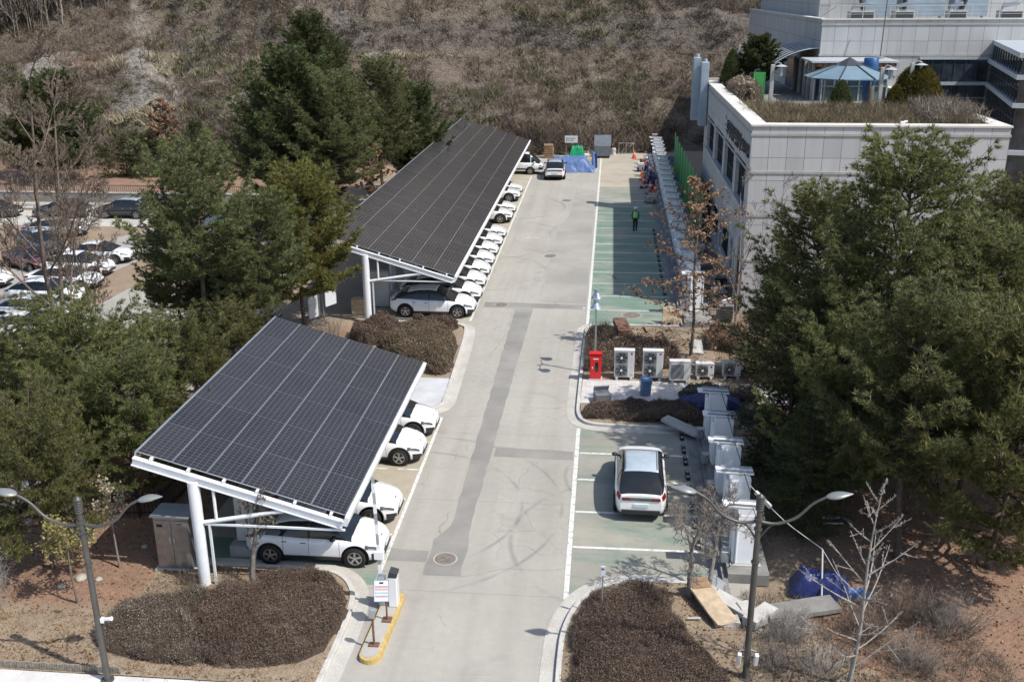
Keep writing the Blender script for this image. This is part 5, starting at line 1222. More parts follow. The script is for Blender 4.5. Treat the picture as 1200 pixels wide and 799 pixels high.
t = thing('card_reader', 'small grey box on a thin rusty post at the near end of the yellow island', 'post', (-6.5, 24.25, .163))
Geo().cyl((0, 0, 0), .035, 1.0, 8).build('post', M['rust'], t); Geo().box((0, 0, .02), (.3, .2, .04)).build('foot', M['rust'], t)
Geo().box((0, 0, 1.1), (.18, .14, .32), ry=.2).build('reader', M['galv'], t, bevel=.015)
t = thing('marker_post', 'thin grey post with a small white label near the right hand kerb', 'sign', (.15, 26.35, .1))
Geo().cyl((0, 0, 0), .022, 1.75, 8).build('post', M['galv'], t); Geo().box((0, -.02, 1.62), (.13, .03, .34)).build('plate', M['sign_white'], t, bevel=.006); Geo().box((0, -.038, 1.7), (.1, .006, .06)).build('print', M['sky_tarp'], t)
# stainless switch cabinet
t = thing('switch_cabinet', 'brushed steel two door electric cabinet beside the near carport column', 'cabinet', (-14.0, 28.15, .1))
Geo().bx(-.62, .58, -.4, .4, .06, 1.95).build('body', M['steel'], t, bevel=.012)
for s in (-1, 1):
    x0 = -.585 if s < 0 else .003; d = Geo().bx(x0 if s < 0 else -.012, (-.022 if s < 0 else .555), -.425, -.402, .12, 1.86).build('door', M['steel'], t, bevel=.005)
    Geo().bx(-.02 + s * .07 - .02, -.02 + s * .07 + .02, -.45, -.426, 1.05, 1.25).build('handle', M['frame_pale'], d)
Geo().box((-.02, 0, 2.0), (1.34, .96, .07), rx=-.03).build('roof_plate', M['galv'], t, bevel=.01)
Geo().bx(-.5, -.3, -.432, -.426, 1.62, 1.72).build('meter_window', M['black'], t); Geo().bx(.2, .38, -.432, -.426, 1.74, 1.77).build('label_strip', M['black'], t)
Geo().bx(-.72, .68, -.5, .5, -.06, .06).build('plinth', M['conc_pale'], t)
# inverter boards under the carports
t = thing('inverter_board', 'white inverter board standing behind the near carport column', 'cabinet', (-12.1, 29.3, 0))
Geo().bx(-.32, .32, -.12, .12, .45, 2.1).build('casing', M['ac_white'], t, bevel=.02); Geo().bx(-.5, .5, -.4, .4, 0, .4).build('plinth', M['conc'], t); Geo().tube([(.4, 0, .4), (.42, 0, 2.4)], .03, 6).build('conduit', M['galv'], t); Geo().bx(-.27, .27, -.135, -.122, .55, 2.0).build('door', M['ac_white'], t)
def wbox(name, lab, cat, x, y, w, d, h, mat, z=0.0):
    t = thing(name, lab, cat, (x, y, z)); Geo().bx(-w / 2, w / 2, -d / 2, d / 2, .1, h).build('casing', mat, t, bevel=.02)
    Geo().bx(-w / 2 + .04, w / 2 - .04, -d / 2 - .012, -d / 2, .18, h - .1).build('door', mat, t); Geo().bx(-w / 2 + .02, w / 2 - .02, -d / 2 + .03, d / 2 - .03, 0, .1).build('base', M['conc_dark'], t); return t
wbox('inverter_board', 'wide white electric cabinet behind the far carport column', 'cabinet', -13.7, 57.6, 1.2, .5, 2.3, M['ac_white'])
wbox('storage_box', 'low brown crate at the foot of the far carport column', 'box', -14.6, 56.0, .9, .7, 1.0, M['plywood'])
wbox('inverter_board', 'tall narrow white electric cabinet deep under the far carport', 'cabinet', -12.4, 60.2, .6, .5, 2.4, M['ac_white'])

# ---------------------------------------------------------------- right hand island: units, hydrant box, bins
t = thing('hydrant_cabinet', 'tall red fire equipment cabinet at the left end of the row of air units', 'cabinet', (-.38, 46.25, .13))
Geo().bx(-.28, .28, -.2, .2, .06, 1.3).build('body', M['red_cab'], t, bevel=.01); Geo().box((0, 0, 1.35), (.64, .5, .07), rx=-.1).build('roof', M['red_cab'], t, bevel=.01)
d = Geo().bx(-.25, .25, -.222, -.202, .1, 1.24).build('door', M['red_cab'], t); 
g = Geo(); P = capsule(0, .5, 0, .85, .085, 8); n = len(P); V = [(x, -.228, z) for x, z in P] + [(x, -.2225, z) for x, z in P]
g.add(V, [tuple(range(n))[::-1], tuple(range(n, 2 * n))] + [(i, (i + 1) % n, n + (i + 1) % n, n + i) for i in range(n)]); g.build('window', M['glass_dark'], d, loc=(.06, 0, 0))
Geo().bx(-.12, .14, -.227, -.2225, 1.08, 1.14).bx(-.17, -.13, -.24, -.2225, .6, .7).build('print', M['sign_white'], d); Geo().bx(-.33, .33, -.26, .26, 0, .06).build('base', M['conc_pale'], t)
def ac(name_lab, x, y, w, h, fans, back=False, rz=0, z=.13):
    t = thing('air_conditioner', name_lab, 'air unit', (x, y, z), rz, 'outdoor air units on the paving')
    d = .38; Geo().bx(-w / 2, w / 2, -d / 2, d / 2, .14, .14 + h).build('casing', M['ac_white'], t, bevel=.02)
    Geo().box((0, 0, .14 + h + .012), (w + .03, d + .03, .024)).build('top_cover', M['ac_white'], t, bevel=.006)
    for s in (-1, 1): Geo().bx(s * w * .36 - .06, s * w * .36 + .06, -.27, .27, 0, .138).build('foot', M['conc_pale'], t)
    if back: Geo().bx(-w / 2 + .06, w / 2 - .32, -d / 2 - .008, -d / 2 + .002, .26, h).build('grille', M['grille'], t); return t
    fh = (h - .08) / fans; fw = w * .62
    for k in range(fans):
        zc = .14 + .04 + fh * (k + .5); fx = -w / 2 + .05 + fw / 2; r = min(fw, fh) * .46
        gr = Geo().bx(fx - fw / 2, fx + fw / 2, -d / 2 - .012, -d / 2 + .002, zc - fh / 2 + .02, zc + fh / 2 - .02).build('fan_grille', M['grille'], t)
        g = Geo()
        for q in range(5):
            rr_ = r * (q + 1) / 5; pts = [(fx + rr_ * math.cos(a), -d / 2 - .02, zc + rr_ * math.sin(a)) for a in np.linspace(0, 2 * PI, 22)]; g.tube(pts, .006, 4, caps=False)
        for q in range(7): a = q * 2 * PI / 7; g.box((fx + r * .5 * math.cos(a), -d / 2 - .016, zc + r * .5 * math.sin(a)), (r * .85, .006, r * .28), ry=-a - .2)
        g.build('fan', M['frame_dark'], gr); Geo().tube([(fx, -d / 2 - .02, zc), (fx, -d / 2 - .035, zc)], r * .25, 14).build('hub', M['ac_white'], gr)
    Geo().tube([(w / 2 - .14, -d / 2 - .004, .14 + h - .14), (w / 2 - .14, -d / 2 + .004, .14 + h - .14)], .055, 14).build('badge', plain('dark red badge', (0.30, 0.02, 0.07), .4), t)
    Geo().bx(w / 2 - .2, w / 2 - .06, -d / 2 - .006, -d / 2 + .002, .26, .29).build('rating_mark', M['grille'], t)
    return t
ac('tall twin fan outdoor unit next to the red cabinet', 1.02, 46.35, .98, 1.38, 2)
ac('tall twin fan outdoor unit behind the blue litter bin', 2.42, 46.4, .98, 1.38, 2)
ac('outdoor unit with its plain louvred back turned to the camera', 3.72, 46.1, 1.0, .98, 1, back=True, rz=.05)
ac('small single fan outdoor unit near the bare tree trunk', 4.98, 46.7, .88, .68, 1)
ac('single fan outdoor unit at the right end of the row under the pine', 6.3, 46.9, .88, .72, 1, z=.13)
t = thing('pipe_rack', 'low metal rack behind the small outdoor units', 'rack', (5.6, 47.6, .1))
Geo().bx(-1.3, 1.6, -.2, .2, .42, .47).bx(-1.3, 1.6, -.2, -.16, .1, .14).build('rail', M['galv'], t)
for x in (-1.2, 0, 1.5): Geo().bx(x - .03, x + .03, -.2, .2, 0, .42).build('leg', M['galv'], t)
t = thing('litter_bin', 'round blue and wire litter bin on the pale paving', 'bin', (2.02, 44.3, .13))
Geo().tube([(0, 0, .04), (0, 0, .78)], [.2, .25], 18).build('liner', M['bin_blue'], t)
g = Geo()
for k in range(20): a = 2 * PI * k / 20; g.tube([(.24 * math.cos(a), .24 * math.sin(a), .02), (.29 * math.cos(a), .29 * math.sin(a), .82)], .012, 4)
for z, r in ((.03, .24), (.42, .265), (.82, .29)): g.tube([(r * math.cos(a), r * math.sin(a), z) for a in np.linspace(0, 2 * PI, 25)], .014, 5, caps=False)
g.build('wire_basket', M['galv'], t); Geo().tube([(0, 0, .8), (0, 0, .86)], [.27, .25], 18).build('lid', M['bin_blue'], t); Geo().cyl((0, -.05, .86), .14, .012, 14).build('opening', M['ac_white'], t)
t = thing('grit_box', 'grey plastic grit box with a lid left open at the paving corner', 'box', (-.02, 43.45, .13), .25)
Geo().bx(-.38, .38, -.3, .25, .02, .42).build('body', plain('grey plastic', (0.15, 0.16, 0.17), .6), t, bevel=.03)
Geo().box((.0, .2, .56), (.74, .06, .32), rx=.45).build('lid', plain('light grey plastic', (0.30, 0.33, 0.36), .5), t, bevel=.02)
# loose slabs, boards, pallets
def slabt(name, lab, cat, c, d, rz, mat, rx=0, ry=0, extra=None):
    t = thing(name, lab, cat, (c[0], c[1], 0), rz)
    o = Geo().box((0, 0, 0), d).build('slab', mat, t, bevel=.012); o.location = (0, 0, c[2]); o.rotation_euler = (rx, ry, 0)
    if extra: extra(t)
    return t
def one(name, lab, cat, c, d, rz, mat, rx=0, ry=0, rough=0.02):
    """a single loose slab with chipped, uneven edges"""
    bm = bmesh.new(); bmesh.ops.create_cube(bm, size=1.0)
    for v in bm.verts: v.co = (v.co.x * d[0], v.co.y * d[1], v.co.z * d[2])
    bmesh.ops.subdivide_edges(bm, edges=[e for e in bm.edges if e.calc_length() > .5], cuts=3, use_grid_fill=True)
    for v in bm.verts: v.co += Vector((rnd.uniform(-rough, rough), rnd.uniform(-rough, rough), rnd.uniform(-rough, rough) * .3))
    bmesh.ops.bevel(bm, geom=[e for e in bm.edges if e.calc_face_angle(0) > .8], offset=.01, segments=1, affect='EDGES', clamp_overlap=True)
    me = bpy.data.meshes.new(name); bm.to_mesh(me); bm.free(); me.materials.append(mat)
    o = link(name, me); o.location = c; o.rotation_euler = (rx, ry, rz); return tag(o, lab, cat)
one('plywood_board', 'tan plywood board leaning over a broken slab below the bare tree', 'board', (3.52, 26.95, .42), (.72, 2.0, .07), .42, M['plywood'], rx=.12)
one('plywood_offcut', 'reddish plywood offcut lying on the upper end of the tan board', 'board', (3.22, 27.75, .56), (.62, .5, .06), .3, M['wood'], rx=.1)
one('concrete_slab', 'long pale concrete slab lying diagonally beside the tan board', 'slab', (4.2, 27.05, .28), (.55, 2.1, .18), .78, M['conc_pale'], rough=.03)
one('concrete_slab', 'short square concrete block beneath the end of the tan board', 'slab', (3.9, 26.25, .2), (.75, .4, .22), .1, M['conc'], rough=.03)
one('concrete_slab', 'stubby pale concrete slab pointing away from the lamp post', 'slab', (4.95, 26.55, .27), (.5, 1.15, .3), -.75, M['conc_pale'], rough=.03)
one('concrete_slab', 'small pale broken block between the two long slabs', 'slab', (4.55, 26.9, .3), (.4, .45, .22), .3, M['conc_pale'], rough=.04)
one('concrete_slab', 'long grey ribbed slab pointing right towards the blue heap', 'slab', (6.25, 27.05, .26), (.75, 2.4, .16), -1.25, M['conc_dark'], rough=.02)
one('concrete_slab', 'grey slab propped at the corner of the upper bed beside the white cabinets', 'slab', (3.45, 40.35, .35), (1.75, .62, .12), -.55, M['conc'], ry=.18)
one('metal_sheet', 'blue grey metal sheet resting against the near end of the plinth', 'sheet', (3.72, 28.25, .2), (.8, .9, .03), .8, M['galv'], rx=.25)
one('drain_grate', 'dark drain grate lying below the grey metal sheet', 'grate', (3.95, 27.6, .16), (.6, .5, .05), .1, M['grille'])
one('white_stick', 'thin white stick on the soil left of the tan board', 'stick', (2.95, 26.35, .2), (.42, .06, .05), .1, M['conc_pale'], rough=.003)
one('timber_crate', 'weathered timber crate lying tilted at the edge of the upper bed', 'crate', (1.0, 53.6, .42), (.75, 1.7, .34), .18, M['rust'], rx=.12)
one('timber_plank', 'short pale plank beside the tilted timber crate', 'plank', (2.35, 54.0, .2), (.14, 1.0, .08), .15, M['wood'])
one('pale_slab', 'upright pale slab lying between the bare trunk and the reddish shrubs', 'slab', (4.98, 51.0, .25), (.55, 2.1, .1), -.02, M['conc_pale'])
one('plywood_sheet', 'tan plywood sheet propped at the end of the long green bays', 'board', (3.9, 55.6, .5), (1.1, .08, 1.0), 0, M['plywood'], rx=-.3)
one('small_sign', 'tiny white plate lying on the verge near the left hedge', 'plate', (-8.35, 24.2, .2), (.26, .06, .14), .1, M['sign_white'], rx=-.4, rough=.002)
# concrete duct cover channel on the left of the plinth
# blue tarpaulins
def tarp(name, lab, c, size, mat, seed, h=.5, n=46, droop=1.0, lump=1.0, rz=0, cat='tarpaulin'):
    """a rumpled sheet thrown over something: sharp folds, edges down to the ground"""
    rg = np.random.default_rng(seed); u = np.linspace(-1, 1, n); U, V = np.meshgrid(u, u, indexing='ij')
    rr = np.maximum(np.abs(U), np.abs(V)); base = h * (1 - sstep(.55, 1.0, rr)) * droop + h * .08
    z = base + lump * h * .9 * np.abs(fbm(U * 2 + seed, V * 2, 1.6, 4)) + .07 * np.abs(np.sin(U * 7 + 4 * fbm(U, V + seed, 1.2, 2) * 3))
    z *= (1 - sstep(.93, 1.0, rr) * .85)
    X = U * size[0] / 2 * (1 + .16 * fbm(U + seed, V, 2.5, 3)); Y = V * size[1] / 2 * (1 + .2 * fbm(U, V + seed, 2.5, 3))
    i, j = np.meshgrid(np.arange(n - 1), np.arange(n - 1), indexing='ij'); a = (i * n + j).ravel(); F = np.stack([a, a + n, a + n + 1, a + 1], 1)
    o = Geo().add(np.stack([X, Y, z], -1).reshape(-1, 3), F, 0, True).build(name, mat, None, c, rz)
    return tag(o, lab, cat)
tarp('blue_tarpaulin', 'crumpled dark blue tarpaulin on the ground beside the ropes, right foreground', (7.1, 28.35, .08), (1.9, 1.0), M['blue_tarp'], 3, .5, rz=-.1)
tarp('blue_tarpaulin', 'flat striped end of a blue tarpaulin trailing right of the crumpled heap', (8.1, 28.2, .09), (1.1, .5), M['sky_tarp'], 4, .12)
tarp('blue_tarpaulin', 'dark blue tarpaulin spread behind the farthest cabinet of the short row', (4.9, 43.2, .15), (3.2, 1.2), M['blue_tarp'], 5, .35, rz=.1)
tarp('blue_tarpaulin', 'small dark blue tarpaulin scrap under the pines beyond the short row', (6.5, 41.8, .1), (.8, .8), M['blue_tarp'], 6, .25)
tarp('blue_tarpaulin', 'big light blue tarpaulin draped over a long stack beside the far white SUV', (-4.2, 107.8, .0), (5.4, 3.6), M['sky_tarp'], 7, 1.15, 60, lump=.35)
tarp('blue_tarpaulin', 'dark blue tarpaulin on the left of the far end of the cabinet row', (4.2, 108.5, .02), (2.2, 1.6), M['blue_tarp'], 8, .4)
tarp('blue_tarpaulin', 'dark blue tarpaulin right of the far end of the cabinet row', (7.3, 112.0, .08), (2.0, 4.0), M['blue_tarp'], 9, .5)
tarp('blue_tarpaulin', 'dark blue tarpaulin lump beside the green fence', (7.3, 101.5, .08), (1.6, 3.4), M['blue_tarp'], 10, .6)
tarp('work_gear', 'heap of blue sacks and gear beside the orange cones at the long bays', (4.25, 100.2, .02), (1.2, 4.6), M['blue_tarp'], 12, .8, lump=1.2, cat='heap')
tarp('green_cover', 'round bright green cover behind the light blue tarpaulin', (-3.6, 114.6, .0), (2.0, 1.8), M['green_tarp'], 11, 1.3, lump=.3, cat='cover')
tarp('soil_heap', 'heap of dug brown soil beside the green fence', (7.0, 95.5, .05), (2.0, 5.0), M['bed_mid'], 13, .6, cat='soil heap')
tarp('soil_heap', 'heap of dug soil under the pines beside the short cabinet row', (6.6, 38.4, .05), (2.0, 3.4), M['bed_mid'], 14, .7, cat='soil heap')
# far end of the lot
t = thing('skip_container', 'grey metal waste container with an open lid at the end of the lot', 'container', (-.75, 116.4, 0))
Geo().bx(-.95, .95, -.7, .7, .25, 1.45).build('body', M['duct'].copy() if False else plain('slate steel', (.14, .16, .18), .5, .2, .2), t, bevel=.04)
Geo().box((0, .35, 1.95), (1.95, .1, 1.15), rx=-.35).build('lid', plain('slate lid', (.20, .22, .25), .5, .2, .15), t, bevel=.02)
for s in (-1, 1): Geo().bx(s * .75 - .08, s * .75 + .08, -.5, .5, 0, .25).build('wheel_frame', M['black'], t)
t = thing('goal_frame', 'small pale goal frame with a middle bar in front of the hillside', 'frame', (2.0, 118.9, 0))
Geo().tube([(-.85, 0, 0), (-.85, 0, 1.3), (.85, 0, 1.3), (.85, 0, 0)], .045, 6, smooth=False).tube([(0, 0, 0), (0, 0, 1.3)], .03, 6).tube([(-.85, 0, .08), (.85, 0, .08)], .03, 6).tube([(-.85, .7, 0), (-.85, 0, 1.3)], .03, 6).tube([(.85, .7, 0), (.85, 0, 1.3)], .03, 6).build('frame', M['frame_pale'], t)
t = thing('lot_sign', 'pale rectangular sign board standing before the hillside above the green cover', 'sign', (-4.4, 117.5, 0))
Geo().bx(-.75, .75, -.02, .02, 1.5, 2.3).build('board', M['sign_white'], t); Geo().bx(-.6, .5, -.028, -.021, 1.95, 2.05).bx(-.6, .3, -.028, -.021, 1.72, 1.8).build('print', M['grille'], t)
for s in (-1, 1): Geo().cyl((s * .6, .03, 0), .03, 2.2, 6).build('post', M['galv'], t)
t = thing('pallet_stack', 'stack of brown boards and sacks left of the green cover', 'stack', (-6.9, 115.8, 0))
for k in range(6): Geo().box((rnd.uniform(-.05, .05), 0, .14 + k * .26), (1.05, 1.0, .2), rz=rnd.uniform(-.08, .08)).build('board_layer', M['wood'], t, bevel=.01)
t = thing('material_stack', 'stack of rough boxes and rolls right of the light blue tarpaulin', 'stack', (-2.35, 109.0, 0))
Geo().box((0, 0, .35), (.9, .9, .7), rz=.2).build('box', M['litter'] if False else M['rock'], t, bevel=.05); Geo().box((.1, .1, .95), (.7, .7, .5), rz=.5).build('box', M['plywood'], t, bevel=.05)
Geo().box((-.05, 0, 1.4), (.6, .6, .35), rz=.1).build('sack', M['reflect'], t, bevel=.08); Geo().tube([(.75, -.2, .05), (.65, .3, 1.7)], .2, 10).build('roll', M['sky_tarp'], t); Geo().tube([(1.0, 0, .05), (.95, .2, 1.5)], .16, 10).build('roll', M['blue_tarp'], t)
t = thing('panel_stack', 'flat stack of pale panels behind the light blue tarpaulin', 'stack', (-2.9, 111.8, 0))
for k in range(4): Geo().box((rnd.uniform(-.1, .1), 0, .1 + k * .14), (2.4, 1.2, .1), rz=rnd.uniform(-.06, .06)).build('panel', M['car_white'], t, bevel=.01)
t = thing('white_drum', 'small pale drum in front of the hillside right of the waste container', 'drum', (.55, 118.6, 0)); Geo().cyl((0, 0, 0), .28, .7, 14).build('body', M['ac_white'], t); Geo().cyl((0, 0, .7), .25, .04, 14).build('lid', M['ac_white'], t)
c0 = None
for x, y, lab in ((2.9, 115.8, 'orange traffic cone by the goal frame at the end of the lot'), (4.5, 95.0, 'nearest orange traffic cone by the cabinet row, at the shadow edge'), (3.5, 104.0, 'orange traffic cone left of the blue gear heap'), (3.5, 99.2, 'orange traffic cone in front of the blue gear heap'), (4.6, 105.6, 'orange traffic cone behind the blue gear heap'), (4.05, 96.4, 'pair cone just behind the nearest orange cone')):
    if c0 is None:
        t = thing('traffic_cone', lab, 'traffic cone', group='orange traffic cones'); Geo().cyl((0, 0, .05), .22, .85, 14, r2=.04).build('cone', M['orange'], t); Geo().cyl((0, 0, .42), .146, .17, 14, r2=.11).build('reflective_band', M['reflect'], t)
        Geo().box((0, 0, .025), (.5, .5, .05)).build('base', M['orange'], t, bevel=.01); c0 = t
    else: t = copy_tree(c0, lab)
    t.location = (x, y, .012); t.scale = (1.1, 1.1, 1.1)
t = thing('hand_cart', 'low grey hand cart parked between the orange cones', 'cart', (3.75, 97.6, 0))
Geo().box((0, 0, .3), (1.3, .7, .05)).build('deck', M['galv'], t); Geo().tube([(.62, -.3, .3), (.75, -.3, 1.0), (.75, .3, 1.0), (.62, .3, .3)], .02, 6).build('handle', M['black'], t)
for sx in (-.5, .5):
    for sy in (-.25, .25): Geo().tube([(sx, sy - .03, .13), (sx, sy + .03, .13)], .13, 12).build('wheel', M['tyre'], t)
# green net fence
t = thing('net_fence', 'bright green net fence along the dug strip beside the granite building', 'fence', (7.2, 76, 0))
V = []; ys_ = np.linspace(0, 30, 31)
for q, z in enumerate((0.1, 2.0, 4.1)):
    for k, y in enumerate(ys_): V.append((-.0 - .012 * y + .12 * math.sin(k * 2.1 + q) * (1 if k % 3 else 0), y, z - (.12 * (k % 3 == 1) if q == 2 else 0)))
nk = len(ys_); F = [(q * nk + k, q * nk + k + 1, (q + 1) * nk + k + 1, (q + 1) * nk + k) for q in range(2) for k in range(nk - 1)]
Geo().add(V, F).build('netting', M['mesh_green'], t)
for k in range(0, 31, 3): Geo().cyl((-.012 * ys_[k], ys_[k], 0), .04, 4.25, 6).build('post', M['galv'], t)
t = thing('grey_pole', 'short grey post at the far right end of the lot before the shaded brush', 'post', (5.3, 119.5, 0)); Geo().bx(-.15, .15, -.15, .15, 0, 2.2).build('post', M['conc'], t, bevel=.02); Geo().bx(-.3, .3, -.2, .2, 2.2, 2.32).build('cap', M['conc'], t)
# gear at the foot of the building
for i, (x, y, lab) in enumerate(((7.0, 56.6, 'nearest wrapped condenser unit at the foot of the building corner'), (6.9, 59.3, 'wrapped condenser unit behind the nearest one at the building foot'), (7.2, 62.6, 'grey machine casing along the building foot, beyond the downpipes'))):
    t = thing('wall_unit', lab, 'air unit', (x, y, 0.05), .1 * i, 'units at the foot of the building')
    Geo().bx(-.45, .45, -.5, .5, .1, 1.0).build('casing', M['conc_dark'], t, bevel=.05); Geo().tube([(-.3, -.3, 1.0), (-.3, -.35, 1.3), (.5, -.3, 1.35), (.75, -.1, .9)], .13, 8).build('duct', M['galv'], t); Geo().bx(-.4, .4, -.52, -.5, .2, .9).build('louvre', M['frame_dark'], t)
# ropes between the pines at the dug corner
t = thing('guy_ropes', 'white rope tied between the pine and the blue heap', 'rope', (7.0, 28.6, 0))
Geo().tube(catmull([(-2.0, 2.0, 2.6), (-1.0, 1.0, 1.9), (0, .1, 1.5), (.1, 0, 1.45)], 4), .015, 5).tube([(.1, 0, 1.45), (.05, -.6, .5), (.0, -1.0, .15)], .03, 6).tube([(.1, 0, 1.45), (.5, -.5, .9), (1.6, -1.3, .1)], .012, 5).build('rope', M['conc_pale'], t)
Geo().box((-1.6, 1.6, 2.3), (.7, .1, .12), rz=-.7, ry=.5).build('sleeve', M['ac_white'], t)
t = thing('bent_pipe', 'bent metal exhaust pipe lying on the red soil right of the lamp head', 'pipe', (8.6, 32.8, .12)); Geo().tube([(-.6, .1, .1), (.1, .15, .15), (.3, 0, .15), (.35, -.4, .1)], .07, 8).build('pipe', M['galv'], t); Geo().tube([(-.6, -.25, .08), (.1, -.2, .08)], .04, 6).build('rod', M['galv'], t)
# iron fence behind the near carport, stakes on the verge, far wall
def fence_run(name, lab, x0, y0, x1, y1, h, step, z=.05, cat='fence', mat='black'):
    L = math.hypot(x1 - x0, y1 - y0); t = thing(name, lab, cat, (x0, y0, z), math.atan2(y1 - y0, x1 - x0))
    g = Geo()
    for k in range(int(L / step) + 1): g.bx(k * step - .012, k * step + .012, -.012, .012, .1, h)
    g.build('pickets', M[mat], t); Geo().bx(0, L, -.02, .02, h - .2, h - .16).bx(0, L, -.02, .02, .2, .24).build('rail', M[mat], t)
    for k in range(int(L / 2.4) + 1): Geo().bx(k * 2.4 - .035, k * 2.4 + .035, -.035, .035, 0, h + .05).build('post', M[mat], t)
    return t
fence_run('iron_fence', 'black iron picket fence across the red soil behind the steel cabinet', -24.0, 30.3, -16.0, 31.2, 1.1, .14)
fence_run('iron_fence', 'black iron picket fence running back along the near carport', -16.0, 31.2, -15.4, 46.0, 1.1, .14)
t = thing('stake_edging', 'row of short weathered stakes along the pavement edge, bottom left', 'edging', (-30, 22.42, .08))
g = Geo(); x = 0.0
while x < 16.6: g.box((x, rnd.uniform(-.01, .01), .11 + rnd.uniform(-.02, .02)), (.06, .05, .26), ry=rnd.uniform(-.06, .06)); x += .075
g.build('stakes', M['stake'], t); Geo().bx(0, 16.6, .03, .05, .1, .13).build('wire', M['galv'], t)
t = thing('retaining_wall', 'long low pale wall with a dark handrail beyond the left car park', 'wall', (-90, 87.2, 0))
Geo().bx(0, 66, 0, .4, 0, .9).build('wall', M['conc_dark'], t); Geo().bx(0, 66, -.05, .45, .9, .98).build('coping', M['conc'], t)
g = Geo()
for k in range(331): g.bx(k * .2 - .012, k * .2 + .012, .15, .18, .98, 1.6)
g.build('pickets', M['black'], t); Geo().bx(0, 66, .14, .19, 1.58, 1.64).build('handrail', M['pole_grey'], t)
t = thing('barrier_rail', 'low pale roadside barrier in front of the long wall', 'barrier', (-90, 83.6, 0)); Geo().bx(0, 64, 0, .15, .35, .62).build('rail', M['conc_pale'], t)
for k in range(22): Geo().bx(k * 3 - .06, k * 3 + .06, .02, .14, 0, .35).build('post', M['galv'], t)
t = thing('teal_booth', 'small teal booth half hidden behind the tall pine at the left', 'booth', (-36.6, 84.9, 0)); Geo().bx(-.6, .6, -.6, .6, 0, 2.6).build('walls', plain('teal sheet', (.10, .30, .30), .5, 0, .1), t, bevel=.03); Geo().bx(-.7, .7, -.7, .7, 2.6, 2.7).build('roof', M['frame_pale'], t); Geo().bx(-.35, .35, -.62, -.6, 1.1, 2.1).build('window', M['glass_dark'], t)
t = thing('road_sign_back', 'pair of white sign panels with red corners leaning behind the yellow green pine', 'sign', (-17.2, 50.5, 0)); 
o = Geo().box((0, 0, 0), (.05, .9, 1.5)).build('panel', M['sign_white'], t, loc=(1.2, 4.2, 1.7)); o.rotation_euler = (0, 0.0, -.5); o = Geo().box((0, 0, 0), (.05, .9, 1.3)).build('panel', M['sign_white'], t, loc=(.3, 3.8, .95)); o.rotation_euler = (0, 0, -.5)
Geo().cyl((.8, 4.0, 0), .04, 2.3, 6).build('post', M['galv'], t); Geo().box((1.22, 4.15, 2.4), (.06, .5, .2), rz=-.5).build('red_corner', M['red_cab'], t)
# stones on the verge
for i, (x, y, s_, lab) in enumerate(((-16.9, 26.9, .2, 'largest pale stone below the young yellow leaved tree'), (-17.3, 26.4, .15, 'small pale stone left of the largest stone'), (-16.3, 26.9, .13, 'pale stone right of the largest stone'), (-14.0, 25.8, .13, 'pale stone beside the left hedge'), (-15.7, 29.0, .12, 'pale stone on the red soil behind the young trees'))):
    bm = bmesh.new(); bmesh.ops.create_icosphere(bm, subdivisions=2, radius=s_)
    for v in bm.verts: v.co *= 1 + .35 * (float(fbm(np.array([v.co.x * 9 + i]), np.array([v.co.y * 9 + v.co.z * 5]), 1.0, 2)[0])); v.co.z *= .6
    me = bpy.data.meshes.new('stone'); bm.to_mesh(me); bm.free(); me.materials.append(M['rock']); o = link('stone', me); o.location = (x, y, .12 + s_ * .3); tag(o, lab, 'stone', 'stones on the verge')

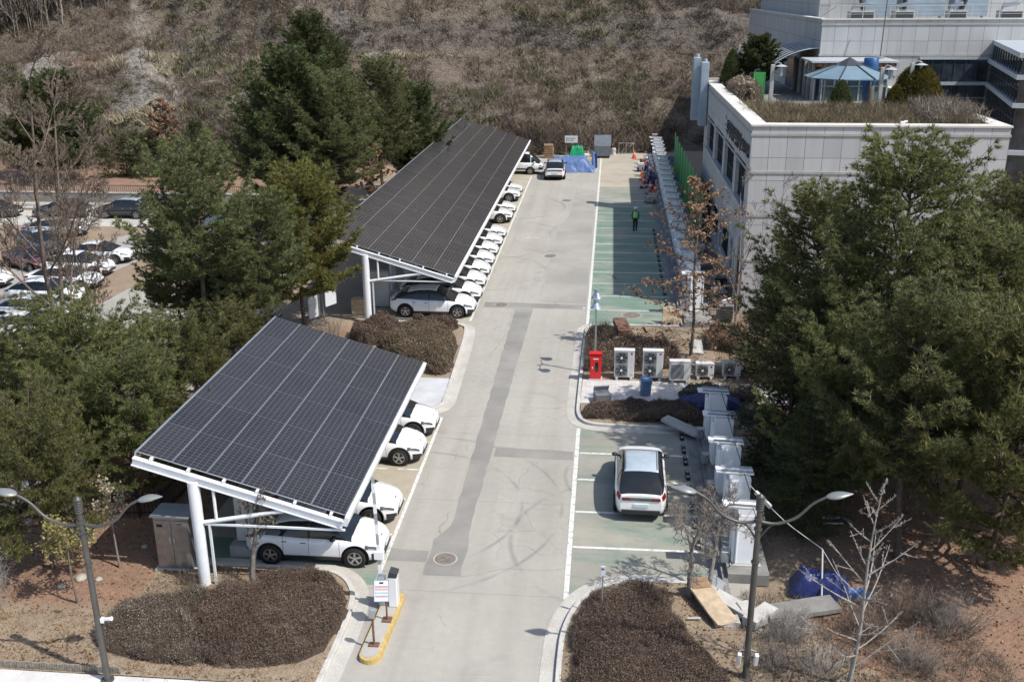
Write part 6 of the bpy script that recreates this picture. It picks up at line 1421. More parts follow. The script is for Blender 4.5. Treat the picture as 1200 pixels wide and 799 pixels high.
# ---------------------------------------------------------------- worker
def skin_mesh(name, joints, edges, mat, root=0, sub=2):
    me = bpy.data.meshes.new(name); me.from_pydata([j[:3] for j in joints], edges, []); ob = bpy.data.objects.new('tmp', me); COL.objects.link(ob)
    ob.modifiers.new('s', 'SKIN'); 
    for i, j in enumerate(joints):
        r = j[3]; me.skin_vertices[0].data[i].radius = r if isinstance(r, tuple) else (r, r); me.skin_vertices[0].data[i].use_root = (i == root)
    ob.modifiers.new('b', 'SUBSURF').levels = sub
    dg = bpy.context.evaluated_depsgraph_get(); m2 = bpy.data.meshes.new_from_object(ob.evaluated_get(dg)); m2.name = name
    bpy.data.objects.remove(ob); m2.materials.clear(); m2.materials.append(mat)
    for p in m2.polygons: p.use_smooth = True
    return m2
def worker(x, y, h, lab, vest='vest', cloth='cloth_dark'):
    t = thing('person', lab, 'person', (x, y, 0.01), h)
    J = [(0, 0, .95, (.15, .10)), (0, .01, 1.15, (.14, .10)), (0, .02, 1.36, (.17, .11)), (0, .02, 1.47, (.09, .08)), (0, 0, 1.54, .055), (0, -.01, 1.62, .075), (0, -.015, 1.70, .085),
         (-.19, .02, 1.42, .06), (-.26, .03, 1.17, .048), (-.24, -.12, .97, .038), (-.23, -.18, .90, .035), (.19, .02, 1.42, .06), (.26, .03, 1.17, .048), (.24, -.12, .97, .038), (.23, -.18, .90, .035),
         (-.10, 0, .88, .115), (-.11, -.10, .50, .085), (-.11, -.02, .10, .065), (-.11, -.14, .05, .04), (.10, 0, .88, .115), (.11, .06, .50, .085), (.11, .20, .12, .065), (.11, .10, .05, .04)]
    E = [(0, 1), (1, 2), (2, 3), (3, 4), (4, 5), (5, 6), (2, 7), (7, 8), (8, 9), (9, 10), (2, 11), (11, 12), (12, 13), (13, 14), (0, 15), (15, 16), (16, 17), (17, 18), (0, 19), (19, 20), (20, 21), (21, 22)]
    me = skin_mesh('body', J, E, M[cloth]); me.materials.append(M['skin'])
    for p in me.polygons:
        c = p.center
        if c.z > 1.55 or (c.z < .93 and c.z > .8 and abs(c.x) > .19): p.material_index = 1
    link('body', me, t)
    g = Geo(); n = 18
    for (z, a, b) in (): pass
    V = []; zs = [(.98, .185, .14), (1.12, .18, .14), (1.3, .205, .145), (1.42, .19, .13), (1.47, .12, .1)]
    for z, a, b in zs:
        for k in range(n): q = 2 * PI * k / n; V.append((a * math.cos(q), b * math.sin(q) + .015, z))
    F = [(i * n + k, i * n + (k + 1) % n, (i + 1) * n + (k + 1) % n, (i + 1) * n + k) for i in range(len(zs) - 1) for k in range(n)]
    g.add(V, F, 0, True); vt = g.build('vest', M[vest], t)
    g = Geo()
    for z, a, b in ((1.08, .187, .147), (1.2, .196, .149)): g.tube([(a * math.cos(q), b * math.sin(q) + .015, z) for q in np.linspace(0, 2 * PI, 22)], .014, 5, caps=False)
    for s in (-1, 1): g.tube([(s * .09, -.135, 1.22), (s * .1, -.125, 1.36), (s * .09, -.06, 1.48), (s * .09, .06, 1.48), (s * .1, .155, 1.36), (s * .09, .165, 1.2)], .016, 5)
    g.build('reflective_strip', M['reflect'], vt)
    g = Geo().sphere((0, -.01, 1.74), .125, 14, 8, z=.85); g.tube([(0, -.02, 1.725), (0, -.02, 1.74)], .15, 16); g.build('helmet', M['helmet'], t)
    # face features
    g = Geo().sphere((-.03, -.088, 1.655), .012, 6, 4).sphere((.03, -.088, 1.655), .012, 6, 4); g.build('eyes', M['black'], t); Geo().sphere((0, -.095, 1.63), .015, 6, 4).build('nose', M['skin'], t)
    for s in (-1, 1): Geo().box((s * .11, -.12 if s < 0 else .12, .04), (.10, .27, .09)).build('boot', M['black'], t, bevel=.02)
    for s in (-1, 1):
        hd = Geo()
        for k in range(4): hd.tube([(s * .23 + (k - 1.5) * .018, -.19, .885), (s * .23 + (k - 1.5) * .02, -.205, .835), (s * .23 + (k - 1.5) * .018, -.19, .80 + .006 * abs(k - 1.5))], .009, 5)
        hd.tube([(s * .23 - s * .03, -.18, .9), (s * .23 - s * .05, -.2, .86)], .01, 5); hd.build('fingers', M['skin'], t)
    t.scale = (1.06, 1.06, 1.06)
worker(2.25, 79.3, 0.1, 'person in a green safety vest and white helmet walking in the shaded green bays')
M['navy'] = plain('navy work clothes', (0.015, 0.025, 0.09), .9, 0, .15, 8); M['orange_vest'] = plain('orange work vest', (0.6, 0.10, 0.04), .8, 0, .1, 8)
worker(4.05, 98.3, -1.2, 'person in navy work clothes standing beside the blue gear heap', 'navy', 'navy')
worker(3.9, 104.6, 2.2, 'person in an orange vest and white helmet behind the blue gear heap', 'orange_vest', 'navy')
def pallet(x, y, rz, lab, n, top):
    t = thing('pallet_load', lab, 'pallet', (x, y, .01), rz, 'pallet loads beside the long cabinet row')
    for k in range(7): Geo().bx(-.55, .55, -.5 + k * .155, -.42 + k * .155, .10, .125).build('slat', M['wood'], t)
    for xx in (-.5, 0, .5): Geo().bx(xx - .05, xx + .05, -.5, .52, 0, .098).build('bearer', M['wood'], t)
    for k in range(n): Geo().box((rnd.uniform(-.12, .12), rnd.uniform(-.1, .1), .13 + .12 + k * .25), (.7 + rnd.uniform(-.1, .15), .6, .24), rz=rnd.uniform(-.3, .3)).build('carton', M[top], t, bevel=.015)
pallet(3.9, 90.6, .1, 'pallet with grey cartons nearest the shadow edge by the cabinet row', 2, 'conc')
pallet(4.1, 93.0, -.2, 'empty looking low pallet between the cones and the grey cartons', 1, 'plywood')
pallet(3.8, 101.8, .3, 'pallet stacked with tan cartons behind the navy clothed person', 3, 'plywood')
pallet(3.6, 107.4, -.1, 'pallet with white cartons near the far end of the cabinet row', 3, 'ac_white')
pallet(3.9, 111.6, .2, 'pallet with rusty parts at the far end of the cabinet row', 2, 'rust')
pallet(6.9, 68.0, .15, 'pallet with grey cartons between the cabinets and the granite wall', 2, 'conc_dark')
pallet(6.8, 72.5, -.2, 'pallet with pale cartons between the cabinets and the granite wall', 2, 'ac_white')
for i, (x, y, rz, L_) in enumerate(((6.9, 64.8, 1.3, 3.0), (6.6, 76.5, 1.7, 3.4), (3.9, 95.5, 1.4, 2.4))):
    t = thing('pipe_bundle', ('nearest', 'middle', 'farthest')[i] + ' bundle of grey pipes lying along the long cabinet row', 'pipes', (x, y, .05), rz, 'bundles of pipes')
    for k in range(6): Geo().tube([(-L_ / 2 + rnd.uniform(-.1, .1), (k % 3) * .13, .07 + (k // 3) * .12), (L_ / 2 + rnd.uniform(-.1, .1), (k % 3) * .13, .07 + (k // 3) * .12)], .055, 8).build('pipe', M['galv'], t)
# ---------------------------------------------------------------- vegetation tools
def norm(a): return a / (np.linalg.norm(a, axis=-1, keepdims=True) + 1e-9)
def needles(P, D, S, k, length, width, spread, rg):
    """k thin blades per tuft at P, fanned around direction D"""
    n = len(P); P = np.repeat(P, k, 0); D = np.repeat(norm(D), k, 0); S = np.repeat(S, k)
    d = norm(D + spread * rg.normal(size=(n * k, 3))); w = norm(np.cross(d, rg.normal(size=(n * k, 3))))
    L = (length * S * rg.uniform(.65, 1.15, n * k))[:, None]; W = (width * S * rg.uniform(.7, 1.2, n * k))[:, None] / 2
    base = P + d * L * .05
    V = np.stack([base - w * W, base + w * W, P + d * L], 1).reshape(-1, 3)
    F = np.arange(n * k * 3).reshape(-1, 3); return V, F
def leaves(P, size, rg, up=0.0, stretch=1.4):
    n = len(P); a = norm(rg.normal(size=(n, 3))); b = rg.normal(size=(n, 3)); b[:, 2] += 0
    a = norm(a * np.array([1, 1, 1 - up])); b = norm(np.cross(a, b)); s = (size * rg.uniform(.6, 1.3, n))[:, None] / 2
    V = np.stack([P - a * s * stretch, P - b * s, P + a * s * stretch, P + b * s], 1).reshape(-1, 3)
    return V, np.arange(n * 4).reshape(-1, 4)
def sticks(A, B, ra, rb, n=3):
    """many tapered sticks at once"""
    A = np.asarray(A, float); B = np.asarray(B, float); m = len(A); T = norm(B - A)
    up = np.where(np.abs(T[:, 2:3]) < .9, np.array([[0, 0, 1.0]]), np.array([[1.0, 0, 0]])); U = norm(np.cross(T, up)); W = np.cross(T, U)
    a = np.linspace(0, 2 * PI, n, endpoint=False); c = np.cos(a)[None, :, None]; s = np.sin(a)[None, :, None]
    ring = c * U[:, None, :] + s * W[:, None, :]; ra = np.broadcast_to(ra, m); rb = np.broadcast_to(rb, m)
    V = np.concatenate([A[:, None, :] + ring * np.reshape(ra, (m, 1, 1)), B[:, None, :] + ring * np.reshape(rb, (m, 1, 1))], 1).reshape(-1, 3)
    i = np.arange(n); j = (i + 1) % n; F = np.stack([i, j, n + j, n + i], 1)
    return V, (F[None] + (np.arange(m) * 2 * n)[:, None, None]).reshape(-1, 4)

def pine(seed, H, Rm, base, prof, dens=1.0, step=.50, tuft=.27, blade=.042, k=17, rise=.18, spruce=False, trunk_r=None, lean=0.0):
    rg = np.random.default_rng(seed); tp = []; td = []; ts = []; SA = []; SB = []; ra = []; rb = []
    tr = trunk_r or H * .014
    zs_ = np.linspace(0, H, 12); tx = lean * (zs_ / H) ** 1.5 * H + .12 * np.sin(zs_ * .7 + seed); ty = .12 * np.cos(zs_ * .6 + seed * 2)
    tx -= tx[0]; ty -= ty[0]
    def trunk(z): return np.array([np.interp(z, zs_, tx), np.interp(z, zs_, ty), z])
    z = base; az0 = 0
    while z < H - .25:
        t = (z - base) / (H - base); Lm = Rm * prof(t); nb = 5 if not spruce else 6; az0 += 1.1
        for b in range(nb):
            if rg.random() < .10: continue
            az = az0 + 2 * PI * b / nb + rg.normal() * .22; L = Lm * rg.uniform(.68, 1.16)
            if L < .25: L = .25
            el = rise + t * .75 + rg.normal() * .06 if not spruce else -.12 + t * .6
            p0 = trunk(z + rg.normal() * .12); h = np.array([math.cos(az), math.sin(az), 0])
            m = max(4, int(L / .35)); pts = []
            for q in range(m + 1):
                s = q / m; sag = (-.10 * math.sin(PI * s) + .12 * s * s) * L if not spruce else (-.10 * s + .12 * s * s) * L
                pts.append(p0 + h * L * s * math.cos(el) + np.array([0, 0, L * s * math.sin(el) + sag]) + rg.normal(size=3) * .03 * L * s)
            pts = np.array(pts); r0 = .012 * L + .012
            for q in range(m): SA.append(pts[q]); SB.append(pts[q + 1]); ra.append(r0 * (1 - q / m) + .006); rb.append(r0 * (1 - (q + 1) / m) + .006)
            side = np.array([-h[1], h[0], 0]); st = .22 / dens; s = .22 if not spruce else .12; sg = 1
            while s < 1.0:
                i = s * m; q = min(int(i), m - 1); c = pts[q] + (pts[q + 1] - pts[q]) * (i - q)
                tl = (.30 * L * (1.05 - s) + .28) * rg.uniform(.7, 1.3); sg = -sg
                d = norm(h * .75 + side * sg * rg.uniform(.5, 1.1) + np.array([0, 0, rg.uniform(.0, .45)]))
                e = c + d * tl; SA.append(c); SB.append(e); ra.append(.010); rb.append(.004)
                nt_ = max(2, int(tl / .15 * dens))
                for w in range(nt_):
                    f = (w + 1) / nt_; tp.append(c + d * tl * f + rg.normal(size=3) * .035); td.append(d + np.array([0, 0, .35])); ts.append(rg.uniform(.75, 1.15))
                s += st / max(L, .5) * .8
            tp.append(pts[-1]); td.append(h + np.array([0, 0, .4])); ts.append(1.1)
        z += step * (.75 + .5 * rg.random()) * (1 if t < .75 else .75)
    for q in range(8): tp.append(trunk(H - .1 * q)); td.append(np.array([0, 0, 1.0]) + rg.normal(size=3) * .3); ts.append(1.0)
    tp, td, ts = np.array(tp), np.array(td), np.array(ts)
    g = Geo(); V, F = needles(tp, td, ts, k, tuft, blade, .62 if not spruce else .5, rg); g.add(V, F, 0)
    tg = Geo(); tg.tube(np.stack([tx, ty, zs_], 1), tr * (1 - zs_ / H * .88) * (1 + .25 * np.exp(-zs_ * 3)), 9)
    V, F = sticks(SA, SB, np.array(ra), np.array(rb)); tg.add(V, F, 0)
    # dead stubs below the crown
    for q in range(14):
        zz = rg.uniform(base * .35, base + .3); a = rg.uniform(0, 2 * PI); l = rg.uniform(.15, .7); p = trunk(zz); tg.tube([p, p + np.array([math.cos(a) * l, math.sin(a) * l, -.05])], [.016, .006], 4)
    return tg, g
def tree(name, label, cat, loc, tm, cm, rz=0, s=1.0, group=None, crown='crown'):
    t = thing(name, label, cat, (loc[0], loc[1], loc[2] if len(loc) > 2 else 0), rz, group); t.scale = (s, s, s) if np.isscalar(s) else s
    link('trunk', tm, t)
    if cm is not None: link(crown, cm, t)
    return t
round_p = lambda t: (min(1, (t + .08) * 4.5) ** .6) * (1 - t ** 2.2) ** .62 + .06
cone_p = lambda t: (1 - t) ** .8 * min(1, .55 + t * 2.5) + .05
def mk(args, cmat, tmat='bark'):
    a, b = pine(*args[0], **args[1]); return a.mesh('trunk', M[tmat]), b.mesh('crown', M[cmat])
pA = mk(((1, 13.3, 4.3, 2.6, round_p), dict(dens=1.05)), 'needle')
pB = mk(((2, 10.5, 3.7, 2.4, round_p), dict(dens=1.1)), 'needle')
pC = mk(((3, 9.0, 3.5, 2.4, round_p), dict(dens=1.2, tuft=.32, blade=.055)), 'needle_yellow')
pG = mk(((15, 11.5, 3.5, 5.4, round_p), dict(dens=1.1, tuft=.29, blade=.048, step=.5)), 'needle_blue')
pF = mk(((8, 7.2, 4.4, 1.3, lambda t: (min(1, (t + .12) * 4) ** .6) * (1 - t ** 2.6) ** .6 + .06), dict(dens=1.15, tuft=.27, blade=.040, step=.5)), 'needle')
pD = mk(((4, 12.5, 4.8, 2.0, round_p), dict(dens=1.0, tuft=.38, blade=.085, step=.55, k=13)), 'needle_dark')
pE = mk(((5, 11.5, 3.7, 4.2, round_p), dict(dens=1.1, tuft=.29, blade=.048, step=.52)), 'needle_blue')
pS = mk(((6, 8.2, 2.1, .6, cone_p), dict(dens=1.25, step=.34, spruce=True, tuft=.18, blade=.035, k=12)), 'needle_dark')
pT = mk(((7, 4.4, 1.3, .5, cone_p), dict(dens=1.0, step=.4, spruce=True, tuft=.26, blade=.06, k=8)), 'needle_dark')
GR = 'tall pines on the right'
for i, (m_, x, y, rz, s, lab) in enumerate((
    (pA, 10.9, 37.0, .4, .97, 'tallest pine on the right, its tip against the granite wall'),
    (pA, 16.4, 42.0, 2.1, .80, 'pine at the right edge behind the tallest one'),
    (pB, 13.4, 34.6, 1.0, .95, 'pine in front of the tallest one with broad pale tipped boughs'),
    (pB, 8.6, 40.5, 3.0, .98, 'pine close to the granite wall left of the tallest one'),
    (pE, 15.0, 37.2, .3, .84, 'grey green pine between the tallest pine and the right edge'),
    (pF, 12.9, 30.2, 4.0, (.95, .95, 1.15), 'low pine whose pale boughs hang over the shaded soil at the right edge'),
    (pF, 9.0, 34.2, 1.2, (.72, .72, .95), 'shorter pine filling the space between the dark conifer and the bare trunked pine'),
    (pB, 18.6, 33.0, 2.6, .95, 'pine cut by the right edge, over the shaded red soil'),
    (pE, 10.1, 30.6, 2.0, .80, 'pine whose bare trunk stands behind the tip of the bare ginkgo'),
    (pB, 20.5, 38.5, 1.7, .85, 'pine at the far right edge behind the grey green one'))):
    tree('pine_tree', lab, 'tree', (x, y, 0), m_[0], m_[1], rz, s, GR)
tree('spruce_tree', 'dark dense conifer nearest the white cabinets, left flank of the pine group', 'tree', (6.9, 35.6, 0), pS[0], pS[1], .5, (1.15, 1.15, .9), GR)
tree('spruce_tree', 'dark conifer at the corner of the granite building above the red shrubs', 'tree', (8.0, 46.5, 0), pS[0], pS[1], 2.5, (.95, .95, .72), GR)
tree('spruce_tree', 'low dark conifer beside the right lamp post, below the bigger one', 'tree', (7.0, 32.2, 0), pS[0], pS[1], 1.5, (1.0, 1.0, .62), GR)
GL = 'pines on the left'
for m_, x, y, rz, s, lab in (
    (pG, -19.5, 45.4, .2, .97, 'tall grey green pine with three bare stems in the middle of the left group'),
    (pE, -21.9, 47.6, 1.9, .66, 'pine just left of the tall three stemmed one'),
    (pE, -17.4, 47.6, 3.3, .74, 'pine right of the tall three stemmed one'),
    (pC, -16.9, 52.4, .8, 1.0, 'yellow green pine with a rounded crown beside the far carport corner'),
    (pF, -20.4, 34.6, 2.2, .86, 'pine whose crown spreads above the left street lamp'),
    (pF, -24.6, 35.4, .5, .68, 'pine at the left edge above the silver car'),
    (pF, -20.9, 40.2, 3.5, .58, 'broad pine between the left edge and the tall three stemmed one'),
    (pF, -26.5, 32.0, 5.5, .7, 'low pine half cut by the left edge behind the lamp head'),
    (pF, -17.9, 32.8, 5.0, .74, 'olive pine whose boughs reach the left corner of the near carport'),
    (pF, -20.6, 49.6, 3.0, (.7, .7, .62), 'low pine filling the gap behind the bare stems'),
    (pF, -18.0, 44.6, 2.6, .52, 'low grey green pine in front of the slate grey car'),
    (pF, -18.2, 27.5, 1.0, (.6, .6, .78), 'nearest left pine, its trunk on the red soil beside the lamp post'),
    (pF, -18.5, 39.2, 4.2, .62, 'bushy pine behind the corner of the near carport'),
    (pD, -24.2, 76.0, .4, 1.08, 'big dark pine standing against the hillside left of the far carport'),
    (pE, -20.6, 74.5, 1.4, 1.06, 'grey green pine close to the right of the big dark one'),
    (pE, -27.2, 78.5, 2.9, .95, 'dark pine behind the left flank of the big one'),
    (pE, -19.6, 86.0, 2.0, 1.08, 'tall pine with a bare lower trunk beside the far carport edge'),
    (pD, -17.8, 92.0, .9, .78, 'small dark pine beyond the bare trunked one'),
    (pD, -54.5, 96.5, 1.0, .84, 'dark pine at the foot of the hill near the left edge'),
    (pD, -58.5, 99.0, 2.0, .76, 'dark pine cut by the left edge at the foot of the hill'),
    (pD, -33.0, 111.5, 2.4, .9, 'dark pine on the lower hillside behind the big dark one')):
    tree('pine_tree', lab, 'tree', (x, y, 0 if y < 100 else float(hill_z(np.array([float(x)]), np.array([float(y)]))[0]) - .3), m_[0], m_[1], rz, s, GL)
for i, (x, y, s, lab) in enumerate(((-52.0, 99.5, .8, 'leftmost young conifer on the red bank'), (-50.4, 100.5, 1.0, 'second young conifer from the left on the red bank'), (-48.6, 99.8, 1.15, 'tallest young conifer of the left clump on the red bank'),
        (-47.0, 100.8, .95, 'young conifer right of the tallest one on the red bank'), (-45.2, 101.5, .85, 'young conifer at the right end of the left clump on the red bank'), (-43.6, 103.5, 1.35, 'slender young conifer standing alone under the bare trunk'),
        (-41.3, 104.2, .8, 'small young conifer right of the slender lone one'), (-16.6, 113.5, 1.35, 'yellowish young conifer above the upper end of the far carport'), (-39.0, 99.0, .9, 'young conifer behind the tall grey green pine'))):
    tree('young_conifer', lab, 'tree', (x, y, max(0, float(hill_z(np.array([x]), np.array([y]))[0])) - .1), pT[0], pT[1], i * 1.3, s, 'young conifers at the foot of the hill')

# ---- bare trees
M['lime'] = leafmat('yellow green leaves', [(0.0, (0.14, 0.13, 0.04)), (0.5, (0.25, 0.225, 0.08)), (1.0, (0.36, 0.31, 0.13))], .2)
def bare(seed, H, spread, r0, depth=4, nb=(4, 6), up=.5, first=.3, ratio=.62, bend=.16, stem=None, mat='bark_mid', sides=4, leaf=None, nleaf=0, minr=.006, name='branches', whorl=False):
    rg = np.random.default_rng(seed); A = []; B = []; ra = []; rb = []; tips = []
    def grow(p, d, L, r, lev):
        m = 4 if lev else 7; pts = [p]; dd = d
        for q in range(m):
            dd = norm(dd + rg.normal(size=3) * bend * (0.5 if lev == 0 else 1) + np.array([0, 0, .05 * up])); pts.append(pts[-1] + dd * L / m)
        r1 = max(minr * .6, r * (.35 if lev else .2))
        for q in range(m):
            a_, b_ = r + (r1 - r) * q / m, r + (r1 - r) * (q + 1) / m; A.append(pts[q]); B.append(pts[q + 1]); ra.append(a_); rb.append(b_)
        if lev >= depth - 1: tips.append((pts, dd)); return
        n = int(rg.integers(nb[0], nb[1] + 1)) * (2 if (lev == 0 and whorl) else 1)
        for k in range(n):
            s = first + (1 - first) * (k + rg.random()) / n if lev == 0 else .25 + .72 * (k + rg.random()) / n
            i = min(s * m, m - .01); q = int(i); c = pts[q] + (pts[q + 1] - pts[q]) * (i - q)
            az = k * 2.4 + rg.normal() * .3; perp = norm(np.cross(dd, np.array([math.cos(az), math.sin(az), .13])))
            nd = norm(dd * up + perp * spread + np.array([0, 0, .1]))
            f = (1.15 - s * .75) if lev == 0 else (1.1 - s * .5)
            grow(c, nd, L * ratio * f, max(minr, r * (1 - s * .6) * .48), lev + 1)
    grow(np.zeros(3), np.array([0, 0, 1.0]), H, r0, 0)
    g = Geo(); V, F = sticks(A, B, np.array(ra), np.array(rb), sides); g.add(V, F, 0, True)
    lg = None
    if leaf:
        P = []
        for pts, dd in tips:
            for q in range(nleaf): i = rg.uniform(.5, len(pts) - 1.01); k = int(i); P.append(pts[k] + (pts[k + 1] - pts[k]) * (i - k) + rg.normal(size=3) * leaf[2])
        lg = Geo(); V, F = leaves(np.array(P), leaf[1], rg); lg.add(V, F)
    return g, lg
def plant_bare(nm, label, loc, g, lg, tmat, lmat=None, rz=0, s=1.0, group=None, cat='tree'):
    return tree(nm, label, cat, loc, g.mesh('trunk', M[tmat]), lg.mesh('leaves', M[lmat]) if lg else None, rz, s, group, 'leaves')
def oak(seed, H, R0, base, nl=1.0, lsize=.12):
    rg = np.random.default_rng(seed); A = []; B = []; ra = []; rb = []; P = []
    zs_ = np.linspace(0, H, 10); tr = np.stack([.06 * np.sin(zs_), .05 * np.cos(zs_ * 1.3) - .05, zs_], 1)
    for i in range(9): A.append(tr[i]); B.append(tr[i + 1]); ra.append(.085 * (1 - i / 9.5) + .01); rb.append(.085 * (1 - (i + 1) / 9.5) + .01)
    z = base; k = 0
    while z < H - .2:
        t = (z - base) / (H - base); az = k * 2.4 + rg.normal() * .3; k += 1; L = R0 * (1 - t) ** .7 * rg.uniform(.6, 1.1) + .25
        p = np.array([np.interp(z, zs_, tr[:, 0]), np.interp(z, zs_, tr[:, 1]), z]); h = np.array([math.cos(az), math.sin(az), .10 + .5 * t]); m = 7; pts = [p]
        for q in range(m): h = norm(h + rg.normal(size=3) * .10); pts.append(pts[-1] + h * L / m)
        for q in range(m): A.append(pts[q]); B.append(pts[q + 1]); ra.append(.022 * (1 - q / m) + .007); rb.append(.022 * (1 - (q + 1) / m) + .006)
        for q in range(1, m + 1):
            for s in range(3):
                d = norm(h * .5 + rg.normal(size=3) * np.array([1, 1, .45])); l = rg.uniform(.15, .55) * (.5 + L / 4); e = pts[q] + d * l; A.append(pts[q]); B.append(e); ra.append(.008); rb.append(.004)
                if rg.random() < .62 * nl:
                    n = int(rg.integers(3, 9)); f = rg.uniform(.3, 1.0, n)[:, None]; P += list(pts[q] + (e - pts[q]) * f + rg.normal(size=(n, 3)) * .055)
        z += rg.uniform(.13, .28)
    g = Geo(); V, F = sticks(A, B, np.array(ra), np.array(rb), 4); g.add(V, F, 0, True); lg = Geo(); V, F = leaves(np.array(P), lsize, rg); lg.add(V, F); return g, lg
g, lg = oak(21, 9.3, 4.3, 1.7, 1.25)
plant_bare('oak_tree', 'young oak with withered brown leaves in front of the long green bays', (4.55, 49.9, .1), g, lg, 'bark_mid', 'oakleaf')
def ginkgo(seed, H):
    rg = np.random.default_rng(seed); A = []; B = []; ra = []; rb = []
    zs_ = np.linspace(0, H, 12); tr = np.stack([.10 * (zs_ / H) * H * .35 + .05 * np.sin(zs_ * 1.1), .04 * np.cos(zs_), zs_], 1); tr[:, :2] -= tr[0, :2]
    for i in range(11): A.append(tr[i]); B.append(tr[i + 1]); ra.append(.07 * (1 - i / 11.5) + .006); rb.append(.07 * (1 - (i + 1) / 11.5) + .006)
    def spurs(pts, r):
        for q in range(len(pts) - 1):
            for s in range(4):
                f = rg.random(); c = pts[q] + (pts[q + 1] - pts[q]) * f; d = norm(rg.normal(size=3) + np.array([0, 0, .6])); A.append(c); B.append(c + d * rg.uniform(.03, .09)); ra.append(.008); rb.append(.005)
    z = .7; k = 0
    while z < H - .15:
        t = z / H; az = k * 2.4 + rg.normal() * .35; k += 1; L = (2.5 * (1 - t) ** .8 + .3) * rg.uniform(.55, 1.1); h = np.array([math.cos(az), math.sin(az), .35 + .5 * t + rg.uniform(-.15, .35)])
        p = np.array([np.interp(z, zs_, tr[:, 0]), np.interp(z, zs_, tr[:, 1]), z]); pts = [p]; m = 6
        for q in range(m): h = norm(h + np.array([0, 0, .05]) + rg.normal(size=3) * .04); pts.append(pts[-1] + h * L / m)
        r0 = .006 + .007 * L
        for q in range(m): A.append(pts[q]); B.append(pts[q + 1]); ra.append(r0 * (1 - q / m) + .007); rb.append(r0 * (1 - (q + 1) / m) + .006)
        spurs(pts, r0)
        for s in range(int(rg.integers(1, 4))):
            q = int(rg.integers(1, m - 1)); d = norm(h + rg.normal(size=3) * .55); l = L * rg.uniform(.2, .45); e = pts[q] + d * l; A.append(pts[q]); B.append(e); ra.append(.010); rb.append(.006); spurs([pts[q], pts[q] + d * l * .5, e], .01)
        z += rg.uniform(.14, .30)
    g = Geo(); V, F = sticks(A, B, np.array(ra), np.array(rb), 5); g.add(V, F, 0, True); return g
g = ginkgo(33, 6.3)
plant_bare('ginkgo_tree', 'bare pale ginkgo with short spurs at the bottom right', (6.95, 23.6, .1), g, None, 'bark_pale')
g, _ = bare(41, 2.4, .95, .085, 5, (5, 6), .7, .5, .62, .22, sides=4, minr=.007)
plant_bare('bare_tree', 'gnarled bare tree with twin stems between the green bay and the brown hedge', (2.95, 27.55, .1), g, None, 'bark_grey', s=1.35, rz=.3)
g2, _ = bare(42, 2.3, .8, .08, 5, (5, 6), .8, .5, .6, .2, sides=4, minr=.007)
plant_bare('bare_tree', 'second gnarled bare stem leaning towards the white cabinets', (3.55, 28.0, .1), g2, None, 'bark_grey', s=1.3, rz=2.3)
g, _ = bare(48, 2.6, .75, .10, 5, (5, 6), 1.0, .32, .56, .14, sides=4, minr=.008)
plant_bare('bare_tree', 'pollarded bare tree in front of the near carport column', (-11.1, 26.95, .1), g, None, 'bark_grey', s=1.15)
g, lg = bare(52, 2.9, .6, .05, 4, (5, 6), .8, .35, .45, .1, leaf=(0, .07, .1), nleaf=3, minr=.006)
plant_bare('young_tree', 'slender young tree with pale dry leaves left of the steel cabinet', (-16.0, 27.75, .1), g, lg, 'bark_grey', 'reed')
g, lg = bare(53, 2.9, .7, .05, 4, (5, 6), .6, .4, .45, .1, leaf=(0, .07, .12), nleaf=7, minr=.006)
plant_bare('young_tree', 'young tree with yellow green leaves right beside the left street lamp', (-16.35, 25.6, .1), g, lg, 'bark_mid', 'lime')
g, _ = bare(61, 11.5, .75, .14, 5, (8, 9), .9, .15, .42, .07, sides=3, minr=.013)
tm = g.mesh('trunk', M['bark_mid'])
tree('bare_tree', 'big bare tree with a veil of reddish twigs at the left edge', 'tree', (-25.2, 42.0, 0), tm, None, .3, 1.3)
tree('bare_tree', 'second bare reddish tree behind the one at the left edge', 'tree', (-31.0, 52.0, 0), tm, None, 2.3, 1.2)
tree('bare_tree', 'slim bare tree over the white cars of the left car park', 'tree', (-26.5, 47.0, 0), tm, None, 4.1, .72)
g, lg = oak(66, 6.5, 2.6, 1.5, 1.0, .22)
plant_bare('oak_tree', 'rusty leaved oak showing left of the far carport', (-20.0, 83.0, 0), g, lg, 'bark_mid', 'oakleaf')
plant_bare('oak_tree', 'rusty leaved oak on the lower hill above the young conifers', (-47.5, 104.5, 1.0), g, lg, 'bark_mid', 'oakleaf', rz=2, s=1.05)
g, _ = bare(71, 7.5, .8, .09, 5, (5, 6), .8, .2, .42, .08, sides=3, minr=.010)
tb = g.mesh('trunk', M['bark_grey'])
tree('bare_tree', 'tall thin bare tree in front of the granite corner', 'tree', (7.1, 52.6, 0), tb, None, .3, 1.1)
tree('bare_tree', 'bare tree with fine twigs against the sunlit granite wall', 'tree', (9.3, 53.6, 0), tb, None, 1.9, 1.05)
tree('bare_tree', 'bare sapling at the right of the pale slab, below the granite wall', 'tree', (8.3, 50.6, 0), tb, None, 3.9, .75)
g, _ = bare(75, 5.5, .8, .10, 4, (5, 6), .8, .1, .5, .1, sides=3, minr=.022)
th_ = g.mesh('trunk', M['bark_mid']); 
